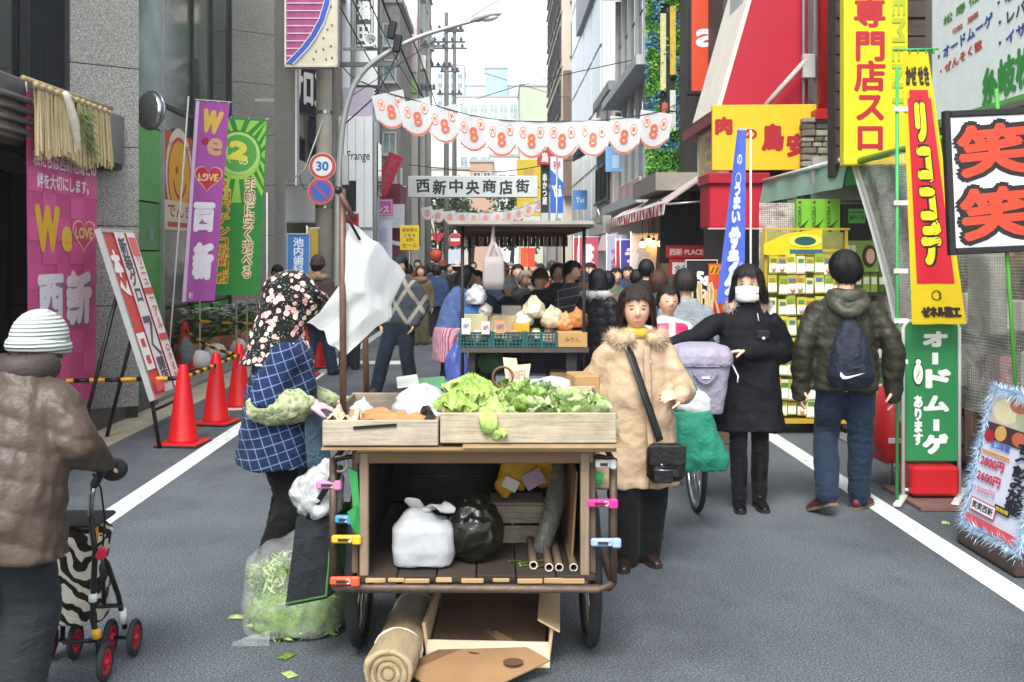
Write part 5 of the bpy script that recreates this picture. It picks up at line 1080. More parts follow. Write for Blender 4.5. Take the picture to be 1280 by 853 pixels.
SP=thing('stone_pillar','pillar clad in rough stacked grey stones beside the yellow sign','pillar',(px(1030,13.0),13.1,0)); rd=random.Random(5); SM=[M(c,.9,.25,14,.7,45) for c in('#6d665a','#7f786a','#8f8776','#5a554c','#96907f')]
mb=MB(); mb.box((0,.12,1.6),(.44,.3,3.2),M('#2f2c28',.9)); mb.build('core',SP); z=2.2
W_=54*13/FPX
while z<pz(150,13.)-.02:
    hh=rd.uniform(.045,.085); x=-W_/2
    while x<W_/2-.03:
        ww=min(rd.uniform(.10,.22),W_/2-x); mb=MB(); mb.box((x+ww/2,-.02-rd.uniform(0,.035),z+hh/2),(ww-.008,.14,hh-.006),rd.choice(SM),(rd.uniform(-.06,.06),rd.uniform(-.04,.04),rd.uniform(-.08,.08)),.012); mb.build('stone',SP); x+=ww
    z+=hh
sl=thing('wooden_siding','dark weathered wooden siding boards high behind the yellow signs','wall',(px(1140,9.9),10.0,pz(205,9.9))); wm=wood('#4f463c','X',.85,.4,.8)
for i in range(16):
    mb=MB(); mb.box((0,.05+.006*(i%2),.09+.17*i),(1.3,.04,.16),wm,(R(-6),0,0)); mb.build('board',sl)
mb=MB(); mb.box((0,.2,1.5),(1.3,.2,3.2),M('#39322b',.9)); mb.build('backing',sl)
sign('vertical_sign','large yellow vertical sign with dark red slot parlour characters and yellow green lettering','sign',(1055,-80,1135,207),9.6,'#d8c51e',[('t','門店スロ',.40,.325,.50,.52,'#a82330',{'v':True,'b':.04}),('t','専',.40,.665,.50,.13,'#a82330',{'b':.04}),('t','AMUSEMENT',.83,.62,.88,.20,'#9cae2c',{'r':-PI/2}) if 0 else ('r',.5,.01,1,.01,'#c9b41c')],.12)
v=[o for o in bpy.data.objects if o.name.startswith('vertical_sign')][-1]
mb=MB(); mb.text('USEMENT',0,0,1.36,.125,M('#9fb02e',.5),0,.05); mb.xf(Matrix.Translation((.20,-.008,1.16))@Matrix.Rotation(PI/2,4,'Y')); mb.build('lettering',v)
# ---------------------------------------------------------------- right: drugstore with awning, sheet and signs
DS=thing('drugstore_building','drugstore building front with pale wall, dark shop interior and high sign board','building',(3.6,9,0))
mb=MB(); mb.box((5.7,9.2,4.5),(3.4,8.6,3.4),M('#8d8a84',.7,.1,2)); part(mb,'upper_wall',DS)
mb=MB(); mb.box((4.9,8.0,1.25),(.1,8,2.5),M('#77746c',.7,.2,3)); part(mb,'back_wall',DS)
mb=MB(); mb.box((4.3,10.9,1.7),(2.2,.08,1.9),M('#a8a198',.7,.15,4)); part(mb,'end_wall',DS)
mb=MB(); mb.box((4.95,9.2,2.78),(1.8,8.4,.05),M('#8f9488',.6)); part(mb,'ceiling',DS)
sign('shop_sign','large pale green white shop sign board with coloured medicine names above the awning','shop sign',None,0,'#e6efec',[('t','松 寿 仙',.26,.63,.30,.06,'#4f8a3c',{'b':.05,'r':.10}),('t','強 麗',.30,.535,.22,.035,'#b0604a',{'r':.10}),('t','・オードムーゲ',.29,.45,.46,.075,'#2c4a94',{'b':.05,'r':.11}),('t','・ぜんそく散',.26,.345,.36,.06,'#b8402c',{'b':.05,'r':.11}),
  ('t','・瓊宝当帰膠',.78,.585,.46,.06,'#3a4048',{'b':.03,'r':.08}),('t','・レバコール',.76,.475,.40,.068,'#3a3f4c',{'b':.05,'r':.09}),('t','・イサゴール50億',.84,.375,.56,.07,'#2f459a',{'b':.05,'r':.09}),('t','糸岐松寿堂',.74,.165,.62,.22,'#2f8a3c',{'b':.05,'r':.10}),('r',.5,.012,1,.024,'#58a04c')],.15,None,-PI/2,(2.0,1.25),(3.40,7.40,2.66))
AX=3.25
aw=thing('awning','long green framed drugstore awning with a pale green valance at its far end','awning',(AX,9,2.4))
mb=MB(); mb.tube([(AX,6.0,2.495),(AX,9.93,2.495)],.03,M('#5aa832',.4),10); part(mb,'front_beam',aw)
mb=MB(); mb.prism([(AX-.04,2.52),(AX,2.525),(4.5,2.86),(4.5,2.83)],9.9,12.85,M('#93b09c',.5,.08,3,trans=.5)); part(mb,'awning_sheet',aw)
mb=MB(); mb.grid(lambda a,b:Vector((AX-.03+.012*math.sin(a*23)-.05*(1-b),lerp(9.85,12.9,a),lerp(2.27,2.525,b))),30,3,M('#c4f0d8',.45,.12,3,trans=.6)); part(mb,'valance',aw)
mb=MB(); mb.tube([(AX-.04,9.85,2.54),(AX-.04,12.9,2.54)],.024,M('#d0d6d1',.4),8); mb.tube([(AX-.04,9.85,2.54),(4.5,9.85,2.85)],.02,M('#4f9a44',.4),8); part(mb,'rail',aw)
mb=MB(); mb.ball((AX-.02,9.83,2.53),.05,BLACK,8,6); part(mb,'joint',aw)
mb=MB(); mb.grid(lambda a,b:Vector((lerp(AX-.04,4.5,a),9.88,lerp(2.29+.02*math.sin(a*9),2.52+.31*a,b))),10,4,M('#3f8f4c',.6,.1,4,trans=.35)); part(mb,'end_flap',aw)
def mat_mesh(key,col,al=.42):
    m,n=_new(key,.25); c=hx(col); n.b.inputs['Base Color'].default_value=(*c,1); v=n.mp((1,1,1)); a=n.wave(15,0,v,'Y'); a2=n.wave(15,0,v,'X'); b_=n.wave(15,0,v,'Z'); a=a if key=='mesh_sheet' else a2; g=n.math('MAXIMUM',n.ramp(a,[(.75,(0,0,0)),(.9,(1,1,1))]),n.ramp(b_,[(.75,(0,0,0)),(.9,(1,1,1))])); f=n.noise(5,4,None,.6,1.5)
    n.l.new(n.math('ADD',n.math('MULTIPLY',g,.34),n.ramp(f,[(.35,(.08,)*3),(.72,(al,)*3)])),n.b.inputs['Alpha']); n.bump(f,.7,.02); return m
MSH=mat_mesh('mesh_sheet','#c4c9be')
cs=thing('plastic_sheet','clear gridded plastic sheet hanging from the green awning beam, gathered at its edge','sheet',(AX,8,.3))
def edge(v): z=lerp(.6,2.47,v); return lerp(8.6,9.75,max(0,min(1,(z-.8)/1.65))**1.3)
mb=MB(); mb.grid(lambda u,v:Vector((AX+.03*math.sin(u*40)*(.4+v*.6)+.02*math.sin(u*17+v*5),lerp(5.6,edge(v),u),lerp(.6,2.47,v))),70,16,MSH); part(mb,'sheet',cs)
mb=MB(); mb.grid(lambda u,v:Vector((AX-.015+.05*math.sin(u*3),edge(v)+lerp(-.08,.06,u),lerp(.6,2.47,v))),3,20,M('#dde0da',.4,.1,6,trans=.35)); part(mb,'white_edge',cs)
m2=thing('plastic_sheet','flat gridded plastic sheet hanging at the far end behind the yellow rack','sheet',(2.6,10.6,1)); mb=MB(); mb.grid(lambda u,v:Vector((lerp(2.60,3.9,u),10.62+.012*math.sin(u*30),lerp(1.1,2.17,v))),20,6,mat_mesh('mesh_sheet_far','#d9cbc2',.7)); part(m2 and mb,'sheet',m2)
# goods racks
RK=thing('goods_rack','tall yellow wire rack of hanging yellow health goods on castors at the drugstore','display rack',(px(1010,10.1),10.1,0)); YW=M('#b3962c',.45,.12,5)
rw=105*10.1/FPX
mb=MB()
for x in(-rw/2,-.02,rw/2-.03): mb.box((x,.02,1.0),(.025,.03,1.8),YW)
for z in(.2,.45,.8,1.1,1.4,1.7,1.9): mb.box((0,.01,z),(rw,.02,.02),YW)
mb.box((0,.08,.12),(rw+.04,.42,.035),YW); mb.box((0,.2,1.0),(rw,.02,1.75),M('#8f8f4a',.7,.2,6)); mb.build('frame',RK)
mb=MB(); mb.prism([(-rw/2-.03,1.66),(-rw/2-.03,1.76),(-rw/4,1.86),(.12,1.90),(.12,1.66)],-.04,-.02,M('#d6b41a',.4)); mb.build('header',RK); 
mb=MB(); mb.add([(-.02+.16*math.cos(a)-.02,-.045,1.79+.06*math.sin(a)) for a in np.linspace(0,2*PI,24,endpoint=False)],[tuple(range(24))],M('#c9d24a',.5)); mb.add([(-.04+.10*math.cos(a),-.05,1.79+.04*math.sin(a)) for a in np.linspace(0,2*PI,24,endpoint=False)],[tuple(range(24))],M('#1f4a4a',.5)); mb.box((-.03,-.043,1.69),(.3,.01,.04),M('#2f5a6a',.5)); mb.build('header_print',RK)
for x in(-rw/2+.05,rw/2-.08):
    mb=MB(); mb.torus((x,-.1,.05),.035,.016,BLACK,14,6,'X'); mb.box((x,-.1,.09),(.03,.03,.06),ALU); mb.build('castor',RK)
rd=random.Random(21); cols=['#b5a52c','#bdb64a','#98a83f','#b08f2c','#c4c19a','#8d9d42']; cat_=[]
def pack(c,k):
    mb=MB(); mb.box((0,0,0),(.075,.03,.15),M(c,.4,.06,9)); mb.box((0,-.017,-.03),(.07,.004,.07),M('#dadccc',.4)); mb.box((0,-.018,.035),(.05,.004,.03),M(('#4a7a3c','#7a8a2a','#a86a2a','#3f6a8a')[k%4],.5))
    if k%3==0: mb.ball((0,-.02,-.03),(.022,.02,.03),M('#d9b8a0',.4),8,6)
    return mb
packs=[pack(cols[i%6],i) for i in range(8)]; pm=[None]*8
def put(i,parent,loc,name='hanging_pack',sc=1):
    if rd.random()<.03: return
    loc=(loc[0]+rd.uniform(-.008,.008),loc[1]-rd.uniform(0,.02),loc[2]+rd.uniform(-.012,.012)); sc*=rd.uniform(1.0,1.22)
    if pm[i] is None: o=packs[i].build(name,parent); pm[i]=o.data
    else: o=bpy.data.objects.new(name,pm[i]); COL.objects.link(o); o.parent=parent
    o.location=loc; o.scale=(sc,sc,sc*rd.uniform(.9,1.1)); o.rotation_euler=(0,rd.uniform(-.05,.05),rd.uniform(-.12,.12))
for r_,z in enumerate((1.57,1.38,1.18,.99,.8,.62)):
    for k in range(9):
        x=-rw/2+.05+k*.085
        if x>rw/2-.04: continue
        put((r_*2+(k//2)+k%2*3)%8,RK,(x,-.04-.02*(k%2),z))
for k in range(9): 
    x=-rw/2+.06+k*.085
    if x>rw/2-.04: continue
    put((3+k)%8,RK,(x,-.06,.40),'bottle_pack',1.25); put((k)%8,RK,(x,-.04,.24),'bottle_pack',1)
R2=thing('goods_shelf','dark drugstore shelf stacked with green lotion boxes and posters above','display shelf',(px(1052,10.4),10.45,0)); sw=115*10.4/FPX
mb=MB(); mb.box((0,.25,1.1),(sw,.04,2.2),M('#5a6a3c',.7)); 
for z in(.25,.6,.95,1.28): mb.box((0,.1,z),(sw,.3,.025),M('#3a3f34',.5))
mb.build('shelf',R2)
for i in range(12):
    mb=MB(); mb.box((-sw/2+.08+.075*i*1.0,.0,1.40),(.065,.1,.2),M(rd.choice(('#5a7a2c','#8aa03c','#3f5f2a','#b9a83a')),.5,.1,9)); mb.box((-sw/2+.08+.075*i,-.052,1.41),(.05,.004,.07),M('#d2d2b4',.5)); mb.build('box',R2)
for j,z in enumerate((.37,.72,1.07)):
    for i in range(7): mb=MB(); mb.box((sw/2-.08-.085*i,.0,z),(.07,.1,.2),M(rd.choice(('#6a8a34','#a9b04a','#c9c8b0','#4a6a3a')),.5,.1,9)); mb.box((sw/2-.08-.085*i,-.052,z),(.05,.004,.1),M('#cfd0b8',.5)); mb.build('box',R2)
def poster(x0,x1,y0,y1,c,items,Z=10.36,nm='poster',t=.05):
    a=P(x0,y1,Z);b_=P(x1,y0,Z); w=b_.x-a.x;h=b_.z-a.z; mb=MB(); mb.box((0,t/2,h/2),(w,t,h),M(c,.5,.06,6)); prints(mb,items,w,h,-.004); mb.xf(Matrix.Translation(((a.x+b_.x)/2,Z,a.z))); part(mb,nm,R2)
for i in range(3):
    x=996+18.2*i; poster(x,x+17.8,249,298,'#6aa82a',[('p',[(.12,.25),(.9,.5),(.45,.28)],'#1f2a18'),('p',[(.12,.17),(.62,.32),(.35,.17)],'#1f2a18'),('t','MUGE',.2,.72,.62,.12,'#1f2a18',{'r':-PI/2}) if 0 else ('r',.2,.92,.2,.06,'#5a2a20'),('r',.55,.06,.3,.03,'#6a4a2a')],nm='lotion_box',t=.08)
    a=P(x+3.5,278,10.34); mb=MB(); mb.text('MUCERA',0,0,.2,.034,M('#2c3a1c',.5),0,.02); mb.xf(Matrix.Translation((a.x,10.34,a.z+.06))@Matrix.Rotation(-PI/2,4,'Y')); part(mb,'lettering',R2)
poster(1052,1090,255,300,'#171a14',[('r',.5,.66,.56,.40,'#4a9a3c'),('r',.5,.76,.5,.05,'#2c6a2a'),('t','無料サンプル',.5,.62,.48,.14,'#22381a')])
poster(991,1048,301,340,'#6f9a3c',[('r',.1,.8,.06,.3,'#2a3a1c'),('e',.66,.50,.16,.34,'#c09a80'),('e',.66,.62,.2,.28,'#3a2418'),('e',.66,.52,.12,.24,'#caa48a'),('e',.66,.1,.3,.2,'#c9a890')])
poster(1052,1098,301,340,'#7a9a44',[('e',.75,.5,.2,.36,'#4a2c1c'),('e',.78,.5,.12,.24,'#caa48a'),('t','高級',.25,.72,.3,.3,'#d6d6b0')])
# goods behind the sheet
BX=thing('shelf_unit','wooden shelf of wrapped goods standing behind the clear plastic sheet','display shelf',(3.8,7.4,0)); wd=wood('#6a4e3a','Y')
mb=MB()
for z in(.12,.62,1.1,1.6): mb.box((3.8,7.4,z),(.5,3.4,.04),wd)
for y in(5.7,6.8,7.9,9.05): mb.box((3.8,y,.85),(.5,.05,1.7),wd)
part(mb,'shelf',BX)
for i in range(34):
    z=rd.choice((.16,.66,1.14,1.64)); hh=rd.uniform(.14,.36); mb=MB(); mb.box((3.60+rd.uniform(-.03,.05),5.8+rd.uniform(0,3.1),z+hh/2),(.2,rd.uniform(.1,.25),hh),M(rd.choice(('#8a6a5a','#b9b2a6','#c9c4b8','#7a3f34','#6a6a5e','#b09a6a','#a3606a')),.5,.2,9),rd.uniform(-.2,.2),.01); part(mb,'package',BX)
mb=MB(); mb.box((3.42,7.5,1.38),(.12,.40,.58),M('#77776f',.5,.1,6),bev=.03); tag(mb.build('grey_bin'),'grey box seen through the plastic sheet, right of the green sign','box')
# standing green sign
G1=thing('standing_sign','green standing sign with white katakana in a white wheeled frame','sign board',(px(1164,7.3),7.3,0)); s_=7.3/FPX; w=70*s_; zt=pz(404,7.3); zb=pz(577,7.3); WH=M('#cfd2cc',.4,.05,6)
mb=MB(); mb.box((0,.0,(zt+zb)/2),(w-.02,.025,zt-zb),M('#2a8048',.45,.05,4),bev=.008); mb.build('panel',G1)
mb=MB(); h=zt-zb
prints(mb,[('t','オ',.56,.885,.50,.115,'#dfe4dc',{'b':.09}),('r',.56,.745,.12,.085,'#dfe4dc'),('t','ド',.62,.60,.52,.14,'#dfe4dc',{'b':.09}),('t','ム',.58,.42,.52,.12,'#dfe4dc',{'b':.09}),('r',.58,.265,.12,.085,'#dfe4dc'),('t','ゲ',.56,.13,.52,.15,'#dfe4dc',{'b':.09}),('t','あります',.22,.30,.19,.36,'#dfe4dc',{'v':True,'b':.06}),
 ('e',.22,.635,.115,.085,'#20302a'),('e',.22,.72,.075,.03,'#20302a'),('e',.22,.635,.095,.075,'#e4e6da'),('e',.22,.72,.055,.022,'#e4e6da'),('p',[(.16,.60),(.28,.67),(.22,.62)],'#2f5a3c'),('p',[(.17,.63),(.28,.69),(.22,.65)],'#2f5a3c')],w-.04,h,-.016)
mb.xf(Matrix.Translation((0,0,zb))); mb.build('print',G1)
mb=MB()
for sx in(-1,1): mb.tube([(sx*w/2,0,.03),(sx*w/2,0,zt-.03),(sx*(w/2-.03),0,zt+.012),(0,0,zt+.012)],.014,WH,8)
mb.tube([(-w/2,0,.07),(w/2,0,.07)],.012,WH,8); mb.build('frame',G1)
mb=MB()
for sx in(-1,1): mb.box((sx*w/2,0,.02),(.05,.55,.03),WH,0.5*sx*0-.5,.008)
mb.build('foot',G1)
mb=MB(); mb.box((0.0,.04,zb-.12),(w-.06,.25,.2),M('#b3161f',.4,.08,4),bev=.02); mb.build('red_base_box',G1); mb=MB(); mb.torus((.09,-.02,.1),.03,.012,ALU,12,6,'X'); mb.build('castor',G1)
mb=MB(); mb.box((-.0,.12,.015),(1.1,.7,.02),M('#6e4f4a',.9,.15,9)); tag(mb.build('floor_mat'),'brown floor mat under the green standing sign and shop front','mat',None,(3.3,7.2,.0))
RB=thing('sale_rack','red cloth covered sale rack with a printed strip, left of the green sign','display rack',(px(1113,7.75),7.75,0)); mb=MB(); mb.loft([(0,0,.2),(0,0,.35),(.01,0,.7)],[(.12,.2),(.115,.19),(.07,.12)],M('#b5131d',.6,.1,5),n=4 if 0 else 12,dome=False,sm=True,pw=.5); mb.build('red_cloth',RB); mb=MB(); mb.box((.05,-.16,.62),(.12,.012,.62),M('#c9b8b4',.5,.15,20),(0,0,-.1)); mb.box((.05,-.168,.72),(.09,.006,.3),M('#c05a5a',.5)); mb.build('printed_strip',RB); mb=MB(); mb.box((-.02,-.21,.36),(.14,.01,.035),M('#e0d8d4',.5),(.25,0,0)); mb.build('price_tag',RB); mb=MB(); mb.tube([(0,0,0),(0,0,.25)],.02,ALU); mb.build('leg',RB)
# yellow nobori in front
yf=flag('nobori_flag','tall yellow nobori flag with a red panel and yellow katakana on a green pole','flag',(px(1158,7.15),7.15,0),.30,1.80,'#d9bd16',[('t','かぜ せき',.5,.912,.84,.075,'#1f1c14',{'b':.05}),('r',.5,.49,.76,.68,'#b5172a'),('r',.5,.845,.62,.03,'#b5172a'),('t','リココデ',.5,.515,.52,.62,'#1f1a14',{'v':True,'b':.12}),('t','リココデ',.5,.515,.48,.60,'#dcc41e',{'v':True,'b':.07}),('ring',.5,.105,.11,.09,'#2a2418',PI*.3,PI*1.6),('t','3',.56,.105,.06,.03,'#2a2418'),('t','ゼネル薬工',.55,.045,.76,.042,'#2a2214',{'b':.08})],0,None,2.9,'#3a9a50',(.010,2.6,0),.56*1.9/1.9,1.22,.16,zb=.0,polex=-.19)
setflag(yf,1.20)
for c in yf.children:
    if c.name.startswith('cloth') or c.name.startswith('print'): c.location.x=-.075
    if c.name.startswith('cross'): c.location.x=-.03
mb=MB()
for z in(2.62,2.0,1.55,1.22,.95): mb=MB(); mb.box((-.17,-.0,z),(.09,.02,.03),WHITE); mb.build('cloth_tab',yf)
# framed laughing sign
L_=sign('hanging_sign','white sign with two big red laughing characters in a black frame','sign',(1194,144,1300,309),6.1,'#cfd3d8',[('t','笑',.5,.74,.98,.47,'#17110f',{'b':.12,'r':.05}),('t','笑',.5,.26,.98,.47,'#17110f',{'b':.12,'r':.05}),('t','笑',.5,.74,.86,.40,'#c8391f',{'b':.05,'r':.05}),('t','笑',.5,.26,.86,.40,'#c8391f',{'b':.05,'r':.05})],.03,'#151314',fw=.036); L_.rotation_euler=(0,R(-2.5),0)
mb=MB(); mb.tube([(.10,.06,-1.0),(.06,.06,.9)],.012,M('#4c9a34',.4,.1,6),8); mb.build('pole',L_)
# tinsel framed menu board
TB=thing('menu_board','tilted menu board wrapped in pale blue tinsel with pink and red prices','sign board',(2.86,5.95,0)); bw,bh=.66,.78
Tm=Matrix.Translation(vl(2.69,5.87,.13)-TB.location)@Matrix(((0,.973,.23,0),(-1,0,0,0),(0,-.23,.973,0),(0,0,0,1)))
mb=MB(); mb.box((0,.02,bh/2),(bw,.035,bh),M('#cdd3e2',.45,.06,5),bev=.004); mb.xf(Tm); mb.build('panel',TB)
mb=MB(); prints(mb,[('r',.5,.86,.94,.24,'#b9b4a4'),('e',.3,.86,.22,.09,'#d6cda4'),('e',.7,.85,.22,.09,'#a8b08c'),('e',.5,.92,.16,.05,'#b06a4a'),('r',.5,.70,.94,.12,'#4a2c34'),('e',.3,.70,.1,.055,'#c9a05a'),('e',.62,.70,.12,.05,'#b8624a'),('e',.12,.66,.09,.045,'#a8242c'),('t','生2時間',.34,.61,.34,.05,'#3a5ab0'),('r',.30,.545,.5,.02,'#d98a3a'),('t','2800円',.28,.475,.42,.075,'#c22a4c',{'b':.05}),('t','2600円',.28,.365,.42,.075,'#c22a4c',{'b':.05}),('t','1500円',.26,.27,.36,.05,'#cf7a9a'),('t','食べ飲み放題',.78,.45,.30,.50,'#23202c',{'v':True,'b':.06}),('r',.62,.20,.26,.05,'#2a2414'),('t','無制限',.62,.20,.22,.03,'#d6c23c'),('r',.30,.155,.46,.095,'#b8303a'),('r',.30,.155,.43,.08,'#e0dde2'),('t','笑笑西新',.30,.155,.38,.055,'#27242c',{'b':.04}),('r',.5,.05,.9,.06,'#c9505a')],bw,bh,-.002); mb.xf(Tm); mb.build('print',TB)
mb=MB(); tm=M('#b4cbe0',.35,.15,30,metal=.2); E_=[Tm@Vector(p) for p in((-bw/2,0,0),(-bw/2,0,bh),(bw/2,0,bh),(bw/2,0,0),(-bw/2,0,0))]
q=[]
for a,b_ in zip(E_,E_[1:]): q+=[a.lerp(b_,i/8)+Vector((random.gauss(0,.006),)*3) for i in range(8)]
q.append(E_[-1]); mb.fur(q,.018,5200,.055,tm,.0022,.25,4); o=mb.build('tinsel_trim',TB); o['kind']='stuff'
mb=MB(); mb.box((-.10,-.08,.055),(.2,.70,.10),M('#3a2a22',.6),0,.01); mb.build('base',TB)
mb=MB(); a=Tm@Vector((-bw/2+.08,.03,.7)); b_=Tm@Vector((bw/2-.08,.03,.7))
for p in(a,b_): mb.tube([p,(p.x+.22,p.y,.0)],.014,DARKM,6)
mb.build('leg',TB)
# odds between the crowd and the drugstore
bf=flag('nobori_flag','narrow blue nobori flag with white characters folded on its pole','flag',(px(927,11.6),11.6,0),.31,1.85,'#526cd6',[('ring',.5,.72,.2,.16,'#c9d2ee',0,2*PI),('t','の',.5,.83,.4,.06,'#c9d2ee'),('t','うまい',.5,.58,.5,.24,'#c9d2ee',{'v':True,'b':.08}),('t','サラダ',.5,.24,.62,.4,'#d3dbf0',{'v':True,'b':.1}),('t','米',.85,.2,.2,.08,'#8a9adc')],0,None,3.0,'#c6ccd6',(.016,4,0),.30,.98,-.12,zb=0,polex=.10); setflag(bf,1.15)
sign('sign_board','black chalk sign board with big white figures behind the customers','sign board',(858,326,896,384),12.2,'#17181a',[('t','e5s',.42,.62,.74,.30,'#dfe0dc',{'b':.07,'r':-.08}),('t','29',.66,.28,.36,.2,'#dfe0dc',{'b':.06,'r':-.08})],.03,'#b9bab8',fw=.012,post=[((-.12,.04,-1.0),(-.12,.04,0),.014),((.12,.04,-1.0),(.12,.04,0),.014)])
sign('sign_board','orange sign board with black stripes behind the blue flag','sign board',(886,330,906,408),12.0,'#cc4a1c',[('r',.5,.9,.9,.14,'#c98a1c'),('t','///',.5,.9,.8,.1,'#1c1814'),('p',[(.1,.7),(.2,.72),(.8,.1),(.65,.08)],'#e8b9a0'),('t','鮮',.6,.5,.6,.2,'#e08a3a')],.03,None,post=[((0,.04,-.9),(0,.04,0),.02)])
bb=thing('bamboo_bin','tan bin of upright bamboo sticks beside the orange sign','bin',(px(878,11.8),11.8,.0)); mb=MB(); rd=random.Random(2)
for i in range(16): x=rd.uniform(-.1,.1); mb=MB(); mb.tube([(x,rd.uniform(-.08,.08),.3),(x+rd.gauss(0,.03),rd.uniform(-.08,.08),1.25+rd.uniform(-.15,.12))],.014,BAM,6); mb.build('stick',bb)
mb=MB(); mb.box((0,0,.35),(.26,.24,.7),M('#a58a52',.8,.15,7)); mb.build('body',bb)
bc=thing('plastic_crate','bright blue plastic basket crate behind the masked woman','crate',(px(884,9.6),9.6,.42)); BLU=M('#3f7fd0',.4,.06,5)
mb=MB(); mb.box((0,0,.02),(.36,.28,.03),BLU); mb.build('base',bc)
for sx in(-1,1):
    mb=MB(); mb.box((sx*.19,0,.17),(.02,.3,.3),BLU,bev=.004); mb.build('side',bc); mb=MB(); mb.box((0,sx*.15,.30),(.4,.02,.04),BLU,bev=.004)
    for k in range(8): mb.box((-.175+.05*k,sx*.15,.15),(.018,.016,.28),BLU)
    for z in(.06,.12,.18,.24): mb.box((0,sx*.15,z),(.36,.012,.02),BLU)
    mb.build('lattice_side',bc)
mb=MB(); mb.box((0,0,.2),(.4,.34,.4),M('#5d4a3c',.8,.2,6),bev=.01); tag(mb.build('carton'),'brown carton under the blue plastic basket','box',None,(px(884,9.6),9.6,0))
# fittings on the right fronts
for T_,c in(([o for o in bpy.data.objects if o.name.startswith('tiled_house')][0],(3.0,32.2,5.4)),([o for o in bpy.data.objects if o.name.startswith('mansard_shop')][0],(3.35,14.3,5.0))):
    mb=MB(); mb.box(c,(.3,.8,.6),M('#c4c4be',.5,.08,6),bev=.02); part(mb,'air_conditioner',T_)
ds_=[o for o in bpy.data.objects if o.name.startswith('mansard_shop')][0]
for x in(px(1003,13.5),px(1017,13.5)): mb=MB(); mb.tube([(x,13.45,2.0),(x,13.45,8)],.02,M('#8a8d8d',.5),6); part(mb,'conduit',ds_)
mb=MB(); mb.box((px(1011,13.4),13.42,4.0),(.16,.1,.3),M('#a9a9a4',.5),bev=.01); part(mb,'meter_box',ds_)
# ---------------------------------------------------------------- the vegetable handcart
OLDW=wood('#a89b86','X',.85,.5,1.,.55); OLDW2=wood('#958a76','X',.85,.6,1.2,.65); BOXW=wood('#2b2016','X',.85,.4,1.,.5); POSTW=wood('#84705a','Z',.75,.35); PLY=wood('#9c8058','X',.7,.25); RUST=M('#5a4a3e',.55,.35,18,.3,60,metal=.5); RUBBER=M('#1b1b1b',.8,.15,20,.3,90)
CT=thing('vegetable_cart','old wooden two wheeled handcart with a pipe frame and an open fronted box','cart',(-.08,4.6,0))
zR=.36
mb=MB(); mb.tube([(-.635,5.7,zR),(-.635,4.27,zR),(-.615,4.21,zR),(-.57,4.19,zR),(.40,4.19,zR),(.445,4.21,zR),(.468,4.27,zR),(.468,5.7,zR)],.0175,RUST,10)
for y in(4.55,5.0,5.5): mb.tube([(-.635,y,zR-.002),(.468,y,zR-.002)],.013,RUST,8)
part(mb,'pipe_frame',CT)
for x,yy in((-.632,4.24),(.466,4.24),(-.632,5.4),(.466,5.4)):
    mb=MB(); mb.tube([(x,yy,zR+.01),(x,yy,.855)],.016,RUST,8); part(mb,'upright_pipe',CT)
for x in(-.632,.466): mb=MB(); mb.tube([(x,4.24,.85),(x*.9,4.24,.862),(x*.8,4.24,.862)],.010,BLACK,8); mb.tube([(x,4.24,.845),(x,5.4,.845)],.012,RUST,8); part(mb,'side_rail',CT)
for X in(-.568,.402):
    mb=MB(); mb.torus((X,4.60,.352),.325,.026,RUBBER,40,10,'X'); o=part(mb,'wheel',CT)
    mb=MB(); mb.torus((X,4.60,.352),.292,.012,M('#6d6a64',.4,.2,9,metal=.7),36,8,'X'); mb.build('rim',o).location=(0,0,0); local_o=o
    r_=[c for c in o.children][-1]; r_.data.transform(Matrix.Translation(-CT.location))
    sp=MB()
    for k in range(18):
        a=2*PI*k/18; sp.tube([(X+(.018 if k%2 else -.018),4.6,.352),(X,4.6+.29*math.cos(a),.352+.29*math.sin(a))],.002,ALU,4)
    sp.xf(Matrix.Translation(-CT.location)); q=sp.build('spokes',o); q['kind']='stuff'
    h_=MB(); h_.tube([(X-.05,4.6,.352),(X+.05,4.6,.352)],.022,RUST,10); h_.xf(Matrix.Translation(-CT.location)); h_.build('hub',o)
# stand legs under the frame
for x in(-.46,.29): mb=MB(); mb.tube([(x,5.2,zR),(x,5.2,0)],.016,RUST,8); part(mb,'stand_leg',CT)
# box: floor, side and back boards darkened for the shade inside, posts, top sheets
rd=random.Random(8)
for i in range(6):
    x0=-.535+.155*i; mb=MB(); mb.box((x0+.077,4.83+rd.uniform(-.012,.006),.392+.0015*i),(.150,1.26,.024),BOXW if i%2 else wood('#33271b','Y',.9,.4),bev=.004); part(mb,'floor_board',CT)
mb=MB()
for i in range(9): mb.box((-.48+.1*i+rd.uniform(-.02,.02),4.185+rd.uniform(-.003,.004),.393+rd.uniform(-.004,.003)),(rd.uniform(.06,.1),.012,rd.uniform(.014,.022)),wood('#a5875c','X',.8,.4),bev=.003)
o=part(mb,'splintered_edge',CT); o['kind']='stuff'
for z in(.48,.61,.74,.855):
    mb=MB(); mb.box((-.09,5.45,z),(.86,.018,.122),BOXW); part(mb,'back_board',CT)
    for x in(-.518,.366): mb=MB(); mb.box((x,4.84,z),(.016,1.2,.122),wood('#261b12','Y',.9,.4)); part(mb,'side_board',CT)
for x in(-.507,.352,-.546,.384):
    out=x in(-.546,.384); mb=MB(); mb.box((x,4.215 if not out else 4.25,.645),(.034 if not out else .026,.036,.48),POSTW if not out else wood('#5b4938','Z',.8,.4),bev=.004); part(mb,'post',CT)
mb=MB(); mb.box((-.08,4.213,.868),(.93,.03,.05),wood('#6b5136','X',.8,.35),bev=.004); part(mb,'top_beam',CT)
mb=MB(); mb.box((-.03,4.83,.902),(1.0,1.34,.014),PLY); part(mb,'top_sheet',CT); mb=MB(); mb.box((-.15,4.8,.914),(1.02,1.36,.010),wood('#99774c','X',.7,.3)); part(mb,'top_sheet',CT)
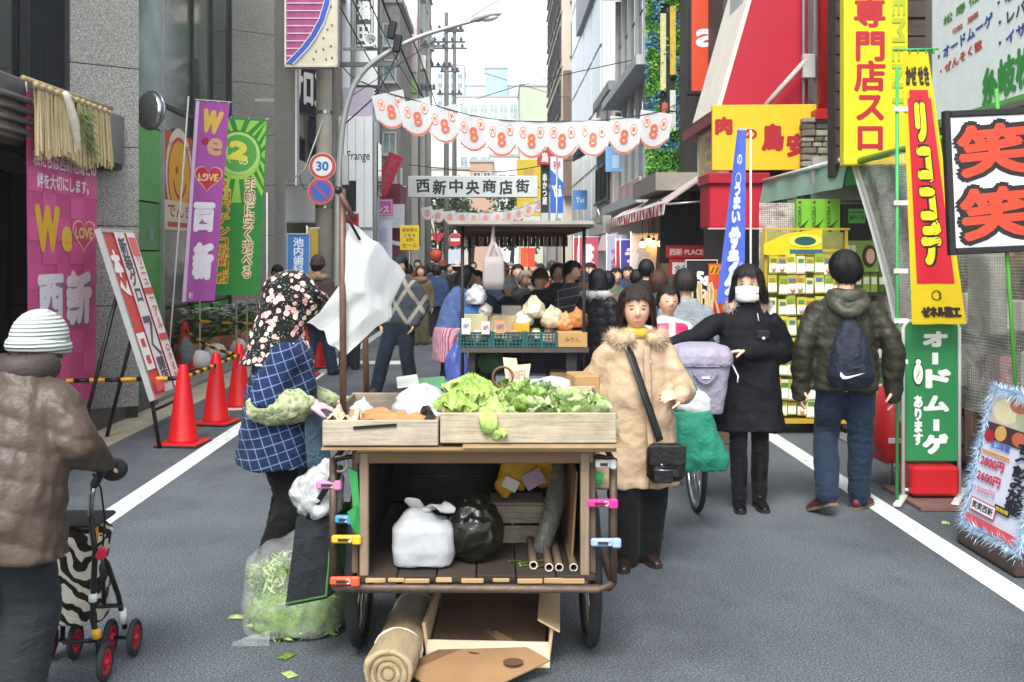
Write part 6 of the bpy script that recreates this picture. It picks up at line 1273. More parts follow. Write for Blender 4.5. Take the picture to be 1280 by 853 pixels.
mb=MB(); mb.box((.19,4.78,.9255),(.62,1.36,.011),wood('#a08560','X',.7,.35)); part(mb,'top_sheet',CT)
mb=MB(); mb.box((-.09,5.475,.64),(.9,.02,.52),M('#120e0b',.95,spec=.1)); part(mb,'back_shade_sheet',CT)  # near-black sheet added to close light gaps and deepen the shade inside
# trays
def tray(label,x0,x1,y0,y1,z0,z1,mat,n=1,group='wooden trays on the handcart'):
    T=thing('wooden_tray',label,'tray',((x0+x1)/2,y0,z0),0,group); t=.016; h=z1-z0; w=x1-x0; d=y1-y0
    mb=MB(); mb.box((0,t/2,h/2+.003),(w,t,h),mat,bev=.004); mb.build('front_board',T); mb=MB(); mb.box((0,d-t/2,h/2),(w,t,h),mat,bev=.004); mb.build('back_board',T)
    for s in(-1,1): mb=MB(); mb.box((s*(w/2-t/2),d/2,h/2),(t,d-2*t,h-.004),wood('#8c7a60','Y',.8,.4),bev=.003); mb.build('side_board',T)
    mb=MB(); mb.box((0,d/2,.008),(w-2*t,d-2*t,.01),OLDW2); mb.build('base_board',T); return T
t1=tray('weathered wooden tray on the cart left half with a dark handle slot','' or -.656,-.214,4.12,4.98,.922,1.020,OLDW)
mb=MB(); mb.box((-.02,-.002,.078),(.165,.01,.011),M('#171411',.9),(0,R(-4),0)); mb.build('handle_slot',t1)
t2=tray('longer weathered wooden tray on the cart right half, full of lettuce','' or -.207,.466,4.12,5.0,.932,1.048,wood('#aa9d85','X',.85,.5,1.1,.55))
# leafy vegetables
LT=[mat_leaf('lettuce_a','#76963a','#9cb856','#c6d68c'),mat_leaf('lettuce_b','#7ba344','#a7c566','#d6e5aa'),mat_leaf('lettuce_c','#9db963','#c0d38f','#e2ebc2'),mat_leaf('lettuce_d','#3f5f1f','#5f8428','#8fae4a')]
def leaf(L,w,cup,ruf,droop,seed,nu=12,nv=14):
    rd=random.Random(seed); p1,p2=rd.uniform(0,6),rd.uniform(0,6)
    def fn(u,v):
        s=(u-.5)*2; wd=w*(.35+1.0*math.sin(PI*min(1,v*.93+.05))**.7)*(.5+.5*v**.5); x=s*wd*.5; y=v*L
        z=cup*s*s*w-droop*v*v*L+ruf*(abs(s)**1.6*.9+v**3*.8)*(math.sin(v*15+p1+s*3)+.7*math.sin(v*27+p2+s*8))+ruf*.5*math.sin(s*9+v*11+p1)+.012*math.exp(-(s*6)**2)*-1
        return Vector((x,y*(1-.06*s*s),z))
    return fn
def head_of_leaves(label,c,rad,hgt,n,mats,group,seed,name='lettuce',Lr=(1.0,1.25)):
    T=thing(name,label,'lettuce',c,0,group); rd=random.Random(seed)
    for i in range(n):
        t=i/(n-1); a=2.4*i+rd.uniform(-.3,.3); L=rad*rd.uniform(*Lr)*(.75+.5*(1-t)); w=rad*rd.uniform(.85,1.15)*(.7+.5*(1-t))
        pitch=lerp(R(2),R(62),t**1.2)+rd.uniform(-.12,.12); mb=MB(); mb.grid(leaf(L,w,.25*(1-t*.2),rad*.055,.30*(1-t),seed*50+i),12,14,mats[0 if rd.random()<.6 else rd.randrange(len(mats))])
        Tm=Matrix.Rotation(a,4,'Z')@Matrix.Translation((0,-rad*.15,lerp(.02,hgt*.55,t)))@Matrix.Rotation(pitch,4,'X'); mb.xf(Tm); mb.build('leaf',T)
    return T
gr='heads of lettuce in the right tray'
big=thing('lettuce','biggest bright green lettuce, a tall mound with a leaf hanging over the tray edge','lettuce',(-.09,4.38,1.0),0,gr)
rd=random.Random(14)
for i in range(26):
    t=i/25; a=(i*2.4)%(2*PI); ring=.03+.085*(1-t)**.8; top=.18-.09*(1-t)
    L=.20*rd.uniform(.85,1.15)*(1-.35*t)+.02; w=.15*rd.uniform(.85,1.2)*(1-.25*t); mb=MB(); mb.grid(leaf(L,w,-.22,.012,-.0,100+i,14,16),14,16,LT[0] if i%4 else LT[1])
    # leaves hang outwards and down from the crown of the mound
    Tm=Matrix.Rotation(a,4,'Z')@Matrix.Translation((0,ring*.5,top))@Matrix.Rotation(R(-lerp(64,32,t))+rd.uniform(-.1,.1),4,'X'); mb.xf(Tm); mb.build('leaf',big)
mb=MB(); mb.grid(leaf(.17,.11,-.3,.010,.0,177),12,14,LT[0]); mb.xf(Matrix.Translation((.09,-.19,.10))@Matrix.Rotation(PI+.35,4,'Z')@Matrix.Rotation(R(-50),4,'X')); mb.build('hanging_leaf',big)
mb=MB(); mb.limb([(.06,-.20,.06),(.065,-.262,.035),(.07,-.285,.005),(.06,-.27,-.02)],[(.03,.01),(.038,.012),(.034,.012),(.02,.012)],LT[0],10); mb.build('leaf_tip',big)
head_of_leaves('pale frilly lettuce right of the tallest mound, in the tray middle',(.11,4.31,.99),.145,.085,16,[LT[1],LT[2]],gr,3)
head_of_leaves('grey green outer leaf bunch between the two pale lettuces',(.20,4.45,.985),.13,.08,13,[mat_leaf('lettuce_g','#6d8a5a','#92a878','#bccaa4'),LT[1]],gr,9)
head_of_leaves('pale yellow green shredded lettuce at the right tray end',(.31,4.31,.975),.145,.07,20,[LT[2],LT[1]],gr,5)
head_of_leaves('small pale lettuce at the far right back corner of the tray',(.40,4.40,.98),.09,.07,18,[LT[2]],gr,6)
head_of_leaves('dark green leaf bunch at the back behind the tall lettuce',(.05,4.78,.96),.11,.09,12,[LT[3],LT[0]],gr,12)
rb=MB(); rb.torus((0,0,0),.042,.005,M('#6a4a3a',.6),20,6,'Y'); tag(rb.build('wire_hoop'),'thin brown hoop arching over the tall lettuce','hoop',None,(.035,4.55,1.14))
# bags, paper, price card on the cart top
def blob(label,name,cat,loc,r,mat,seed,amp=.25,fr=3.,pinch=0,group=None,flat=.8):
    mb=MB()
    def fn(p,d):
        k=1+amp*.8*noise.noise(d*fr*.6+vl(seed,0,0))+amp*.22*(.35-abs(noise.noise(d*fr*.95+vl(0,seed,0))))*2+amp*.10*(.3-abs(noise.noise(d*fr*2.2+vl(0,0,seed))))
        if pinch and d.z>.55: p=Vector((p.x*(1-pinch*(d.z-.55)*2),p.y*(1-pinch*(d.z-.55)*2),p.z*(1+.35*(d.z-.55))))
        q=p*k; return Vector((q.x,q.y,max(q.z,-r[2]*flat)))
    mb.ball((0,0,r[2]*flat),r,mat,36,24,fn); o=mb.build(name); tag(o,label,cat,group,loc); return o
PB=M('#d3d6d6',.3,.06,9,.5,35,trans=.35); 
blob('white plastic bag of produce at the back of the left tray','plastic_bag','bag',(-.31,4.55,.955),(.12,.12,.078),PB,3,.28,3.5,.3)
blob('small white crumpled bag at the foot of the first brown pole','plastic_bag','bag',(-.55,4.5,.955),(.05,.06,.05),PB,8,.4,4,.5)
KR=M('#a8764a',.85,.2,12,.4,40)
def crumple(label,loc,w,d,hh,mat,seed,name='paper_sheet'):
    mb=MB(); mb.grid(lambda u,v:Vector(((u-.5)*w,(v-.5)*d,hh*(.6+noise.noise(vl(u*3,v*3,seed))+.6*(.3-abs(noise.noise(vl(u*5,v*5,seed))))))),26,20,mat); tag(mb.build(name),label,'paper',None,loc)
crumple('crumpled brown paper lining the left tray beside the white bag',(-.42,4.30,.985),.30,.26,.045,KR,2); crumple('torn pale paper corner at the left end of the left tray',(-.585,4.26,.985),.12,.2,.05,M('#c4ad90',.85,.12,12),5); crumple('white paper wrap between brown paper and the tall lettuce',(-.27,4.36,1.0),.16,.2,.05,M('#c9ccc8',.7,.06,9),9)
pc=thing('price_card','pale cardboard price card with faint red figures standing behind the lettuce','card',(.10,4.9,1.03),.08); mb=MB(); mb.prism([(-.04,0),(.045,0),(.065,.13),(.005,.125),(.0,.155),(-.062,.16)],0,.004,M('#cdbf9e',.8,.08,12)); mb.build('card',pc); mb=MB(); mb.text('300円',0,.08,.08,.045,M('#c9867a',.7),-.002,.03); mb.build('print',pc)
crumple('white paper sheet lying behind the price card on the cart',(.21,4.95,1.02),.22,.22,.035,M('#d3d6d8',.6,.05,8),13); 
mb=MB(); mb.box((0,0,.0),(.16,.3,.012),M('#3f7f4a',.4,.08,5),(R(3),R(-4),.1),.004); mb.box((-.1,0,.012),(.10,.28,.008),M('#b9bfb4',.4),(R(3),R(-8),.1),.003); tag(mb.build('plastic_tray'),'green and grey plastic tray lid resting at the back left of the cart','lid',None,(-.30,4.98,1.06))
mb=MB(); mb.box((0,0,.08),(.12,.2,.16),M('#a57f52',.85,.12,6),.15,.006); tag(mb.build('carton'),'small tan carton at the back right of the cart top','box',None,(.42,5.15,.93))
blob('clear bag of pale goods on the back of the cart top','plastic_bag','bag',(.27,5.2,.93),(.14,.12,.075),PB,31,.3,3.2)
# white vinyl sheet on brown poles
BRP=M('#5e4236',.45,.25,20)
for (a,b,l) in((P(428,236,4.5),P(429,520,4.5),'taller brown pole at the back left of the cart, nearest camera'),(P(454,300,5.05),P(458.5,505,5.05),'shorter brown pole behind the white sheet')):
    mb=MB(); d=a-b; mb.tube([(0,0,0),tuple(d)],.0145,BRP,10); tag(mb.build('wooden_pole'),l,'pole','brown poles holding the white sheet',b)
mb=MB(); a=P(423,238,4.46); mb.tube([(0,0,0),tuple(P(444,276,4.5)-a)],.011,BRP,8); mb.ball((0,0,0),.017,BLACK,8,6); mb.tube([tuple(P(432,268,4.46)-a),tuple(P(450,300,4.52)-a)],.006,DARKM,6); tag(mb.build('umbrella_strut'),'short brown strut slanting down from the taller pole top','pole',None,a)
SHT=M('#e2e5e4',.5,.04,4,.15,25,trans=.5); sh_=thing('vinyl_sheet','white vinyl sheet folded over the brown poles and blowing to the right','sheet',P(428,445,4.55))
def pl_(pts):
    pts=[P(*p) for p in pts]; L=[0]
    for p,q in zip(pts,pts[1:]): L.append(L[-1]+(q-p).length)
    def f(t):
        t=min(max(t,0),1)*L[-1]
        for i in range(len(pts)-1):
            if t<=L[i+1]+1e-9: return pts[i].lerp(pts[i+1],(t-L[i])/(L[i+1]-L[i]))
        return pts[-1]
    return f
eT=pl_([(438,281,4.52),(470,304,4.58),(504,345,4.72)]); eR=pl_([(504,345,4.72),(486,381,4.66),(486,398,4.62),(468,409,4.58),(429,446,4.50)]); eB=pl_([(383,404,4.62),(404,413,4.58),(411,428,4.54),(429,446,4.50)]); eL=pl_([(438,281,4.52),(430,300,4.49),(427,352,4.49),(400,391,4.58),(383,404,4.62)])
A_,B_,C__,D_=eT(0),eT(1),eR(1),eB(0)
def sheet(u,v):
    bl=(1-u)*(1-v)*A_+u*(1-v)*B_+u*v*C__+(1-u)*v*D_; p=lerp(eT(u),eB(u),v)+lerp(eL(v),eR(v),u)-bl
    m=4*u*(1-u)*4*v*(1-v); w=u*(1-u)*4
    return p+Vector((0,-.03*m+.007*math.sin(u*9+v*6)*(.4+v)+.005*(abs(math.sin(u*7-v*5+1))-.5)+.012*noise.noise(vl(u*4,v*4,1)),.006*math.sin(u*17)))
mb=MB(); mb.grid(sheet,40,40,SHT); part(mb,'sheet',sh_); mb=MB(); mb.grid(lambda u,v:sheet(u*.96+.02,v*.9)+Vector((.012*u,.03+.02*v,.004)),30,30,SHT); part(mb,'under_fold',sh_)
# things inside the box
WB=M('#c3c5c6',.35,.06,9,.5,28,trans=.4)
bg=thing('plastic_bag','white knotted plastic bag on the cart box floor, leftmost','bag',(-.285,4.36,.405)); mb=MB()
mb.loft(*spline([(0,0,.012),(0,0,.07),(0,0,.15),(.0,0,.195),(.01,0,.222)],[(.118,.09),(.128,.1),(.125,.09),(.085,.06),(.02,.018)],5),WB,n=20,dome=False,pw=.5)
mb=fuse(mb,.007,WB,2,lambda p:.005*noise.noise(p*15)+.004*(.3-abs(noise.noise(vl(p.x*30,p.y*30,p.z*9))))); mb.build('bag_body',bg)
mb=MB(); mb.limb([(.0,0,.215),(-.035,-.02,.25),(-.07,-.03,.268)],[(.012,.005),(.03,.008),(.012,.004)],WB,8); mb.limb([(.01,0,.22),(.06,-.03,.243),(.125,-.04,.228)],[(.012,.005),(.035,.008),(.012,.004)],WB,8); mb.torus((.01,-.01,.224),.014,.012,WB,10,6); mb.build('knot_ears',bg)
bkm=M('#15160f',.22,.3,7,.6,26); 
bb_=MB()
bb_.ball((0,0,.125),(.125,.12,.13),bkm,40,28,lambda p,d:p*(1+.10*noise.noise(d*3)+.05*noise.noise(vl(d.x*9,d.y*9,d.z*3)))); bb_.ball((-.01,.0,.24),(.07,.06,.04),bkm,20,10,lambda p,d:p*(1+.4*noise.noise(d*4))); bb_=fuse(bb_,.007,bkm,1,lambda p:.007*noise.noise(vl(p.x*40,p.y*40,p.z*14))); tag(bb_.build('rubbish_bag'),'black shiny rubbish bag bulging in the cart box beside the white bag','bag',None,(-.085,4.42,.405))
YB=M('#b8861a',.6,.25,10,.4,20); yb=thing('paper_sack','crumpled yellow sack on a wooden crate at the back of the cart box','sack',(.12,4.75,.62)); mb=MB(); mb.box((-.02,0,.09),(.14,.06,.17),YB,(.1,.5,.2),.02); mb.box((.09,.02,.10),(.12,.05,.18),M('#a87a18',.6,.25,9),(.1,-.3,-.2),.02); mb.box((-.07,-.03,.03),(.1,.04,.1),M('#c4922a',.6,.2,9),(0,.7,.1),.02); mb=fuse(mb,.008,YB,2,lambda p:.010*noise.noise(p*22)); mb.build('sack',yb); mb=MB(); mb.box((-.05,-.06,.04),(.07,.01,.05),M('#b9b4a8',.6),(0,.5,.2)); mb.box((.05,-.05,.06),(.09,.008,.07),M('#8f7a86',.6),(0,-.5,.1)); mb.build('label_patch',yb)
cr=thing('wooden_crate','small grey wooden crate under the yellow sack inside the cart box','crate',(.10,4.78,.405))
for k,z in enumerate((.04,.125)): mb=MB(); mb.box((0,-.10,z),(.24,.014,.075),OLDW2,bev=.003); mb.build('slat',cr)
for sx in(-1,1): mb=MB(); mb.box((sx*.11,.0,.085),(.014,.19,.165),OLDW2,bev=.003); mb.build('side',cr)
mb=MB(); mb.box((0,.02,.165),(.235,.2,.012),OLDW2); mb.build('lid',cr)
blob('clear crinkled film wad at the back of the cart box','plastic_film','film',(-.22,4.95,.41),(.18,.14,.34),mat_film('film_wad','#5a5a55',.10,.15,.8,16),12,.3,3)
fm=MB(); fm.limb([(.19,4.5,.42),(.25,4.55,.60),(.28,4.65,.78)],[(.035,.02),(.045,.03),(.02,.015)],mat_film('film_roll','#5a5a52',.55,.12,.8,24),12); o=fm.build('plastic_film'); tag(o,'dark shiny rolled film leaning at the right inside the cart box','film')
fm=MB(); fm.box((.322,4.7,.60),(.008,.7,.36),wood('#7d5a34','Z',.7,.3),(0,.06,0)); o=fm.build('thin_board'); tag(o,'thin board leaning against the right inner side of the cart box','board')
for i,(x,l) in enumerate(((.155,'leftmost pipe end on the cart box floor'),(.215,'second pipe end from the left on the cart box floor'),(.255,'third pipe end from the left on the cart box floor'),(.312,'rightmost pipe end on the cart box floor'))):
    mb=MB(); mb.lathe([(.0165,0),(.0165,.9),(.0125,.9),(.0125,0)],M('#6b5a4c',.5,.2,20),14,T=Matrix.Translation((0,0,0))@Matrix.Rotation(-PI/2,4,'X'),cap=False); mb.torus((0,0,0),.0147,.003,M('#b5aa9c',.4),14,6,'Y'); tag(mb.build('metal_pipe'),l,'pipe','pipes lying in the cart box',(x,4.25+.03*(i==0),.424))
mb=MB(); rd=random.Random(3)
for i in range(9): p=vl(.08+rd.uniform(0,.18),4.30+rd.uniform(0,.1),.412); mb.grid(lambda u,v:p+vl((u-.5)*.05,(v-.5)*.04,.012*math.sin(u*3)*math.cos(v*3)+.004*i%3*0),3,3,LT[3] if i%2 else LT[1])
o=mb.build('leaf_scraps'); tag(o,'scraps of green leaves on the cart box floor','leaves'); o['kind']='stuff'
# clips on the pipes
def clip(x,y,Z,col,label,L=.115,rot=0):
    T=thing('plastic_clip',label,'clothes peg',P(x,y,Z),(0,R(rot),0),'coloured plastic pegs on the cart pipes'); m=M(col,.35,.06,9)
    mb=MB(); mb.box((0,0,.0),(L,.024,.030),m,bev=.006); mb.box((-L*.1,-.014,.0),(L*.35,.008,.010),M('#2a2426',.6)); mb.build('jaw',T); mb=MB(); mb.box((L*.36,-.012,0),(L*.3,.02,.038),m,bev=.006); mb.torus((L*.12,-.014,0),.009,.0025,ALU,10,5,'Y'); mb.build('grip',T)
clip(753,629,4.2,'#d8317f','hot pink peg on the right cart pipe'); clip(757,678,4.2,'#8fa6dc','pale blue peg on the right cart pipe, under the hot pink one'); clip(757,580,4.2,'#c9c4bc','off white peg at the top of the right cart pipe',.08)
clip(411,606,4.24,'#d87aa6','soft pink peg at the top of the left cart pipe',.10); clip(430,649,4.22,'#3f86b8','small blue peg on the left cart pipe',.07); clip(433,674,4.2,'#d9a81c','yellow peg on the left cart pipe'); clip(431,726,4.18,'#d8502c','orange red peg on the lower left cart pipe')
mb=MB(); mb.lathe([(.03,0),(.032,.05),(.022,.055),(0,.055)],M('#3fae5a',.4),12,T=Matrix.Translation((0,0,0))@Matrix.Rotation(.2,4,'Y')); tag(mb.build('plastic_stopper'),'small green plastic cap on top of the right cart wheel','cap',None,(.415,4.5,.70))
sc=thing('dust_pan','green plastic scoop hanging by its handle on the left cart pipe','scoop',P(448,640,4.22)); GP=M('#2f8a48',.35,.08,6); mb=MB(); q=lambda x,y,d=0:P(x,y,4.22+d)-sc.location
mb.prism([(q(436,585).x,q(436,585).z),(q(447,590).x,q(447,590).z),(q(450,635).x,q(450,635).z),(q(443,640).x,q(443,640).z)],-.008,.008,GP); mb.build('handle',sc)
mb=MB(); mb.add([q(447,632,-.01),q(434,640,-.05),q(440,660,-.05),q(459,690,0),q(453,640,.06),q(459,688,.07)],[(0,1,2,3),(0,3,5,4)],GP); mb.add([v+vl(0.004,.004,.002) for v in(q(447,632,-.01),q(434,640,-.05),q(440,660,-.05),q(459,690,0),q(453,640,.06),q(459,688,.07))],[(3,2,1,0),(4,5,3,0)],GP); mb.build('pan',sc)
# bag hung at the left of the cart
tb=thing('tote_bag','black fronted green sided tote bag hanging from the left cart pipe','bag',P(388,752,4.3)); BLK=mat_fabric('tote_black','#222528'); GRN=mat_fabric('tote_green','#3f6d38')
q=lambda x,y,d:P(x,y,4.3+0)-tb.location+vl(0,d,0)
f_=[q(357,755,0),q(408,745,0),q(416,645,0),q(371,645,0)]; bk=[v+vl(.07,.20,0.01) for v in f_]
mb=MB(); n=8
def facep(u,v): a=lerp(f_[0],f_[1],u);b=lerp(f_[3],f_[2],u); p=lerp(a,b,v); return p+vl(0,-.018*math.sin(PI*u)*math.sin(PI*v)+.006*noise.noise(vl(u*5,v*7,1)),0)
mb.grid(facep,14,16,BLK); mb.build('front',tb)
mb=MB(); mb.grid(lambda u,v:lerp(lerp(f_[1],f_[2],v),lerp(bk[1],bk[2],v),u)+vl(-.015*math.sin(PI*v)*math.sin(PI*u),0,0),6,10,GRN); mb.grid(lambda u,v:lerp(lerp(f_[0],f_[1],u),lerp(bk[0],bk[1],u),v)-vl(0,0,.012),6,6,GRN); mb.grid(lambda u,v:lerp(lerp(f_[0],f_[3],v),lerp(bk[0],bk[3],v),u),6,6,GRN); mb.grid(lambda u,v:lerp(lerp(bk[0],bk[1],u),lerp(bk[3],bk[2],u),v),6,6,GRN); mb.build('gusset',tb)
mb=MB(); mb.tube(f_[:2][::1]+[f_[2]],.006,GRN,6); mb.build('green_piping',tb)
mb=MB(); q1=lambda x,y,Z=4.24:P(x,y,Z)-tb.location; mb.loft([q(385,648,-.005),q1(408,610),q1(424,583)],[(.012,.003)]*3,BLACK,(1,0,0),8); mb.loft([q(408,648,.05),q1(418,610,4.3),q1(426,583,4.3)],[(.010,.003)]*3,BLACK,(1,0,0),8); mb.build('strap',tb)
mb=MB(); mb.torus(tuple(q1(425,580)),.03,.006,M('#9a9280',.8),14,6,'Y'); mb.tube([q1(427,572),q1(440,560)],.006,M('#9a9280',.8),6); mb.build('string_knot',tb)
blob('crumpled clear bag stuffed in the top of the black tote bag','plastic_bag','bag',P(396,645,4.35),(.10,.09,.10),mat_film('film_bag','#c4c6c4',.6,.2,.7,18),17,.4,3.4)
blob('crumpled white bag of odds behind the pink peg on the left','plastic_bag','bag',P(410,640,4.4),(.06,.06,.12),PB,19,.4,3.4)
# clear sack of greens on the road
gs=thing('sack_of_greens','clear plastic sack full of green leaves standing on the road left of the cart','sack',P(372,800,4.66)*1.0); gs.location=(px(368,4.75),4.75,0)
rd=random.Random(33); mb=MB()
for i in range(2300):
    x=rd.gauss(0,.105); x=max(-.165,min(.175,x)); y=rd.uniform(-.15,.14); zt=.27+.05*math.cos(x*6)-.25*max(0,x-.05); z=rd.uniform(.01,max(.05,zt)); p=vl(x,y*(1-.5*abs(x)/.22),z); a=Vector((rd.gauss(.4,.7),rd.gauss(0,.6),rd.gauss(0,.8))).normalized()*rd.uniform(.02,.045); b=a.cross(Vector((rd.gauss(0,1),rd.gauss(0,1),rd.gauss(0,1)))).normalized()*.008
    mb.add([p-a,p+b,p+a,p-b],[(0,1,2,3)],(LT[0],LT[3],LT[1],mat_leaf('lettuce_e','#34521a','#55782a','#86a54a'))[i%4])
o=mb.build('greens',gs); o['kind']='stuff'
inner=MB(); inner.loft(*spline([(0,0,.03),(0,0,.12),(-.01,0,.21),(-.03,0,.27)],[(.200,.155),(.205,.160),(.165,.125),(.06,.05)],4),LT[3],n=18,dome=False,pw=.8); inner=fuse(inner,.014,mat_leaf('sack_mass','#3a5a1c','#5f8428','#8fb04a',2.2),1,lambda p:.022*noise.noise(p*22)); inner.build('greens',gs)
cl=mat_film('clear_sack','#e6eae6',.125,.06,.5,9)
mb=MB(); mb.loft(*spline([(0,0,.02),(.0,0,.15),(-.01,0,.27),(.03,0,.34),(.085,0,.44),(.11,0,.47)],[(.22,.17),(.235,.185),(.2,.15),(.12,.09),(.05,.04),(.03,.02)],4),cl,n=20,dome=False,pw=.8)
mb=fuse(mb,.014,cl,1,lambda p:.018*noise.noise(p*8)+.010*(.3-abs(noise.noise(vl(p.x*16,p.y*16,p.z*7))))); mb.build('sack_film',gs); mb=MB(); mb.prism([(-.21,.0),(-.14,.03),(-.10,.0),(-.225,-.0)],-.1,-.09,cl) ; mb.grid(lambda u,v:vl(-.23+.16*u,-.16-.05*v,.01+.05*(1-v)*u),4,4,cl); mb.build('loose_corner',gs)
blob('second green filled sack half hidden behind the tote bag','sack_of_greens','sack',(px(425,4.95),4.95,0),(.14,.16,.17),mat_leaf('sack_leaf','#2f4a1a','#4a6a28','#6d8a3c',1.6),23,.25,4)
# under the cart: mat roll, cardboard, box
mr=thing('mat_roll','rolled straw mat wrapped in film lying under the cart','mat',(-.40,4.12,.0)); MAT=wood('#a3906e','Y',.8,.35,1.2,.4)
ax=Vector((.075,1.0,0)).normalized(); mb=MB(); c0=vl(-.0,-.06,.085)
mb.loft([c0,c0+ax*.3,c0+ax*.9,c0+ax*1.5],[(.098,.083),(.094,.083),(.09,.083),(.088,.082)],MAT,(1,0,0),20,dome=False); mb=fuse(mb,.012,MAT,1,lambda p:.008*noise.noise(vl(p.x*20,p.y*4,p.z*20))); mb.build('roll',mr)
mb=MB(); 
for k in range(3): mb.torus(tuple(c0+ax*-.004),.025+.024*k,.005,M('#7d6a4c',.8),20,6,'Y',ry=.004)
mb.build('spiral_edge',mr); mb=MB(); mb.loft([c0+ax*.24,c0+ax*.245],[(.100,.088)]*2,M('#c9c0a8',.6),(1,0,0),20,dome=False); mb.loft([c0+ax*.7,c0+ax*.705],[(.100,.088)]*2,M('#c9c0a8',.6),(1,0,0),20,dome=False); mb.build('tie_string',mr)
mb=MB(); mb.loft([c0+ax*.45,c0+ax*.9,c0+ax*1.4],[(.100,.090),(.098,.090),(.095,.088)],mat_film('mat_film','#b9b6ac',.35,.12,.8,20),(1,0,0),20,dome=False,caps=False); mb.build('film_wrap',mr)
CB=M('#8c6a48',.85,.18,5,.2,50); CB2=M('#b59a74',.85,.12,6); 
bx=thing('carton','flat open carton with a dark brown bottom lying under the cart','box',(px(615,4.55),4.62,.0),-.06)
mb=MB(); mb.box((0,.0,.012),(.5,.55,.02),M('#4e3826',.85,.2,6)); mb.box((0,0,.10),(.46,.5,.012),M('#54402e',.85,.2,6),(R(6),0,0)); mb.build('base',bx)
for sx in(-1,1): mb=MB(); mb.box((sx*.25,0,.09),(.014,.55,.16),CB2,(0,.12*sx,0),.003); mb.build('side',bx)
mb=MB(); mb.box((0,-.275,.05),(.5,.014,.10),M('#c4b69a',.85,.12,7),(R(-14),0,0),.003); mb.build('front_flap',bx); mb=MB(); mb.box((.245,-.05,.175),(.10,.5,.008),CB2,(0,.5,0),.002); mb.build('side_flap',bx)
cd=thing('cardboard_sheet','tan cardboard sheet lying askew on the road in front of the carton','cardboard',(px(596,4.15),4.22,.05),R(38)); mb=MB(); mb.box((0,0,0),(.46,.34,.010),M('#8f6f4c',.85,.14,4,.15,60),(R(4),R(-7),0),.002); mb.build('sheet',cd); mb=MB(); mb.box((-.02,.172,.012),(.46,.06,.006),M('#6f4e34',.85,.15,5),(R(4),R(-7),0)); mb.build('folded_strip',cd); mb=MB(); mb.disc((.06,.09,.017),.03,M('#4a3324',.9),'Z',14); mb.build('stain',cd); mb=MB(); mb.disc((.1,-.1,.022),.04,M('#5a402c',.9),'Z',14); mb.build('stain',cd)
mb=MB(); mb.box((0,0,.03),(.13,.2,.06),M('#a8236a',.5,.1,9),.1,.02); tag(mb.build('pink_box'),'small magenta box under the right side of the cart','box',None,(.2,4.95,.25)); 
mb=MB(); mb.box((.02,5.0,.24),(.55,.5,.02),BOXW); o=mb.build('under_board'); tag(o,'dark board slung beneath the cart frame carrying a magenta box','board')
for i,(x,y) in enumerate(((296,773),(358,822),(362,845),(455,793),(1182,655),(330,775))):
    mb=MB(); mb.grid(lambda u,v:vl((u-.5)*.07,(v-.5)*.045,.006+.012*math.sin(u*3.1)*math.sin(v*3.1)),4,3,LT[3] if i%2 else LT[1]); tag(mb.build('fallen_leaf'),('fallen leaf on the road left of the green sack','leaf scrap on the road, upper of the two in front of the sack','leaf scrap nearest the camera in front of the sack','fallen leaf by the left cart wheel','fallen leaf by the right white line','fallen leaf at the left foot of the green sack')[i],'leaf',None,G(x,y),i*1.1)
# ---------------------------------------------------------------- second stall
S2=thing('market_stall','second market stall table on dark legs under a low flat roof','stall',(px(655,10.2),10.2,0)); DK=M('#2f2b28',.6,.2,8,metal=.3)
x0,x1=px(576,10.2),px(736,10.2); zt=pz(434,10.2)
mb=MB(); mb.box(((x0+x1)/2,10.75,zt-.03),(x1-x0,1.1,.045),M('#4a453f',.6,.2,6)); part(mb,'table_top',S2)
for x in(x0+.1,x1-.16): 
    for y in(10.3,11.1): mb=MB(); mb.box((x,y,zt/2-.03),(.06 if x<0 else .10,.06,zt-.06),DK); part(mb,'leg',S2)
mb=MB(); mb.tube([(x0+.1,10.3,.25),(x1-.16,10.3,.25)],.02,DK,8); part(mb,'rail',S2)
zr=1.93
for x,y in((px(578,10.25),10.25),(px(730,10.25),10.25),(px(578,10.25),13.2),(px(730,10.25),13.2)): mb=MB(); mb.tube([(x,y,.3),(x,y,zr)],.017,DK,8); part(mb,'roof_post',S2)
rx0,rx1=px(566,10.1),px(736,10.1)
mb=MB(); mb.prism([(rx0,zr),(rx1+.06,zr-.01),(rx1+.06,zr+.03),(rx0,zr+.045)],10.05,13.4,M('#77716a',.75,.2,4)); part(mb,'roof_sheet',S2)
for i in range(8): mb=MB(); mb.box(((rx0+rx1)/2,10.3+.42*i,zr-.025),(rx1-rx0-.05,.08,.04),wood('#5a3d30','X',.8,.4)); part(mb,'roof_batten',S2)
for i in range(26): mb=MB(); mb.box((rx0+.025+.05*i,13.4,zr-.10),(.046,.01,.13),M('#3f3430',.8) if i%2 else M('#8a8078',.8)); part(mb,'fringe_slat',S2)
mb=MB(); mb.box(((rx0+rx1)/2,10.04,zr+.03),(rx1-rx0+.08,.03,.035),M('#9a958a',.7,.15,6)); part(mb,'roof_edge',S2)
mb=MB(); mb.tube([(rx1-.1,10.1,zr+.05),(rx1+.12,10.1,zr+.02),(rx1+.08,10.1,zr+.16)],.012,ALU,6); part(mb,'roof_hook',S2)
CG=M('#1f4f4c',.45,.1,6)
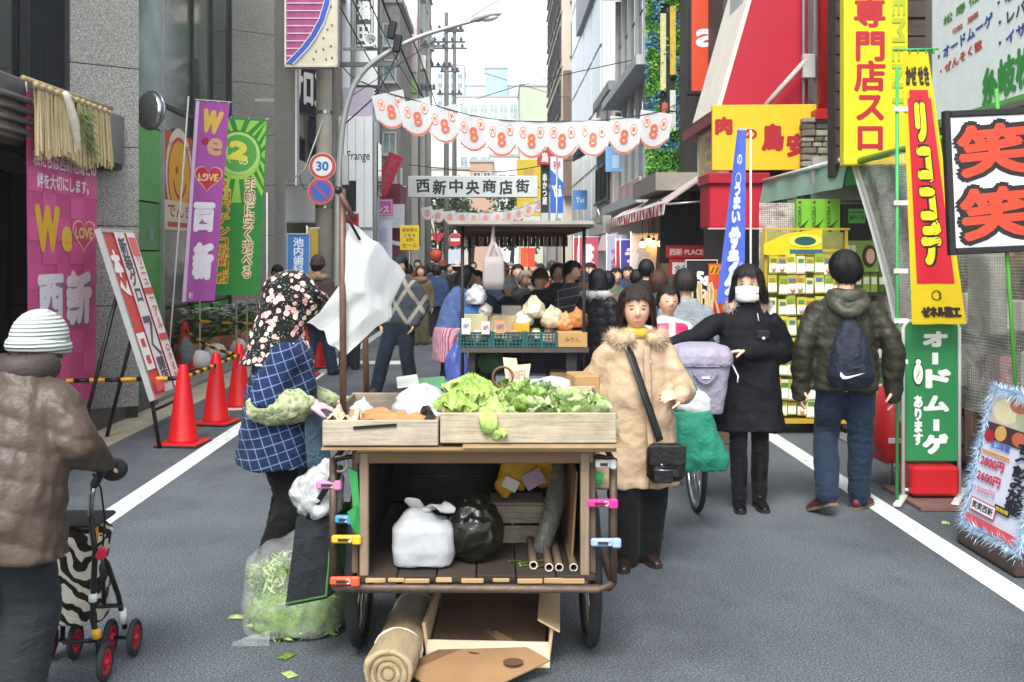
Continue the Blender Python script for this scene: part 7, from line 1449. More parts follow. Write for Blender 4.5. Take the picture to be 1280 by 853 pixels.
def crate(label,xa,xb):
    Z=10.2; xa,xb=px(xa,Z),px(xb,Z); w=xb-xa; h=.145; T=thing('plastic_crate',label,'crate',((xa+xb)/2,10.22,zt-.005),0,'dark green crates on the second stall')
    mb=MB(); 
    for z in(.012,.045,.08,.11,h-.01): mb.box((0,0,z),(w-.01,.012,.012 if z<h-.02 else .022),CG)
    for k in range(9): mb.box((-w/2+.012+(w-.024)*k/8,.0,h/2),(.010 if k%4 else .03,.014,h),CG)
    mb.build('front_lattice',T); mb=MB(); mb.box((0,.2,.01),(w-.01,.4,.015),CG); mb.box((0,.4,h/2),(w-.01,.012,h),CG); 
    for s in(-1,1): mb.box((s*(w/2-.01),.2,h/2),(.012,.39,h),CG)
    mb.build('body',T); return T
crs=[crate('leftmost dark green crate on the second stall',573,614),crate('middle dark green crate on the second stall',615,656),crate('dark green crate beside the tan carton on the second stall',657,697)]
rd=random.Random(4)
for j,T in enumerate(crs):
    for i in range(7): mb=MB(); mb.box((rd.uniform(-.11,.11),.05+rd.uniform(0,.28),.07+rd.uniform(0,.06)),(.08,.08,.09),M(rd.choice(('#c9b48a','#d9d2c0','#c98a7a','#b8a05a')),.7,.15,12),rd.uniform(-1,1),.015); o=mb.build('packet',None); tag(o,f"{('pale','tan','pinkish','cream','yellowish','grey','buff')[i]} packet in the {('leftmost','middle','right hand')[j]} dark green crate",'packet',f"packets in the {('leftmost','middle','right hand')[j]} crate",T.location+0*vl(0,0,0))
ca=thing('carton','tan carton with faint print at the right end of the second stall','box',(px(716,10.2),10.22,zt-.005)); w=37*10.2/FPX; mb=MB(); mb.box((0,.15,.07),(w,.3,.14),M('#b08a58',.85,.08,6),bev=.004); mb.build('box',ca); mb=MB(); mb.text('みかん',0,.075,.14,.05,M('#7d5a34',.7),-.002,.02); mb.build('print',ca)
def stallbox(label,xa,xb,ya,yb,Z,d,c,name='box',cat='box',b=.006):
    a=P(xa,yb,Z);b_=P(xb,ya,Z); mb=MB(); mb.box((0,d/2,(b_.z-a.z)/2),(b_.x-a.x,d,b_.z-a.z),M(c,.75,.12,8),bev=b); return tag(mb.build(name),label,cat,None,((a.x+b_.x)/2,Z,a.z))
stallbox('blue flat tray on top of the left stall goods',576,602,385,393,10.5,.3,'#3a6fae','tray','tray'); stallbox('cream open box under the blue tray on the stall',576,610,393,417,10.45,.3,'#b5b08a'); stallbox('long tan carton at the middle of the stall',610,650,395,417,10.5,.35,'#c0ac84'); stallbox('grey cloth bundle box on top of the tan carton',627,652,383,395,10.6,.25,'#8f8880')
stallbox('yellow packet beside the tan carton on the stall',641,662,404,416,10.4,.1,'#c49a2c','packet','packet')
for (xa,xb,ya,yb,c,l) in((577,588,398,418,'#cdd0cc','white price card at the left stall crate'),(602,612,402,418,'#d3c9c6','pinkish price card right of the white one'),(619,631,401,417,'#b98a62','brown price card over the middle crate')):
    a=P(xa,yb,10.18);b_=P(xb,ya,10.18); T=thing('price_card',l,'card',((a.x+b_.x)/2,10.18,a.z),0,'price cards on the second stall'); mb=MB(); mb.box((0,0,(b_.z-a.z)/2),(b_.x-a.x,.006,b_.z-a.z),M(c,.7)); mb.build('card',T); mb=MB(); mb.text('100円',0,(b_.z-a.z)/2,(b_.x-a.x)*.7,.05,M('#5a5f7a',.7),-.005,.02); mb.build('print',T)
for i,(x,y,r,c,l) in enumerate(((668,392,.10,'#c9c1a4','clear bag of pale noodles on the stall, tallest'),(655,404,.08,'#d6d0c2','white bag left of the noodle bag on the stall'),(690,404,.10,'#c9b898','bag of tan goods right of the noodle bag'),(706,408,.08,'#cf8a5c','open bag of orange goods near the tan carton'),(722,404,.085,'#c47a4a','bag of rust orange goods above the tan carton'),(607,392,.06,'#b9b3a8','grey crumpled bag on the cream box'),(595,375,.09,'#d3d6d8','white bag held at the stall by the apron seller'))):
    blob(l,'plastic_bag','bag',P(x,y+r*60,10.5),(r*1.1,r,r*1.1),M(c,.45,.2,14,.7,30),40+i,.34,3.4,.5)
stallbox('brown carton on the ground under the stall right side',688,712,466,492,10.4,.3,'#a8825a'); stallbox('white tray of goods on the ground under the stall',620,684,470,486,10.5,.4,'#a9a9b0','tray','tray')
blob('dark blue cloth covered heap under the stall table','cloth_heap','cloth',P(688,482,10.9),(.28,.2,.28),M('#20242f',.85,.2,9),51,.25,2.6); blob('green basket heap under the stall table left side','basket','basket',P(615,466,10.7),(.14,.14,.13),M('#3a5f38',.8,.2,12),52,.1,5)
# carrier bags hanging on the stall
hb=thing('hanging_bag','grey white carrier bag hanging from the stall roof edge','bag',P(617,357,10.15)); w=.105
mb=MB(); mb.loft([(0,0,-.04),(0,0,.05),(0,0,.2),(.0,0,.27)],[(.10,.03),(.105,.035),(.10,.03),(.09,.015)],M('#b3aca8',.6,.06,8,.3,30,trans=.3),n=14,dome=False,pw=.6); mb.build('bag_body',hb); mb=MB(); mb.loft([(-.06,0,.27),(-.01,0,.40),(0,0,.57)],[(.03,.01),(.02,.008),(.012,.006)],M('#b3a4a4',.6),n=8); mb.loft([(.06,0,.27),(.01,0,.40)],[(.03,.01),(.014,.008)],M('#b3a4a4',.6),n=8); mb.build('handles',hb)
for i,(x,c,l) in enumerate(((655,'#d85a2c','orange red hanging pennant left of its twin behind the stall'),(664,'#cf4a34','orange red hanging pennant right of its twin behind the stall'))): mb=MB(); mb.grid(lambda u,v:vl((u-.5)*.11,.01*math.sin(u*6),(v-.5)*.3),5,4,M(c,.7)); tag(mb.build('pennant'),l,'pennant','pennants behind the stall',P(x,322,17))
blob('blue shiny carrier bag at the apron seller side','plastic_bag','bag',P(572,492,11.6)*1.0,(.13,.12,.30),M('#4f62a8',.35,.2,9,.5,30),71,.3,3.2,.4)
# planters etc done; stair of white lines is above
# ---------------------------------------------------------------- people in front
JEAN=mat_fabric('denim','#1d2b3e'); JEAN2=mat_fabric('denim_dark','#1b2533'); BKT=mat_fabric('black_cloth','#0b0b0d'); DKT=mat_fabric('charcoal_cloth','#1f2126')
def puffer(col,rough=.42): return M(col,max(rough,.55),.16,5,.5,38,spec=.25)
# woman with the walker (seen from behind)
wl_=Person('person in a grey brown quilted coat and pale knit hat, pushing a walker',(-1.745,3.80,0),PI-.12,1.47,fg=True,head=(-.35,.10),lean=(-.012,-.075),build=.98,
  pose=dict(elR=(-.172,-.05,.668),wrR=(-.158,-.215,.592),elL=(.17,-.05,.64),wrL=(.12,-.22,.60),knR=(-.06,-.05,.285)),headpos=(-.03,-.135,.888))
wl_.body({'R':dict(d=(0.0,-.5,-.5),n=(0,-.6,.2),curl=1.0),'L':dict(d=(0,-1,-.3),n=(0,-.3,-1),curl=1.0)})
wl_.coat(M('#45392f',.45,.14,5,.4,38,spec=.35),hem=.405,w=(.168,.155,.140,.136),sleeve=(.056,.056,.036),cuff=-.015,fold=.006,puff=.0075,sp=.10,chev=.35,collar=.075,d=.72)
wl_.pants(mat_fabric('slate_cloth','#24272a'),r=(.075,.066,.055)); wl_.shoes(M('#1c1a1a',.5)); wl_.hair('#4a4540',-.09,front=R(70),fz=.45,tuck=.9)
wl_.hat(mat_fabric('knit_hat','#b9c0b8','rib',None,None,1.,.95),'beanie')
mb=MB(); h=wl_.h; c=wl_.hc; mb.torus((c.x*.6+wl_.J['neck'].x*.4,wl_.J['neck'].y*.75+c.y*.25,wl_.J['neck'].z+.035),.082,.036,puffer('#3f3632',.36),28,10,ry=.05); mb.build('collar',wl_.T)
g=MB(); g.limb([wl_.J['wrR']+vl(0,.0,.0),wl_.J['wrR']+vl(0,-.06,-.03)],[.034,.036],M('#1a1a1d',.7,.1,20),10); g.ball(wl_.J['wrR']+vl(0,-.085,-.045),(.050,.062,.044),M('#1a1a1d',.7,.1,20),12,8); g=fuse(g,.008,M('#1a1a1d',.7,.1,20),1); g.build('glove',wl_.T)
# the walker
WK=thing('shopping_walker','black framed shopping walker with a zebra print bag and red hubbed wheels','walker',(-1.62,4.3,0))
def pw(x,y,Z): return P(x,y,Z)-WK.location
zb=mat_fabric('zebra_cloth','#17150f','zebra','#c9c2b0',None,1.,.7)
mb=MB(); bagc=P(98,712,4.42)-WK.location
mb.loft(*spline([bagc+vl(0,0,-.20),bagc+vl(0,0,-.1),bagc+vl(-.01,0,.06),bagc+vl(.02,0,.19)],[(.11,.10),(.125,.125),(.118,.12),(.12,.115)],4),zb,n=20,dome=False,pw=.7); mb=fuse(mb,.012,zb,2,lambda p:.008*noise.noise(p*14)); mb.build('zebra_bag',WK)
mb=MB(); mb.box(bagc+vl(.0,-.01,.21),(.24,.23,.02),M('#1b1a18',.6),bev=.008); mb.build('bag_lid',WK)
mb=MB(); mb.box(bagc+vl(.105,-.1,.17),(.02,.02,.06),M('#c98a1c',.5)); mb.build('orange_tab',WK)
RHB=M('#b5162c',.4,.1,9); TY=M('#26282b',.7,.1,20)
def wheel(c,r=.074,w=.018):
    mb=MB(); mb.torus(c,r-w*.7,w*.75,TY,26,8,'X',ry=w*.75) ; o=mb.build('wheel',WK)
    h_=MB(); h_.torus(c,r*.60,.010,RHB,22,6,'X'); 
    for k in range(5): a=k*2*PI/5; h_.box((c[0],c[1]+.5*r*.55*math.cos(a),c[2]+.5*r*.55*math.sin(a)),(.012,.012,r*.6),RHB,(-a+PI/2,0,0))
    h_.tube([(c[0]-.016,c[1],c[2]),(c[0]+.016,c[1],c[2])],.014,RHB,8); h_.build('hub',o)
ws=[(62,4.42),(94,4.42),(138,4.46),(168,4.46),(131,4.19)]
for x,Z in ws: q=vl(px(x,Z),Z,.076)-WK.location; wheel(tuple(q))
fr_=MB(); mb=MB()
pts=lambda *a:[pw(*p) for p in a]
mb.tube(pts((126,575,4.02),(126,592,4.05),(118,606,4.1)),.017,BLACK,8); mb.build('hand_grip',WK)
mb=MB(); mb.tube(pts((117,606,4.1),(114,625,4.12),(113,645,4.14)),.011,STEEL,8); mb.build('silver_tube',WK)
mb=MB(); mb.tube(pts((113,643,4.14),(119,690,4.17),(117,730,4.18),(116,775,4.19),(122,800,4.19),(126,835,4.19)),.012,DARKM,8); mb.tube(pts((119,688,4.17),(134,705,4.25),(148,745,4.38),(156,785,4.44)),.011,DARKM,8); mb.tube(pts((121,758,4.2),(152,757,4.4)),.009,DARKM,8); mb.tube(pts((128,690,4.2),(130,755,4.25)),.009,DARKM,8); mb.tube(pts((80,803,4.3),(126,800,4.19)),.009,DARKM,8); mb.tube(pts((60,801,4.42),(96,800,4.42)),.008,DARKM,8); mb.tube(pts((140,797,4.46),(170,797,4.46)),.008,DARKM,8); mb.tube(pts((78,800,4.42),(82,700,4.35)),.011,DARKM,8); o=mb.build('frame',WK)
mb=MB(); mb.tube(pts((116,592,4.08),(126,610,4.1),(131,650,4.15),(128,690,4.18)),.004,BLACK,6); mb.build('brake_cable',WK)
for (a,b_,c,n) in(((116,742,4.18),(116,752,4.18),'#d4d4d0','white_sleeve'),((120,786,4.19),(121,798,4.19),'#d0981c','yellow_sleeve'),((153,762,4.41),(154,778,4.43),'#d4d4d0','white_sleeve')): mb=MB(); mb.tube(pts(a,b_),.0165,M(c,.45),10); mb.build(n,WK)
mb=MB(); mb.box(pw(127,692,4.16),(.035,.02,.05),M('#b5203a',.4),(0,.5,0),.005); mb.build('red_catch',WK)
# the seller in the flowered hood
sv=Person('person selling vegetables in a flowered hood, blue plaid smock and pale sleeve covers',(-1.10,5.45,0),PI/2+.22,1.50,fg=True,head=(0,.25),lean=(0,-.035),build=1.12,
  pose=dict(elR=(-.150,.045,.612),wrR=(-.125,-.095,.612),elL=(.13,-.02,.62),wrL=(.06,-.19,.60),knR=(-.06,-.055,.285),anR=(-.06,.035,.055),knL=(.06,-.045,.29),anL=(.06,.0,.055)))
GLV=M('#c9a8ae',.7,.06,20,.1,200)
sv.skin=M('#c0907a',.55,.05,12); sv.body({'R':dict(d=(.10,-1,-.12),n=(.1,-.15,-1),curl=.55),'L':dict(d=(-.1,-1,-.2),n=(0,-.1,-1),curl=.6)})
PLD=mat_fabric('plaid_smock','#152848','plaid','#6d80a4',None,2.1)
sv.coat(PLD,hem=.405,w=(.150,.135,.122,.120),sleeve=(.060,.060,.050),fold=.010,collar=.06,d=.80,name='smock',short=1)
FLO=mat_fabric('floral_hood','#161417','floral',None,None,1.35)
mb=MB(); T=sv.HT()
def hoodfn(p,d):
    return p*(1+.04*noise.noise(d*4))
mb.ball((0,.02,.035),(.122,.155,.155),FLO,30,20,hoodfn,T); mb.loft([T@vl(0,-.09,.11),T@vl(0,-.15,.085),T@vl(0,-.215,.03)],[(.105,.025),(.112,.018),(.095,.010)],FLO,(1,0,0),16)
N=sv.J['neck']; mb.loft(*spline([T@vl(0,.03,-.01),N+vl(0,.035,.03),N+vl(0,.03,-.06),N+vl(0,.035,-.13)],[(.118,.135),(.128,.135),(.175,.165),(.20,.19)],4),FLO,(1,0,0),24,dome=False,flat=True)
mb=fuse(mb,.011,FLO,2,lambda p:.008*noise.noise(p*12)+.006*noise.noise(vl(p.x*9,p.y*9,p.z*24))); mb.build('hood',sv.T)
SL=mat_fabric('sleeve_cover','#b3b78e','dots','#7f9468',None,1.); mb=MB(); e,w_=sv.J['elR'],sv.J['wrR']; mb.limb([lerp(e,w_,-.08),lerp(e,w_,.15),lerp(e,w_,.5),lerp(e,w_,.85),lerp(e,w_,1.0)],[.072,.092,.092,.082,.05],SL,18); mb=fuse(mb,.009,SL,2,lambda p:.009*noise.noise(p*20)+.005*noise.noise(p*45)); mb.build('sleeve_cover',sv.T)
mb=MB(); e,w_=sv.J['elL'],sv.J['wrL']; mb.limb([lerp(e,w_,.0),lerp(e,w_,.5),lerp(e,w_,1.0)],[.06,.08,.045],SL,16); mb=fuse(mb,.012,SL,2); mb.build('sleeve_cover',sv.T)
g=MB(); hand(g,w_:=sv.J['wrR'],(.10,-1,-.12),(.1,-.15,-1),-1,.55,1.02,GLV,1.28); g.limb([lerp(sv.J['elR'],sv.J['wrR'],.9),sv.J['wrR']+vl(0,-.03,0)],[.036,.036],GLV,10); g=fuse(g,.006,GLV,1); g.build('glove',sv.T)
DNM=mat_fabric('denim_apron','#6f8fa8'); mb=MB(); J=sv.J; mb.grid(lambda u,v:vl((u-.5)*.40,J['pelvis'].y-.155-.035*math.cos((u-.5)*2.2)+ .09*abs(u-.5)*2*1.0+.012*math.sin(u*9+v*3)-.03*(1-v),lerp(.335*1.5,.60*1.5,v))+vl(0,-.05,0),16,14,DNM); mb.build('apron',sv.T)
mb=MB(); mb.grid(lambda u,v:vl((u-.5)*.40,J['pelvis'].y-.148-.035*math.cos((u-.5)*2.2)+.09*abs(u-.5)*2-.03*(1-v),lerp(.335*1.5,.60*1.5,v)),8,6,M('#3a4a58',.9)); mb.build('apron_lining',sv.T)
sv.pants(BKT,r=(.070,.060,.052),fold=.009); sv.shoes(M('#2a2a2c',.6)); sv.hair('#2a2624',-.08,front=R(60),tuck=.9)
# woman in the beige coat
be=Person('person in a beige quilted coat with a fur collar and a black shoulder bag',(px(795,5.8),5.8,0),.12,1.48,fg=True,head=(-.18,.06),build=1.04,
  pose=dict(elL=(.165,-.03,.63),wrL=(.115,-.165,.628),elR=(-.17,.03,.625),wrR=(-.175,-.03,.485),knR=(-.05,-.03,.285),anR=(-.05,-.02,.055),anL=(.045,.03,.055)))
be.body({'L':dict(d=(-.75,-.45,.10),n=(-.1,.5,-.6),curl=.9)})
be.coat(puffer('#ad9579',.5),hem=.285,w=(.158,.132,.114,.108),sleeve=(.046,.047,.037),cuff=.01,fold=.010,puff=.004,sp=.12,collar=.056,d=.66)
be.pants(BKT,r=(.07,.062,.055)); be.shoes(M('#241713',.38,.2,9),boot=.55,r=.052,yaw=(.15,-.25)); be.hair('#2c1d18',-.098,front=R(50),fz=.42,seed=3,flare=.10,rx=.096,rz=.13)
FUR=M('#b59b7d',.9,.15,40); FUR2=M('#c9b49a',.9,.12,40); N=be.J['neck']
ring=[N+vl(.112*math.sin(a)*1.1,-.02-.105*math.cos(a),-.005+.055*(-math.cos(a))*-1*.6-.03*(math.cos(a)>.2)) for a in np.linspace(R(28),R(332),24)]
mb=MB(); mb.loft(ring,[.032]+[.044]*22+[.034],FUR,n=10); mb.fur(ring,.040,4200,.040,FUR2,.0018,.15,2); o=mb.build('fur_collar',be.T)
mb=MB(); mb.torus((N.x,N.y-.01,N.z+.015),.06,.022,M('#b8952c',.85,.15,20),20,8,ry=.03); mb.build('scarf',be.T)
mb=MB(); a=N+vl(-.07,-.10,-.05); b_=vl(.075,-.205,.36*1.48+.16); mb.loft(*spline([a+vl(-.03,.12,.02),a,lerp(a,b_,.5)+vl(-.01,-.055,0),b_],[(.021,.004)]*4,4),BLACK,(1,.2,0),8); mb.build('bag_strap',be.T)
bgm=M('#131314',.35,.2,9,.4,40)
mb=MB(); c=vl(.10,-.225,.325*1.48+.10); mb.box(c,(.20,.09,.20),bgm,(0,0,-.1),.03); mb=fuse(mb,.008,bgm,2,lambda p:.004*noise.noise(p*30)); o=mb.build('shoulder_bag',be.T)
m2=MB(); m2.box(c+vl(-.005,-.052,.045),(.19,.012,.10),bgm,(0,0,-.1),.005); m2.build('flap',o); m2=MB(); m2.box(c+vl(-.03,-.056,-.06),(.10,.014,.07),bgm,(0,0,-.1),.005); m2.build('pocket',o); m2=MB(); m2.ball(c+vl(-.04,-.063,.0),.009,STEEL,8,6); m2.tube([c+vl(-.08,-.06,-.025),c+vl(.04,-.062,-.03)],.003,STEEL,5); m2.build('zip',o)
for i,z in enumerate((.74,.685,.63,.57,.50)): mb=MB(); mb.ball(vl(.035,-.15-.006*i+.0,z*1.48),(.010,.006,.010),M('#cfc2b0',.3,metal=.4),8,6); mb.build('button',be.T)
mb=MB(); mb.loft(*spline([vl(.02,-.145,.79*1.48),vl(.022,-.163,.66*1.48),vl(.03,-.178,.5*1.48),vl(.045,-.19,.30*1.48)],[(.018,.006),(.02,.006),(.02,.006),(.024,.006)],4),puffer('#a18a70',.5),(1,0,0),8); mb.build('placket',be.T)
# bicycle pushed by the masked woman
BI=thing('bicycle','bicycle facing the camera with a lilac covered front basket','bicycle',(1.30,7.0,0)); CHR=M('#b9bcbf',.2,.08,9,metal=.9)
for (x,y,n) in((0,-.02,'wheel'),(.035,.95,'wheel')):
    mb=MB(); mb.torus((x,y,.32),.305,.018,RUBBER,36,8,'X'); o=mb.build(n,BI); h_=MB(); h_.torus((x,y,.32),.283,.012,CHR,36,6,'X'); h_.build('rim',o); sp=MB()
    for k in range(20): a=k*PI/10; sp.tube([(x+.02*(1 if k%2 else -1),y,.32),(x,y+.28*math.cos(a),.32+.28*math.sin(a))],.0015,CHR,4)
    q=sp.build('spokes',o); q['kind']='stuff'
FRM=M('#2a2c34',.3,.1,6,metal=.4); mb=MB(); mb.tube([(0,.12,.75),(.03,.5,.30),(.035,.95,.32)],.018,FRM,8); mb.tube([(.03,.5,.30),(.035,.66,.80)],.017,FRM,8); mb.tube([(.0,.08,.88),(.02,.4,.45)],.017,FRM,8); mb.build('frame',BI)
mb=MB(); 
for s in(-1,1): mb.tube([(s*.05,-.02,.32),(s*.05,.05,.62),(s*.01,.09,.70)],.012,CHR,8)
mb.tube([(0,.09,.7),(0,.14,1.02)],.016,CHR,8); mb.build('fork',BI)
mb=MB(); mb.tube(spline([(-.27,.34,1.04),(-.25,.2,1.07),(-.1,.12,1.06),(.1,.12,1.06),(.25,.2,1.07),(.27,.34,1.04)],[.011]*6,4)[0],.011,CHR,8); mb.build('handlebar',BI)
for s in(-1,1):
    mb=MB(); mb.tube([(s*.255,.22,1.068),(s*.272,.36,1.038)],.017,M('#8a8d8f',.5),8); mb.build('grip',BI); mb=MB(); mb.tube([(s*.22,.15,1.05),(s*.3,.2,1.03),(s*.32,.3,1.01)],.006,CHR,6); mb.build('brake_lever',BI)
mb=MB(); mb.ball((.0,.02,1.04),(.03,.03,.025),CHR,12,8); mb.build('bell',BI)
mb=MB(); mb.box((.12,.5,.24),(.02,.03,.16),CHR,(.6,0,0)); mb.box((.17,.42,.20),(.09,.06,.022),M('#b08a4a',.5),bev=.005); mb.box((.17,.42,.18),(.08,.065,.01),M('#222',.5) if 0 else BLACK); mb.box((-.10,.56,.38),(.09,.06,.022),M('#b08a4a',.5),bev=.005); mb.build('pedals',BI)
mb=MB(); mb.lathe([(.09,0),(.09,.012)],FRM,20,T=Matrix.Translation((.07,.5,.3))@Matrix.Rotation(PI/2,4,'Y')); mb.build('chain_wheel',BI)
mb=MB(); mb.loft([(.035,.55,.88),(.035,.68,.9),(.035,.80,.9)],[(.03,.02),(.08,.035),(.10,.03)],BLACK,(1,0,0),14); mb.build('saddle',BI)
LIL=mat_fabric('lilac_cover','#9a94a6',rough=.6); LIL2=mat_fabric('lilac_dark','#857f92',rough=.6)
mb=MB(); mb.loft(*spline([(-.0,-.17,.66),(0,-.175,.78),(0,-.175,.93),(0,-.18,1.02)],[(.135,.11),(.155,.13),(.175,.145),(.185,.15)],4),LIL,n=24,dome=False,pw=.6,flat=True); mb=fuse(mb,.011,LIL,2,lambda p:.006*noise.noise(p*14)); o=mb.build('basket_cover',BI)
mb=MB(); mb.loft(*spline([(0,-.18,.97),(0,-.18,1.03),(0,-.17,1.08),(0,-.15,1.10)],[(.195,.16),(.198,.162),(.17,.14),(.09,.08)],4),LIL,n=24,dome=False,pw=.65,flat=True); mb=fuse(mb,.010,LIL,2,lambda p:.006*noise.noise(p*16)); mb.build('cover_lid',BI)
mb=MB(); mb.add([(-.09+.18*k/16,-.345-.006*math.sin(PI*k/16),.95-.09*math.sin(PI*k/16)) for k in range(17)],[tuple(range(17))],LIL2); mb.box((0,-.352,.90),(.05,.006,.014),M('#c9c9cf',.4)); mb.build('flap',o); mb=MB(); mb.tube([(.185*math.copysign(abs(math.cos(a))**.65,math.cos(a)),-.18+.155*math.copysign(abs(math.sin(a))**.65,math.sin(a)),.968) for a in np.linspace(0,2*PI,40)],.006,LIL2,5); mb.build('piping',o)
mb=MB(); mb.tube([(.19,-.2,.98),(.22,-.26,.90),(.215,-.26,.86)],.005,M('#d5d5d8',.5),5); mb.build('toggle',o)
gb=thing('green_bag','teal green shopping bag hanging before the bicycle beside the beige coat','bag',(px(868,6.35),6.35,.36)); TEAL=mat_fabric('teal_bag','#1f7a62',rough=.55)
mb=MB(); mb.loft(*spline([(.03,0,.03),(.03,0,.12),(.0,0,.25),(-.03,0,.38)],[(.165,.07),(.17,.09),(.135,.075),(.12,.05)],4),TEAL,n=20,dome=False,pw=.6,flat=True); mb=fuse(mb,.009,TEAL,2,lambda p:.010*noise.noise(p*13)+.008*noise.noise(vl(p.x*24,p.y*24,p.z*9))); mb.build('bag_body',gb)
mb=MB(); 
for s in(-1,1): mb.tube(spline([(-.03+s*.08,0,.37),(-.04+s*.05,.02,.52),(-.05,.05,.62)],[.006]*3,4)[0],.006,TEAL,6)
mb.build('handle',gb)
blob('white plastic bag poking from the teal green bag','plastic_bag','bag',(px(868,6.33),6.36,.70),(.10,.06,.09),PB,77,.3,3.5)
# masked woman
mk=Person('person in a long black coat and white face mask, holding the bicycle handlebar',(px(935,7.1),7.1,0),-.12,1.585,fg=True,head=(-.22,.05),build=1.04,
  pose=dict(elR=(-.205,-.05,.712),wrR=(-.335,-.13,.668),elL=(.16,.03,.635),wrL=(-.02,-.115,.655),anR=(-.038,-.03,.055),anL=(.045,.0,.055),knR=(-.042,-.03,.285),knL=(.047,-.01,.285)))
mk.body({'L':dict(d=(-.95,-.1,-.05),n=(0,-.2,-1),curl=1.0),'R':dict(d=(-1,-.1,-.1),n=(0,0,-1),curl=1.1)})
mk.coat(M('#0d0f14',.75,.2,6,.4,60,spec=.2),hem=.32,w=(.148,.118,.112,.110),sleeve=(.045,.042,.034),fold=.007,puff=.0025,sp=.09,collar=.056,d=.62)
mk.pants(BKT,r=(.052,.038,.032)); mk.shoes(M('#0c0c0e',.4,.2,9,spec=.3),boot=.97,r=.036,yaw=(.12,-.05)); mk.hair('#1f1614',-.125,front=R(48),fz=.42,seed=5,flare=.22,rough=.011,rx=.102,rz=.132)
T=mk.HT(); mb=MB(); MSK=M('#dcdedc',.75,.03,20)
mb.grid(lambda u,v:T@vl(.080*math.sin((u-.5)*2.5)*1.0,-.010-.103*math.cos((u-.5)*2.3)**.8-.012*math.sin(PI*v)-.004*(abs(math.sin(v*9.4))),lerp(-.108,-.005,v)-.012*abs(u-.5)*2*(1 if v>.5 else -1)*.8),16,14,MSK); mb.build('face_mask',mk.T)
mb=MB()
for s in(-1,1): mb.tube([T@vl(s*.072,-.06,-.02),T@vl(s*.082,-.01,.01)],.0022,MSK,4)
mb.build('mask_loop',mk.T)
N=mk.J['neck']; FW=M('#b9a090',.9,.12,40); ring=[N+vl(.115*math.sin(a),.0-.075*math.cos(a),-.01+.03*(1-abs(math.cos(a)))) for a in np.linspace(R(60),R(300),20)]; mb=MB(); mb.loft(ring,[.02]+[.035]*18+[.02],FW,n=10); mb.fur(ring,.032,2600,.035,M('#d2bcae',.9,.1,40),.0018,.1,6); mb.build('fur_hood',mk.T)
mb=MB(); mb.ball(vl(.085,-.125,.705*1.585),.011,M('#d8d8d4',.3),8,6); mb.build('snap_button',mk.T); mb=MB(); mb.box(vl(.08,-.118,.72*1.585),(.085,.012,.055),M('#15171c',.6),(.1,0,.15),.004); mb.build('pocket_flap',mk.T)
mb=MB(); mb.tube([N+vl(.05,-.1,-.03),N+vl(.055,-.13,-.08)],.003,M('#c9c0b4',.5),5); mb.build('cord',mk.T)
mb=MB(); mb.box(vl(.165,.06,.40*1.585+.08),(.07,.14,.2),M('#151518',.5),(0,.1,0),.03); mb=fuse(mb,.01,M('#151518',.5),1); mb.build('shoulder_bag',mk.T)
# man with the drawstring pack (seen from behind)
mn=Person('person with black hair in an olive jacket and jeans, navy drawstring pack on the back',(px(1057,7.0),7.0,0),PI-.15,1.69,fg=True,head=(.12,-.05),build=1.06,
  pose=dict(elL=(.158,.025,.630),wrL=(.168,-.0,.480),elR=(-.168,.03,.630),wrR=(-.175,.0,.480),knL=(.062,-.06,.29),anL=(.085,.10,.085),knR=(-.060,-.03,.285),anR=(-.058,-.04,.055)))
mn.body()
mn.coat(M('#2c2b20',.5,.25,7,.6,40,spec=.3),hem=.463,w=(.116,.112,.118,.112),sleeve=(.045,.043,.036),cuff=.035,fold=.012,puff=.0035,sp=.075,collar=.058,d=.66,name='jacket')
mn.pants(JEAN,r=(.066,.050,.044),fold=.006,cuff=.05); mn.shoes(M('#54202a',.5,.15,9),M('#6a5a50',.7),yaw=(.5,-.55),pitch=(.35,0)); mn.hair('#141216',-.088,front=R(66),fz=.5,tuck=1.12,side_z=-.01,rough=.012,seed=8,rx=.101,ry=.116,rz=.128)
N=mn.J['neck']; HM=M('#3a3b2e',.5,.2,9,.5,48); mb=MB(); mb.loft(*spline([N+vl(-.10,.045,.0),N+vl(-.085,.105,-.055),N+vl(0,.135,-.105),N+vl(.085,.105,-.055),N+vl(.10,.045,.0)],[(.03,.03),(.045,.05),(.05,.06),(.045,.05),(.03,.03)],4),HM,(0,0,1),14); mb.torus(tuple(N+vl(0,.03,.0)),.095,.034,HM,24,10,ry=.045); mb.ball(N+vl(0,.085,-.06),(.11,.06,.09),HM,20,12); mb=fuse(mb,.009,HM,2,lambda p:.008*noise.noise(p*18)); mb.build('hood',mn.T)
NV=mat_fabric('navy_pack','#161d2c',rough=.55); mb=MB(); by=.175
mb.loft(*spline([(0,by,.485*1.69),(0,by+.02,.53*1.69),(0,by+.015,.62*1.69),(.0,by-.01,.70*1.69),(.0,by-.02,.735*1.69),(0,by-.01,.755*1.69)],[(.125,.05),(.145,.07),(.125,.06),(.085,.04),(.035,.025),(.05,.03)],4),NV,n=22,dome=False,pw=.7,flat=True)
mb=fuse(mb,.009,NV,2,lambda p:.006*noise.noise(vl(p.x*30,p.y*10,p.z*6))+.006*noise.noise(p*16)); o=mb.build('drawstring_pack',mn.T)
sw=[(-.075,.022),(-.078,-.004),(-.062,-.022),(-.035,-.022),(.075,.018),(-.03,-.006),(-.05,-.004),(-.060,.006)]
m2=MB(); m2.add([(-x,by+.096-.35*(x*x)+.0,.535*1.69+z) for x,z in sw],[tuple(range(8))],M('#d8d8d6',.5)); m2.build('print',o)
m2=MB()
for s in(-1,1): m2.tube(spline([(s*.03,by,.745*1.69),(s*.08,.12,.785*1.69),(s*.085,.02,.835*1.69),(s*.09,-.08,.79*1.69)],[.006]*4,4)[0],.006,BLACK,5)
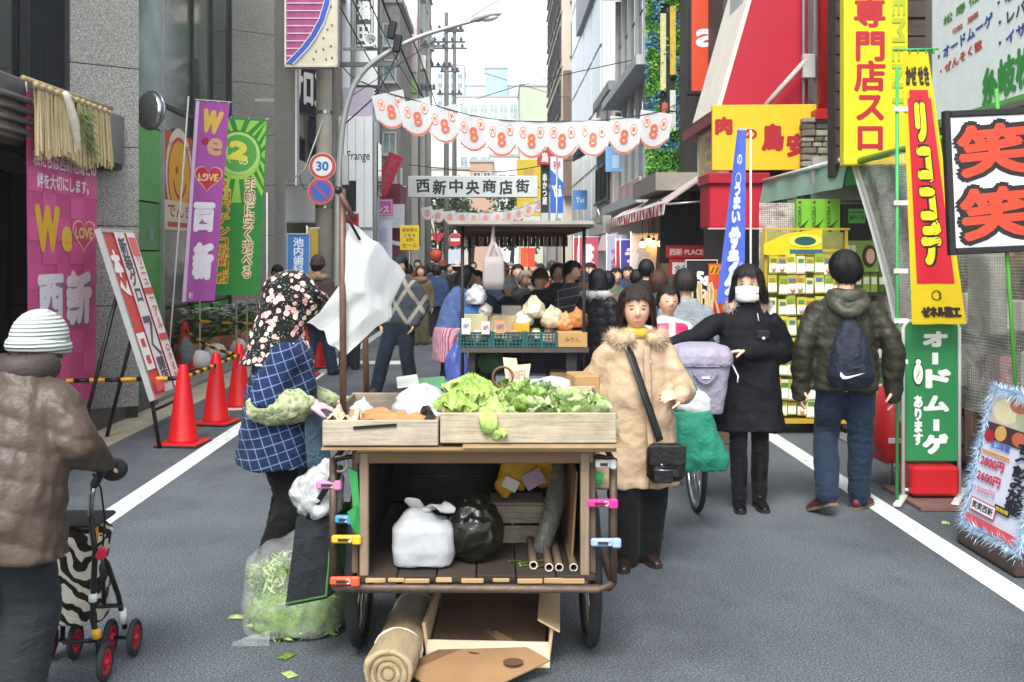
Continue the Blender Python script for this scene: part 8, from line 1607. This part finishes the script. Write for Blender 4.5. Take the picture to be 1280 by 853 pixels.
m2.build('cord',o)
# ---------------------------------------------------------------- the walking man, the apron seller and the crowd
wm=Person('person in a dark cap, grey argyle sweater and dark jeans walking toward the camera',(px(500,12.9),12.9,0),-.25,1.67,fg=False,head=(-.3,.1),build=1.05,pose=dict(elL=(.165,.03,.64),wrL=(.12,-.03,.505),elR=(-.165,.03,.64),wrR=(-.13,-.03,.505),knL=(.06,-.03,.285),anL=(.075,.04,.06),knR=(-.085,-.08,.30),anR=(-.16,-.06,.06)))
wm.body(); wm.coat(mat_fabric('argyle_knit','#41484f','argyle','#8f8c7e'),hem=.50,w=(.118,.125,.132,.132),sleeve=(.055,.05,.038),fold=.006,name='sweater'); wm.pants(JEAN2,r=(.066,.054,.048)); wm.shoes(M('#4a3a30',.5),M('#8a7a68',.7)); wm.hair('#17151a',-.07,front=R(72),tuck=1.1,side_z=-.01); wm.hat(M('#1a2b38',.7,.1,9),'cap')
ap=Person('person in a blue smock and pink striped apron leaning over the second stall',(px(562,12.2),12.2,0),PI/2+.35,1.53,head=(-.2,.35),lean=(0,-.09),build=1.1,pose=dict(elR=(-.15,-.07,.66),wrR=(-.10,-.24,.58),elL=(.14,-.09,.66),wrL=(.08,-.26,.58)))
ap.body(); ap.coat(mat_fabric('blue_smock','#54699a'),hem=.45,w=(.14,.135,.13,.13),sleeve=(.062,.058,.042),fold=.009,d=.74,name='smock'); ap.pants(DKT,r=(.07,.06,.05)); ap.shoes(M('#25252a',.6)); ap.hair('#17151a',-.12,front=R(58),tuck=0,seed=4)
APR=mat_fabric('apron_stripe','#c9a3b0','stripe','#a04a64',None,1.3); mb=MB(); ap.torso(mb,APR,[(.30,.155,.115,0),(.40,.152,.115,0),(.50,.150,.112,0),(.56,.145,.108,0)]); mb=fuse(mb,.022,APR,1,lambda p:.008*noise.noise(p*9)); mb.build('apron',ap.T)
mb=MB(); mb.box((-.15,-.05,.62),(.02,.12,.1),M('#c98f1c',.5),(.5,0,0)); mb.box((-.17,-.1,.55),(.03,.18,.25),M('#d3d6d8',.4,trans=.3),(.2,0,0)); mb.build('carried_bag',ap.T)
def crowd(label,x,ytop,Z,face,coat,hair='#15131a',hat=None,hem=.42,legs=None,w=1.,kind='plain',head=(0,0),pose=None,hl=-.08,lean=(0,0),rough=.7,extra=None,group='people around the second stall',c2=None,tuck=1.,puff=0):
    h=max(1.38,min(1.8,(EYE-(ytop-CY)*Z/FPX)+.0)); p=Person(label,(px(x,Z),Z,0),face,h*.985,head=head,pose=pose,lean=lean,build=w,group=group)
    p.body(); m=mat_fabric('crowd_'+coat.strip('#')+kind,coat,kind,c2,None,1.,rough); p.coat(m,hem=hem,w=(.14,.128,.124,.128),sleeve=(.056,.05,.04),fold=.008,puff=puff,sp=.1); p.pants(legs or DKT,r=(.064,.054,.048)); p.shoes(M('#1c1a1a',.6)); p.hair(hair,hl,front=R(64),tuck=tuck*1.1 if tuck else 0,seed=len(label),side_z=-.005 if tuck else None,rx=.093,ry=.112,rough=.010)
    if hat: p.hat(M(hat[1],.85,.1,20),hat[0])
    if extra: extra(p)
    return p
def hoodfur(col):
    def fn(p):
        N=p.J['neck']; mb=MB(); ring=[N+vl(.13*math.sin(a),.03-.09*math.cos(a),.0) for a in np.linspace(R(40),R(320),14)]; mb.loft(ring,[.045]*14,M(col,.9,.15,30),n=8); mb.fur(ring,.04,500,.04,M(col,.9,.1,30),.004,.1,3); mb.build('fur_hood',p.T)
    return fn
FOLD=dict(elR=(-.16,-.03,.63),wrR=(-.02,-.14,.64),elL=(.16,-.03,.63),wrL=(.03,-.13,.66))
crowd('person in a flat black cap behind the flowered hood on the left pavement',347,330,16.5,.2,'#2a2728',hat=('cap','#18181b'))
crowd('person in a brown knit hat and brown fur hooded jacket seen from behind',397,318,14.9,PI-.3,'#3f342d',hat=('beanie','#3a2d28'),legs=JEAN,w=1.15,extra=hoodfur('#8a7258'),puff=.006,pose=dict(knR=(-.06,-.06,.29),anR=(-.10,-.08,.06),anL=(.06,.09,.07)))
crowd('person in dark trousers mostly hidden behind the white sheet',437,331,15.7,PI,'#26221f')
crowd('person with long brown hair and a tan shawl, walking behind the argyle sweater',526,331,20,0.05,'#6d5c44',hair='#4a2f22',hl=-.15,legs=mat_fabric('khaki_cloth','#5f5a44'),tuck=0,extra=lambda p:(lambda mb:mb.build('shawl',p.T))((lambda m:(m.torus(tuple(p.J['neck']+vl(0,-.01,.0)),.085,.05,M('#7d6a50',.9,.15,12),20,8,ry=.06),m)[1])(MB())))
crowd('person in an olive green coat behind the tan shawl',511,330,23,PI,'#55684a',group='people in the far crowd')
crowd('person in a bright navy coat seen from behind, right of the tan shawl',546,331,22,PI,'#2f4870',hl=-.12,group='people in the far crowd')
crowd('person in navy bending over the left goods behind the second stall',603,337,12.6,-.5,'#303b56',lean=(0,-.06),hl=-.1)
crowd('person in a dark wide brimmed hat behind the hanging carrier bag',628,326,15,0,'#2a3448',hair='#3a3634',hat=('brim','#2a2724'))
crowd('person in a white knit hat and dark coat at the stall middle',636,347,13.2,.3,'#34383e',hat=('beanie','#b9bdc0'))
crowd('person with glasses and pale hair in a blue coat at the stall back',637,327,16.5,.2,'#33456a',hair='#8a827a')
crowd('person with fair grey hair looking down at the stall',656,337,14,.4,'#4a4a44',hair='#a3998a',head=(.3,.2))
crowd('person in a black jacket and brown brimmed hat with folded arms at the stall',675,335,12.3,.25,'#26272b',hat=('brim','#4a342a'),pose=FOLD,w=1.2)
crowd('person with tousled black hair in a black coat left of the plaid coat',697,327,13.4,.5,'#2a2c34',hl=-.09)
crowd('person with black hair in a grey black plaid coat facing right at the stall',714,324,12.2,.9,'#3a3b40',kind='plaid',c2='#8d8f92',head=(.2,.25),pose=FOLD)
crowd('person in a dark blue bucket hat and grey coat right of the plaid coat',727,338,12.9,.8,'#5a564e',hat=('brim','#2a3040'))
crowd('person with glasses and short black hair behind the bucket hat',737,327,14.6,.1,'#2f2d2e')
crowd('person in a shiny black puffer with a pale hood lining, back turned',747,335,11.5,PI-.55,'#1f2026',hl=-.11,head=(.8,.1),rough=.35,puff=.008,hem=.36,tuck=0,extra=hoodfur('#b9b9b6'))
crowd('person in a brown coat just right of the black puffer',759,338,12.9,PI-.2,'#6d5646',hl=-.1)
crowd('person in a black coat with short black hair far right under the bulbs',808,322,13,PI,'#22242a')
crowd('person with curly brown hair in a grey jacket, back turned',823,336,11,PI-.2,'#3f4148',hair='#4a2c20',hl=-.10,w=1.1,tuck=.8)
bd=crowd('person with thinning hair in a light grey and navy jacket, back turned',857,334,9.0,PI+.1,'#8f979c',hair='#2a2624',hl=-.06,w=1.12,hem=.47)
mb=MB(); nm=mat_fabric('navy_panel','#1f2b4a'); bd.torso(mb,nm,[(.46,.146,.098,0),(.56,.148,.098,0),(.64,.150,.098,0)]); mb=fuse(mb,.02,nm,1); mb.build('navy_lower_panel',bd.T); mb=MB(); wmp=mat_fabric('white_band','#c3cdc8'); bd.torso(mb,wmp,[(.645,.150,.098,0),(.665,.150,.098,0)]); mb=fuse(mb,.015,wmp,1); mb.build('white_band',bd.T)
pk=crowd('person with short hair in a hot pink padded vest over white, behind the beige coat',835,357,8.5,.1,'#c9c6c4',hair='#1f1815',hl=-.05,w=1.05,legs=DKT)
mb=MB(); pm_=M('#c72f5f',.45,.1,6,.3,60); pk.torso(mb,pm_,[(.45,.138,.098,0),(.6,.136,.098,0),(.7,.134,.094,0),(.78,.115,.09,0),(.81,.07,.07,0)]); mb=fuse(mb,.016,pm_,2,pk.fold(.003,.008,.06,2)); mb.build('vest',pk.T); mb=MB(); mb.box(vl(0,-.135,.66*pk.h),(.055,.03,.34*pk.h),M('#cfcccb',.8),(-.04,0,0),.01); mb.build('white_front',pk.T)
for i,(x,y,Z,f,c,l,hr,ht) in enumerate(((585,333,14.5,.3,'#3f5a78','person in a steel blue coat behind the apron seller','#1a1618',None),(615,338,15.5,-.3,'#6a5f58','person in a taupe coat left of the brimmed hat','#2a201c',None),(647,329,15.2,.1,'#7d7468','person in a stone coloured coat facing out behind the stall','#1a1618',None),(667,326,17.5,-.2,'#54606a','person in a blue grey coat far behind the folded arms','#6a6260',None),(686,333,15.8,.2,'#8a3f3a','person in a brick red coat between the folded arms and the tousled hair','#1d1a1a',None),(706,331,16.5,0,'#4f4a5a','person in a dusky violet coat behind the plaid coat','#2c2422',None),(770,334,15,.2,'#5f6a5a','person in a sage coat left of the leaning nobori flags','#1a1618',None),(785,332,16.5,-.2,'#303a52','person in a deep blue coat below the nobori flags','#221c1a',None),(796,336,14.5,PI,'#7a4a3c','person in a russet coat left of the black coat under the bulbs','#1a1618',None),(470,330,24,.1,'#5a5f6a','person in a grey coat far up the left side behind the sheet','#1a1618',None),(488,327,27,PI,'#3a4a3a','person in a bottle green coat far up the left side','#2a2220',None))): crowd(l,x,y,Z,f,c,hair=hr,hat=ht,group='people around the second stall' if Z<20 else 'people in the far crowd')
fc=['#6a2f28','#2a3a5a','#4a4a4c','#7a6a5a','#1c1d22','#8a3f4a','#39424a','#5a4a3a','#20283a','#b0aaa4','#3a2f3a','#6d7478']
fl=['rust red','slate blue','mid grey','sand','black','wine red','steel grey','walnut','midnight blue','cream','plum','silver grey']
for i in range(12):
    x=[522,538,553,562,571,584,592,556,541,575,676,690][i]; Z=[27,25,24,28,23,26,31,33,36,30,27,24][i]
    crowd(f'distant person in a {fl[i]} coat in the far crowd',x,324+(i*5%9),Z,(PI if i%3 else .2)+.3*math.sin(i*7),fc[i],hair=('#15131a','#2a1f1a','#4a3a30')[i%3],hat=(None,None,('beanie','#7a3a34'),None,('brim','#c9c2b4'))[i%5],group='people in the far crowd')
# ---------------------------------------------------------------- air: thin volume added to wash out the distance
hz=MB(); hz.box((0,112,14),(300,250,30),M('#ffffff')); hzo=hz.build('added_haze',None,'stuff')
hm=bpy.data.materials.new('added_haze'); hm.use_nodes=True; hn=hm.node_tree; hn.nodes.remove(hn.nodes['Principled BSDF']); pv=hn.nodes.new('ShaderNodeVolumePrincipled'); pv.inputs['Color'].default_value=(.97,.98,1,1); pv.inputs['Density'].default_value=.0008; hn.links.new(pv.outputs[0],hn.nodes['Material Output'].inputs['Volume']); hzo.data.materials.clear(); hzo.data.materials.append(hm)
bpy.data.scenes.remove(SMOKE)
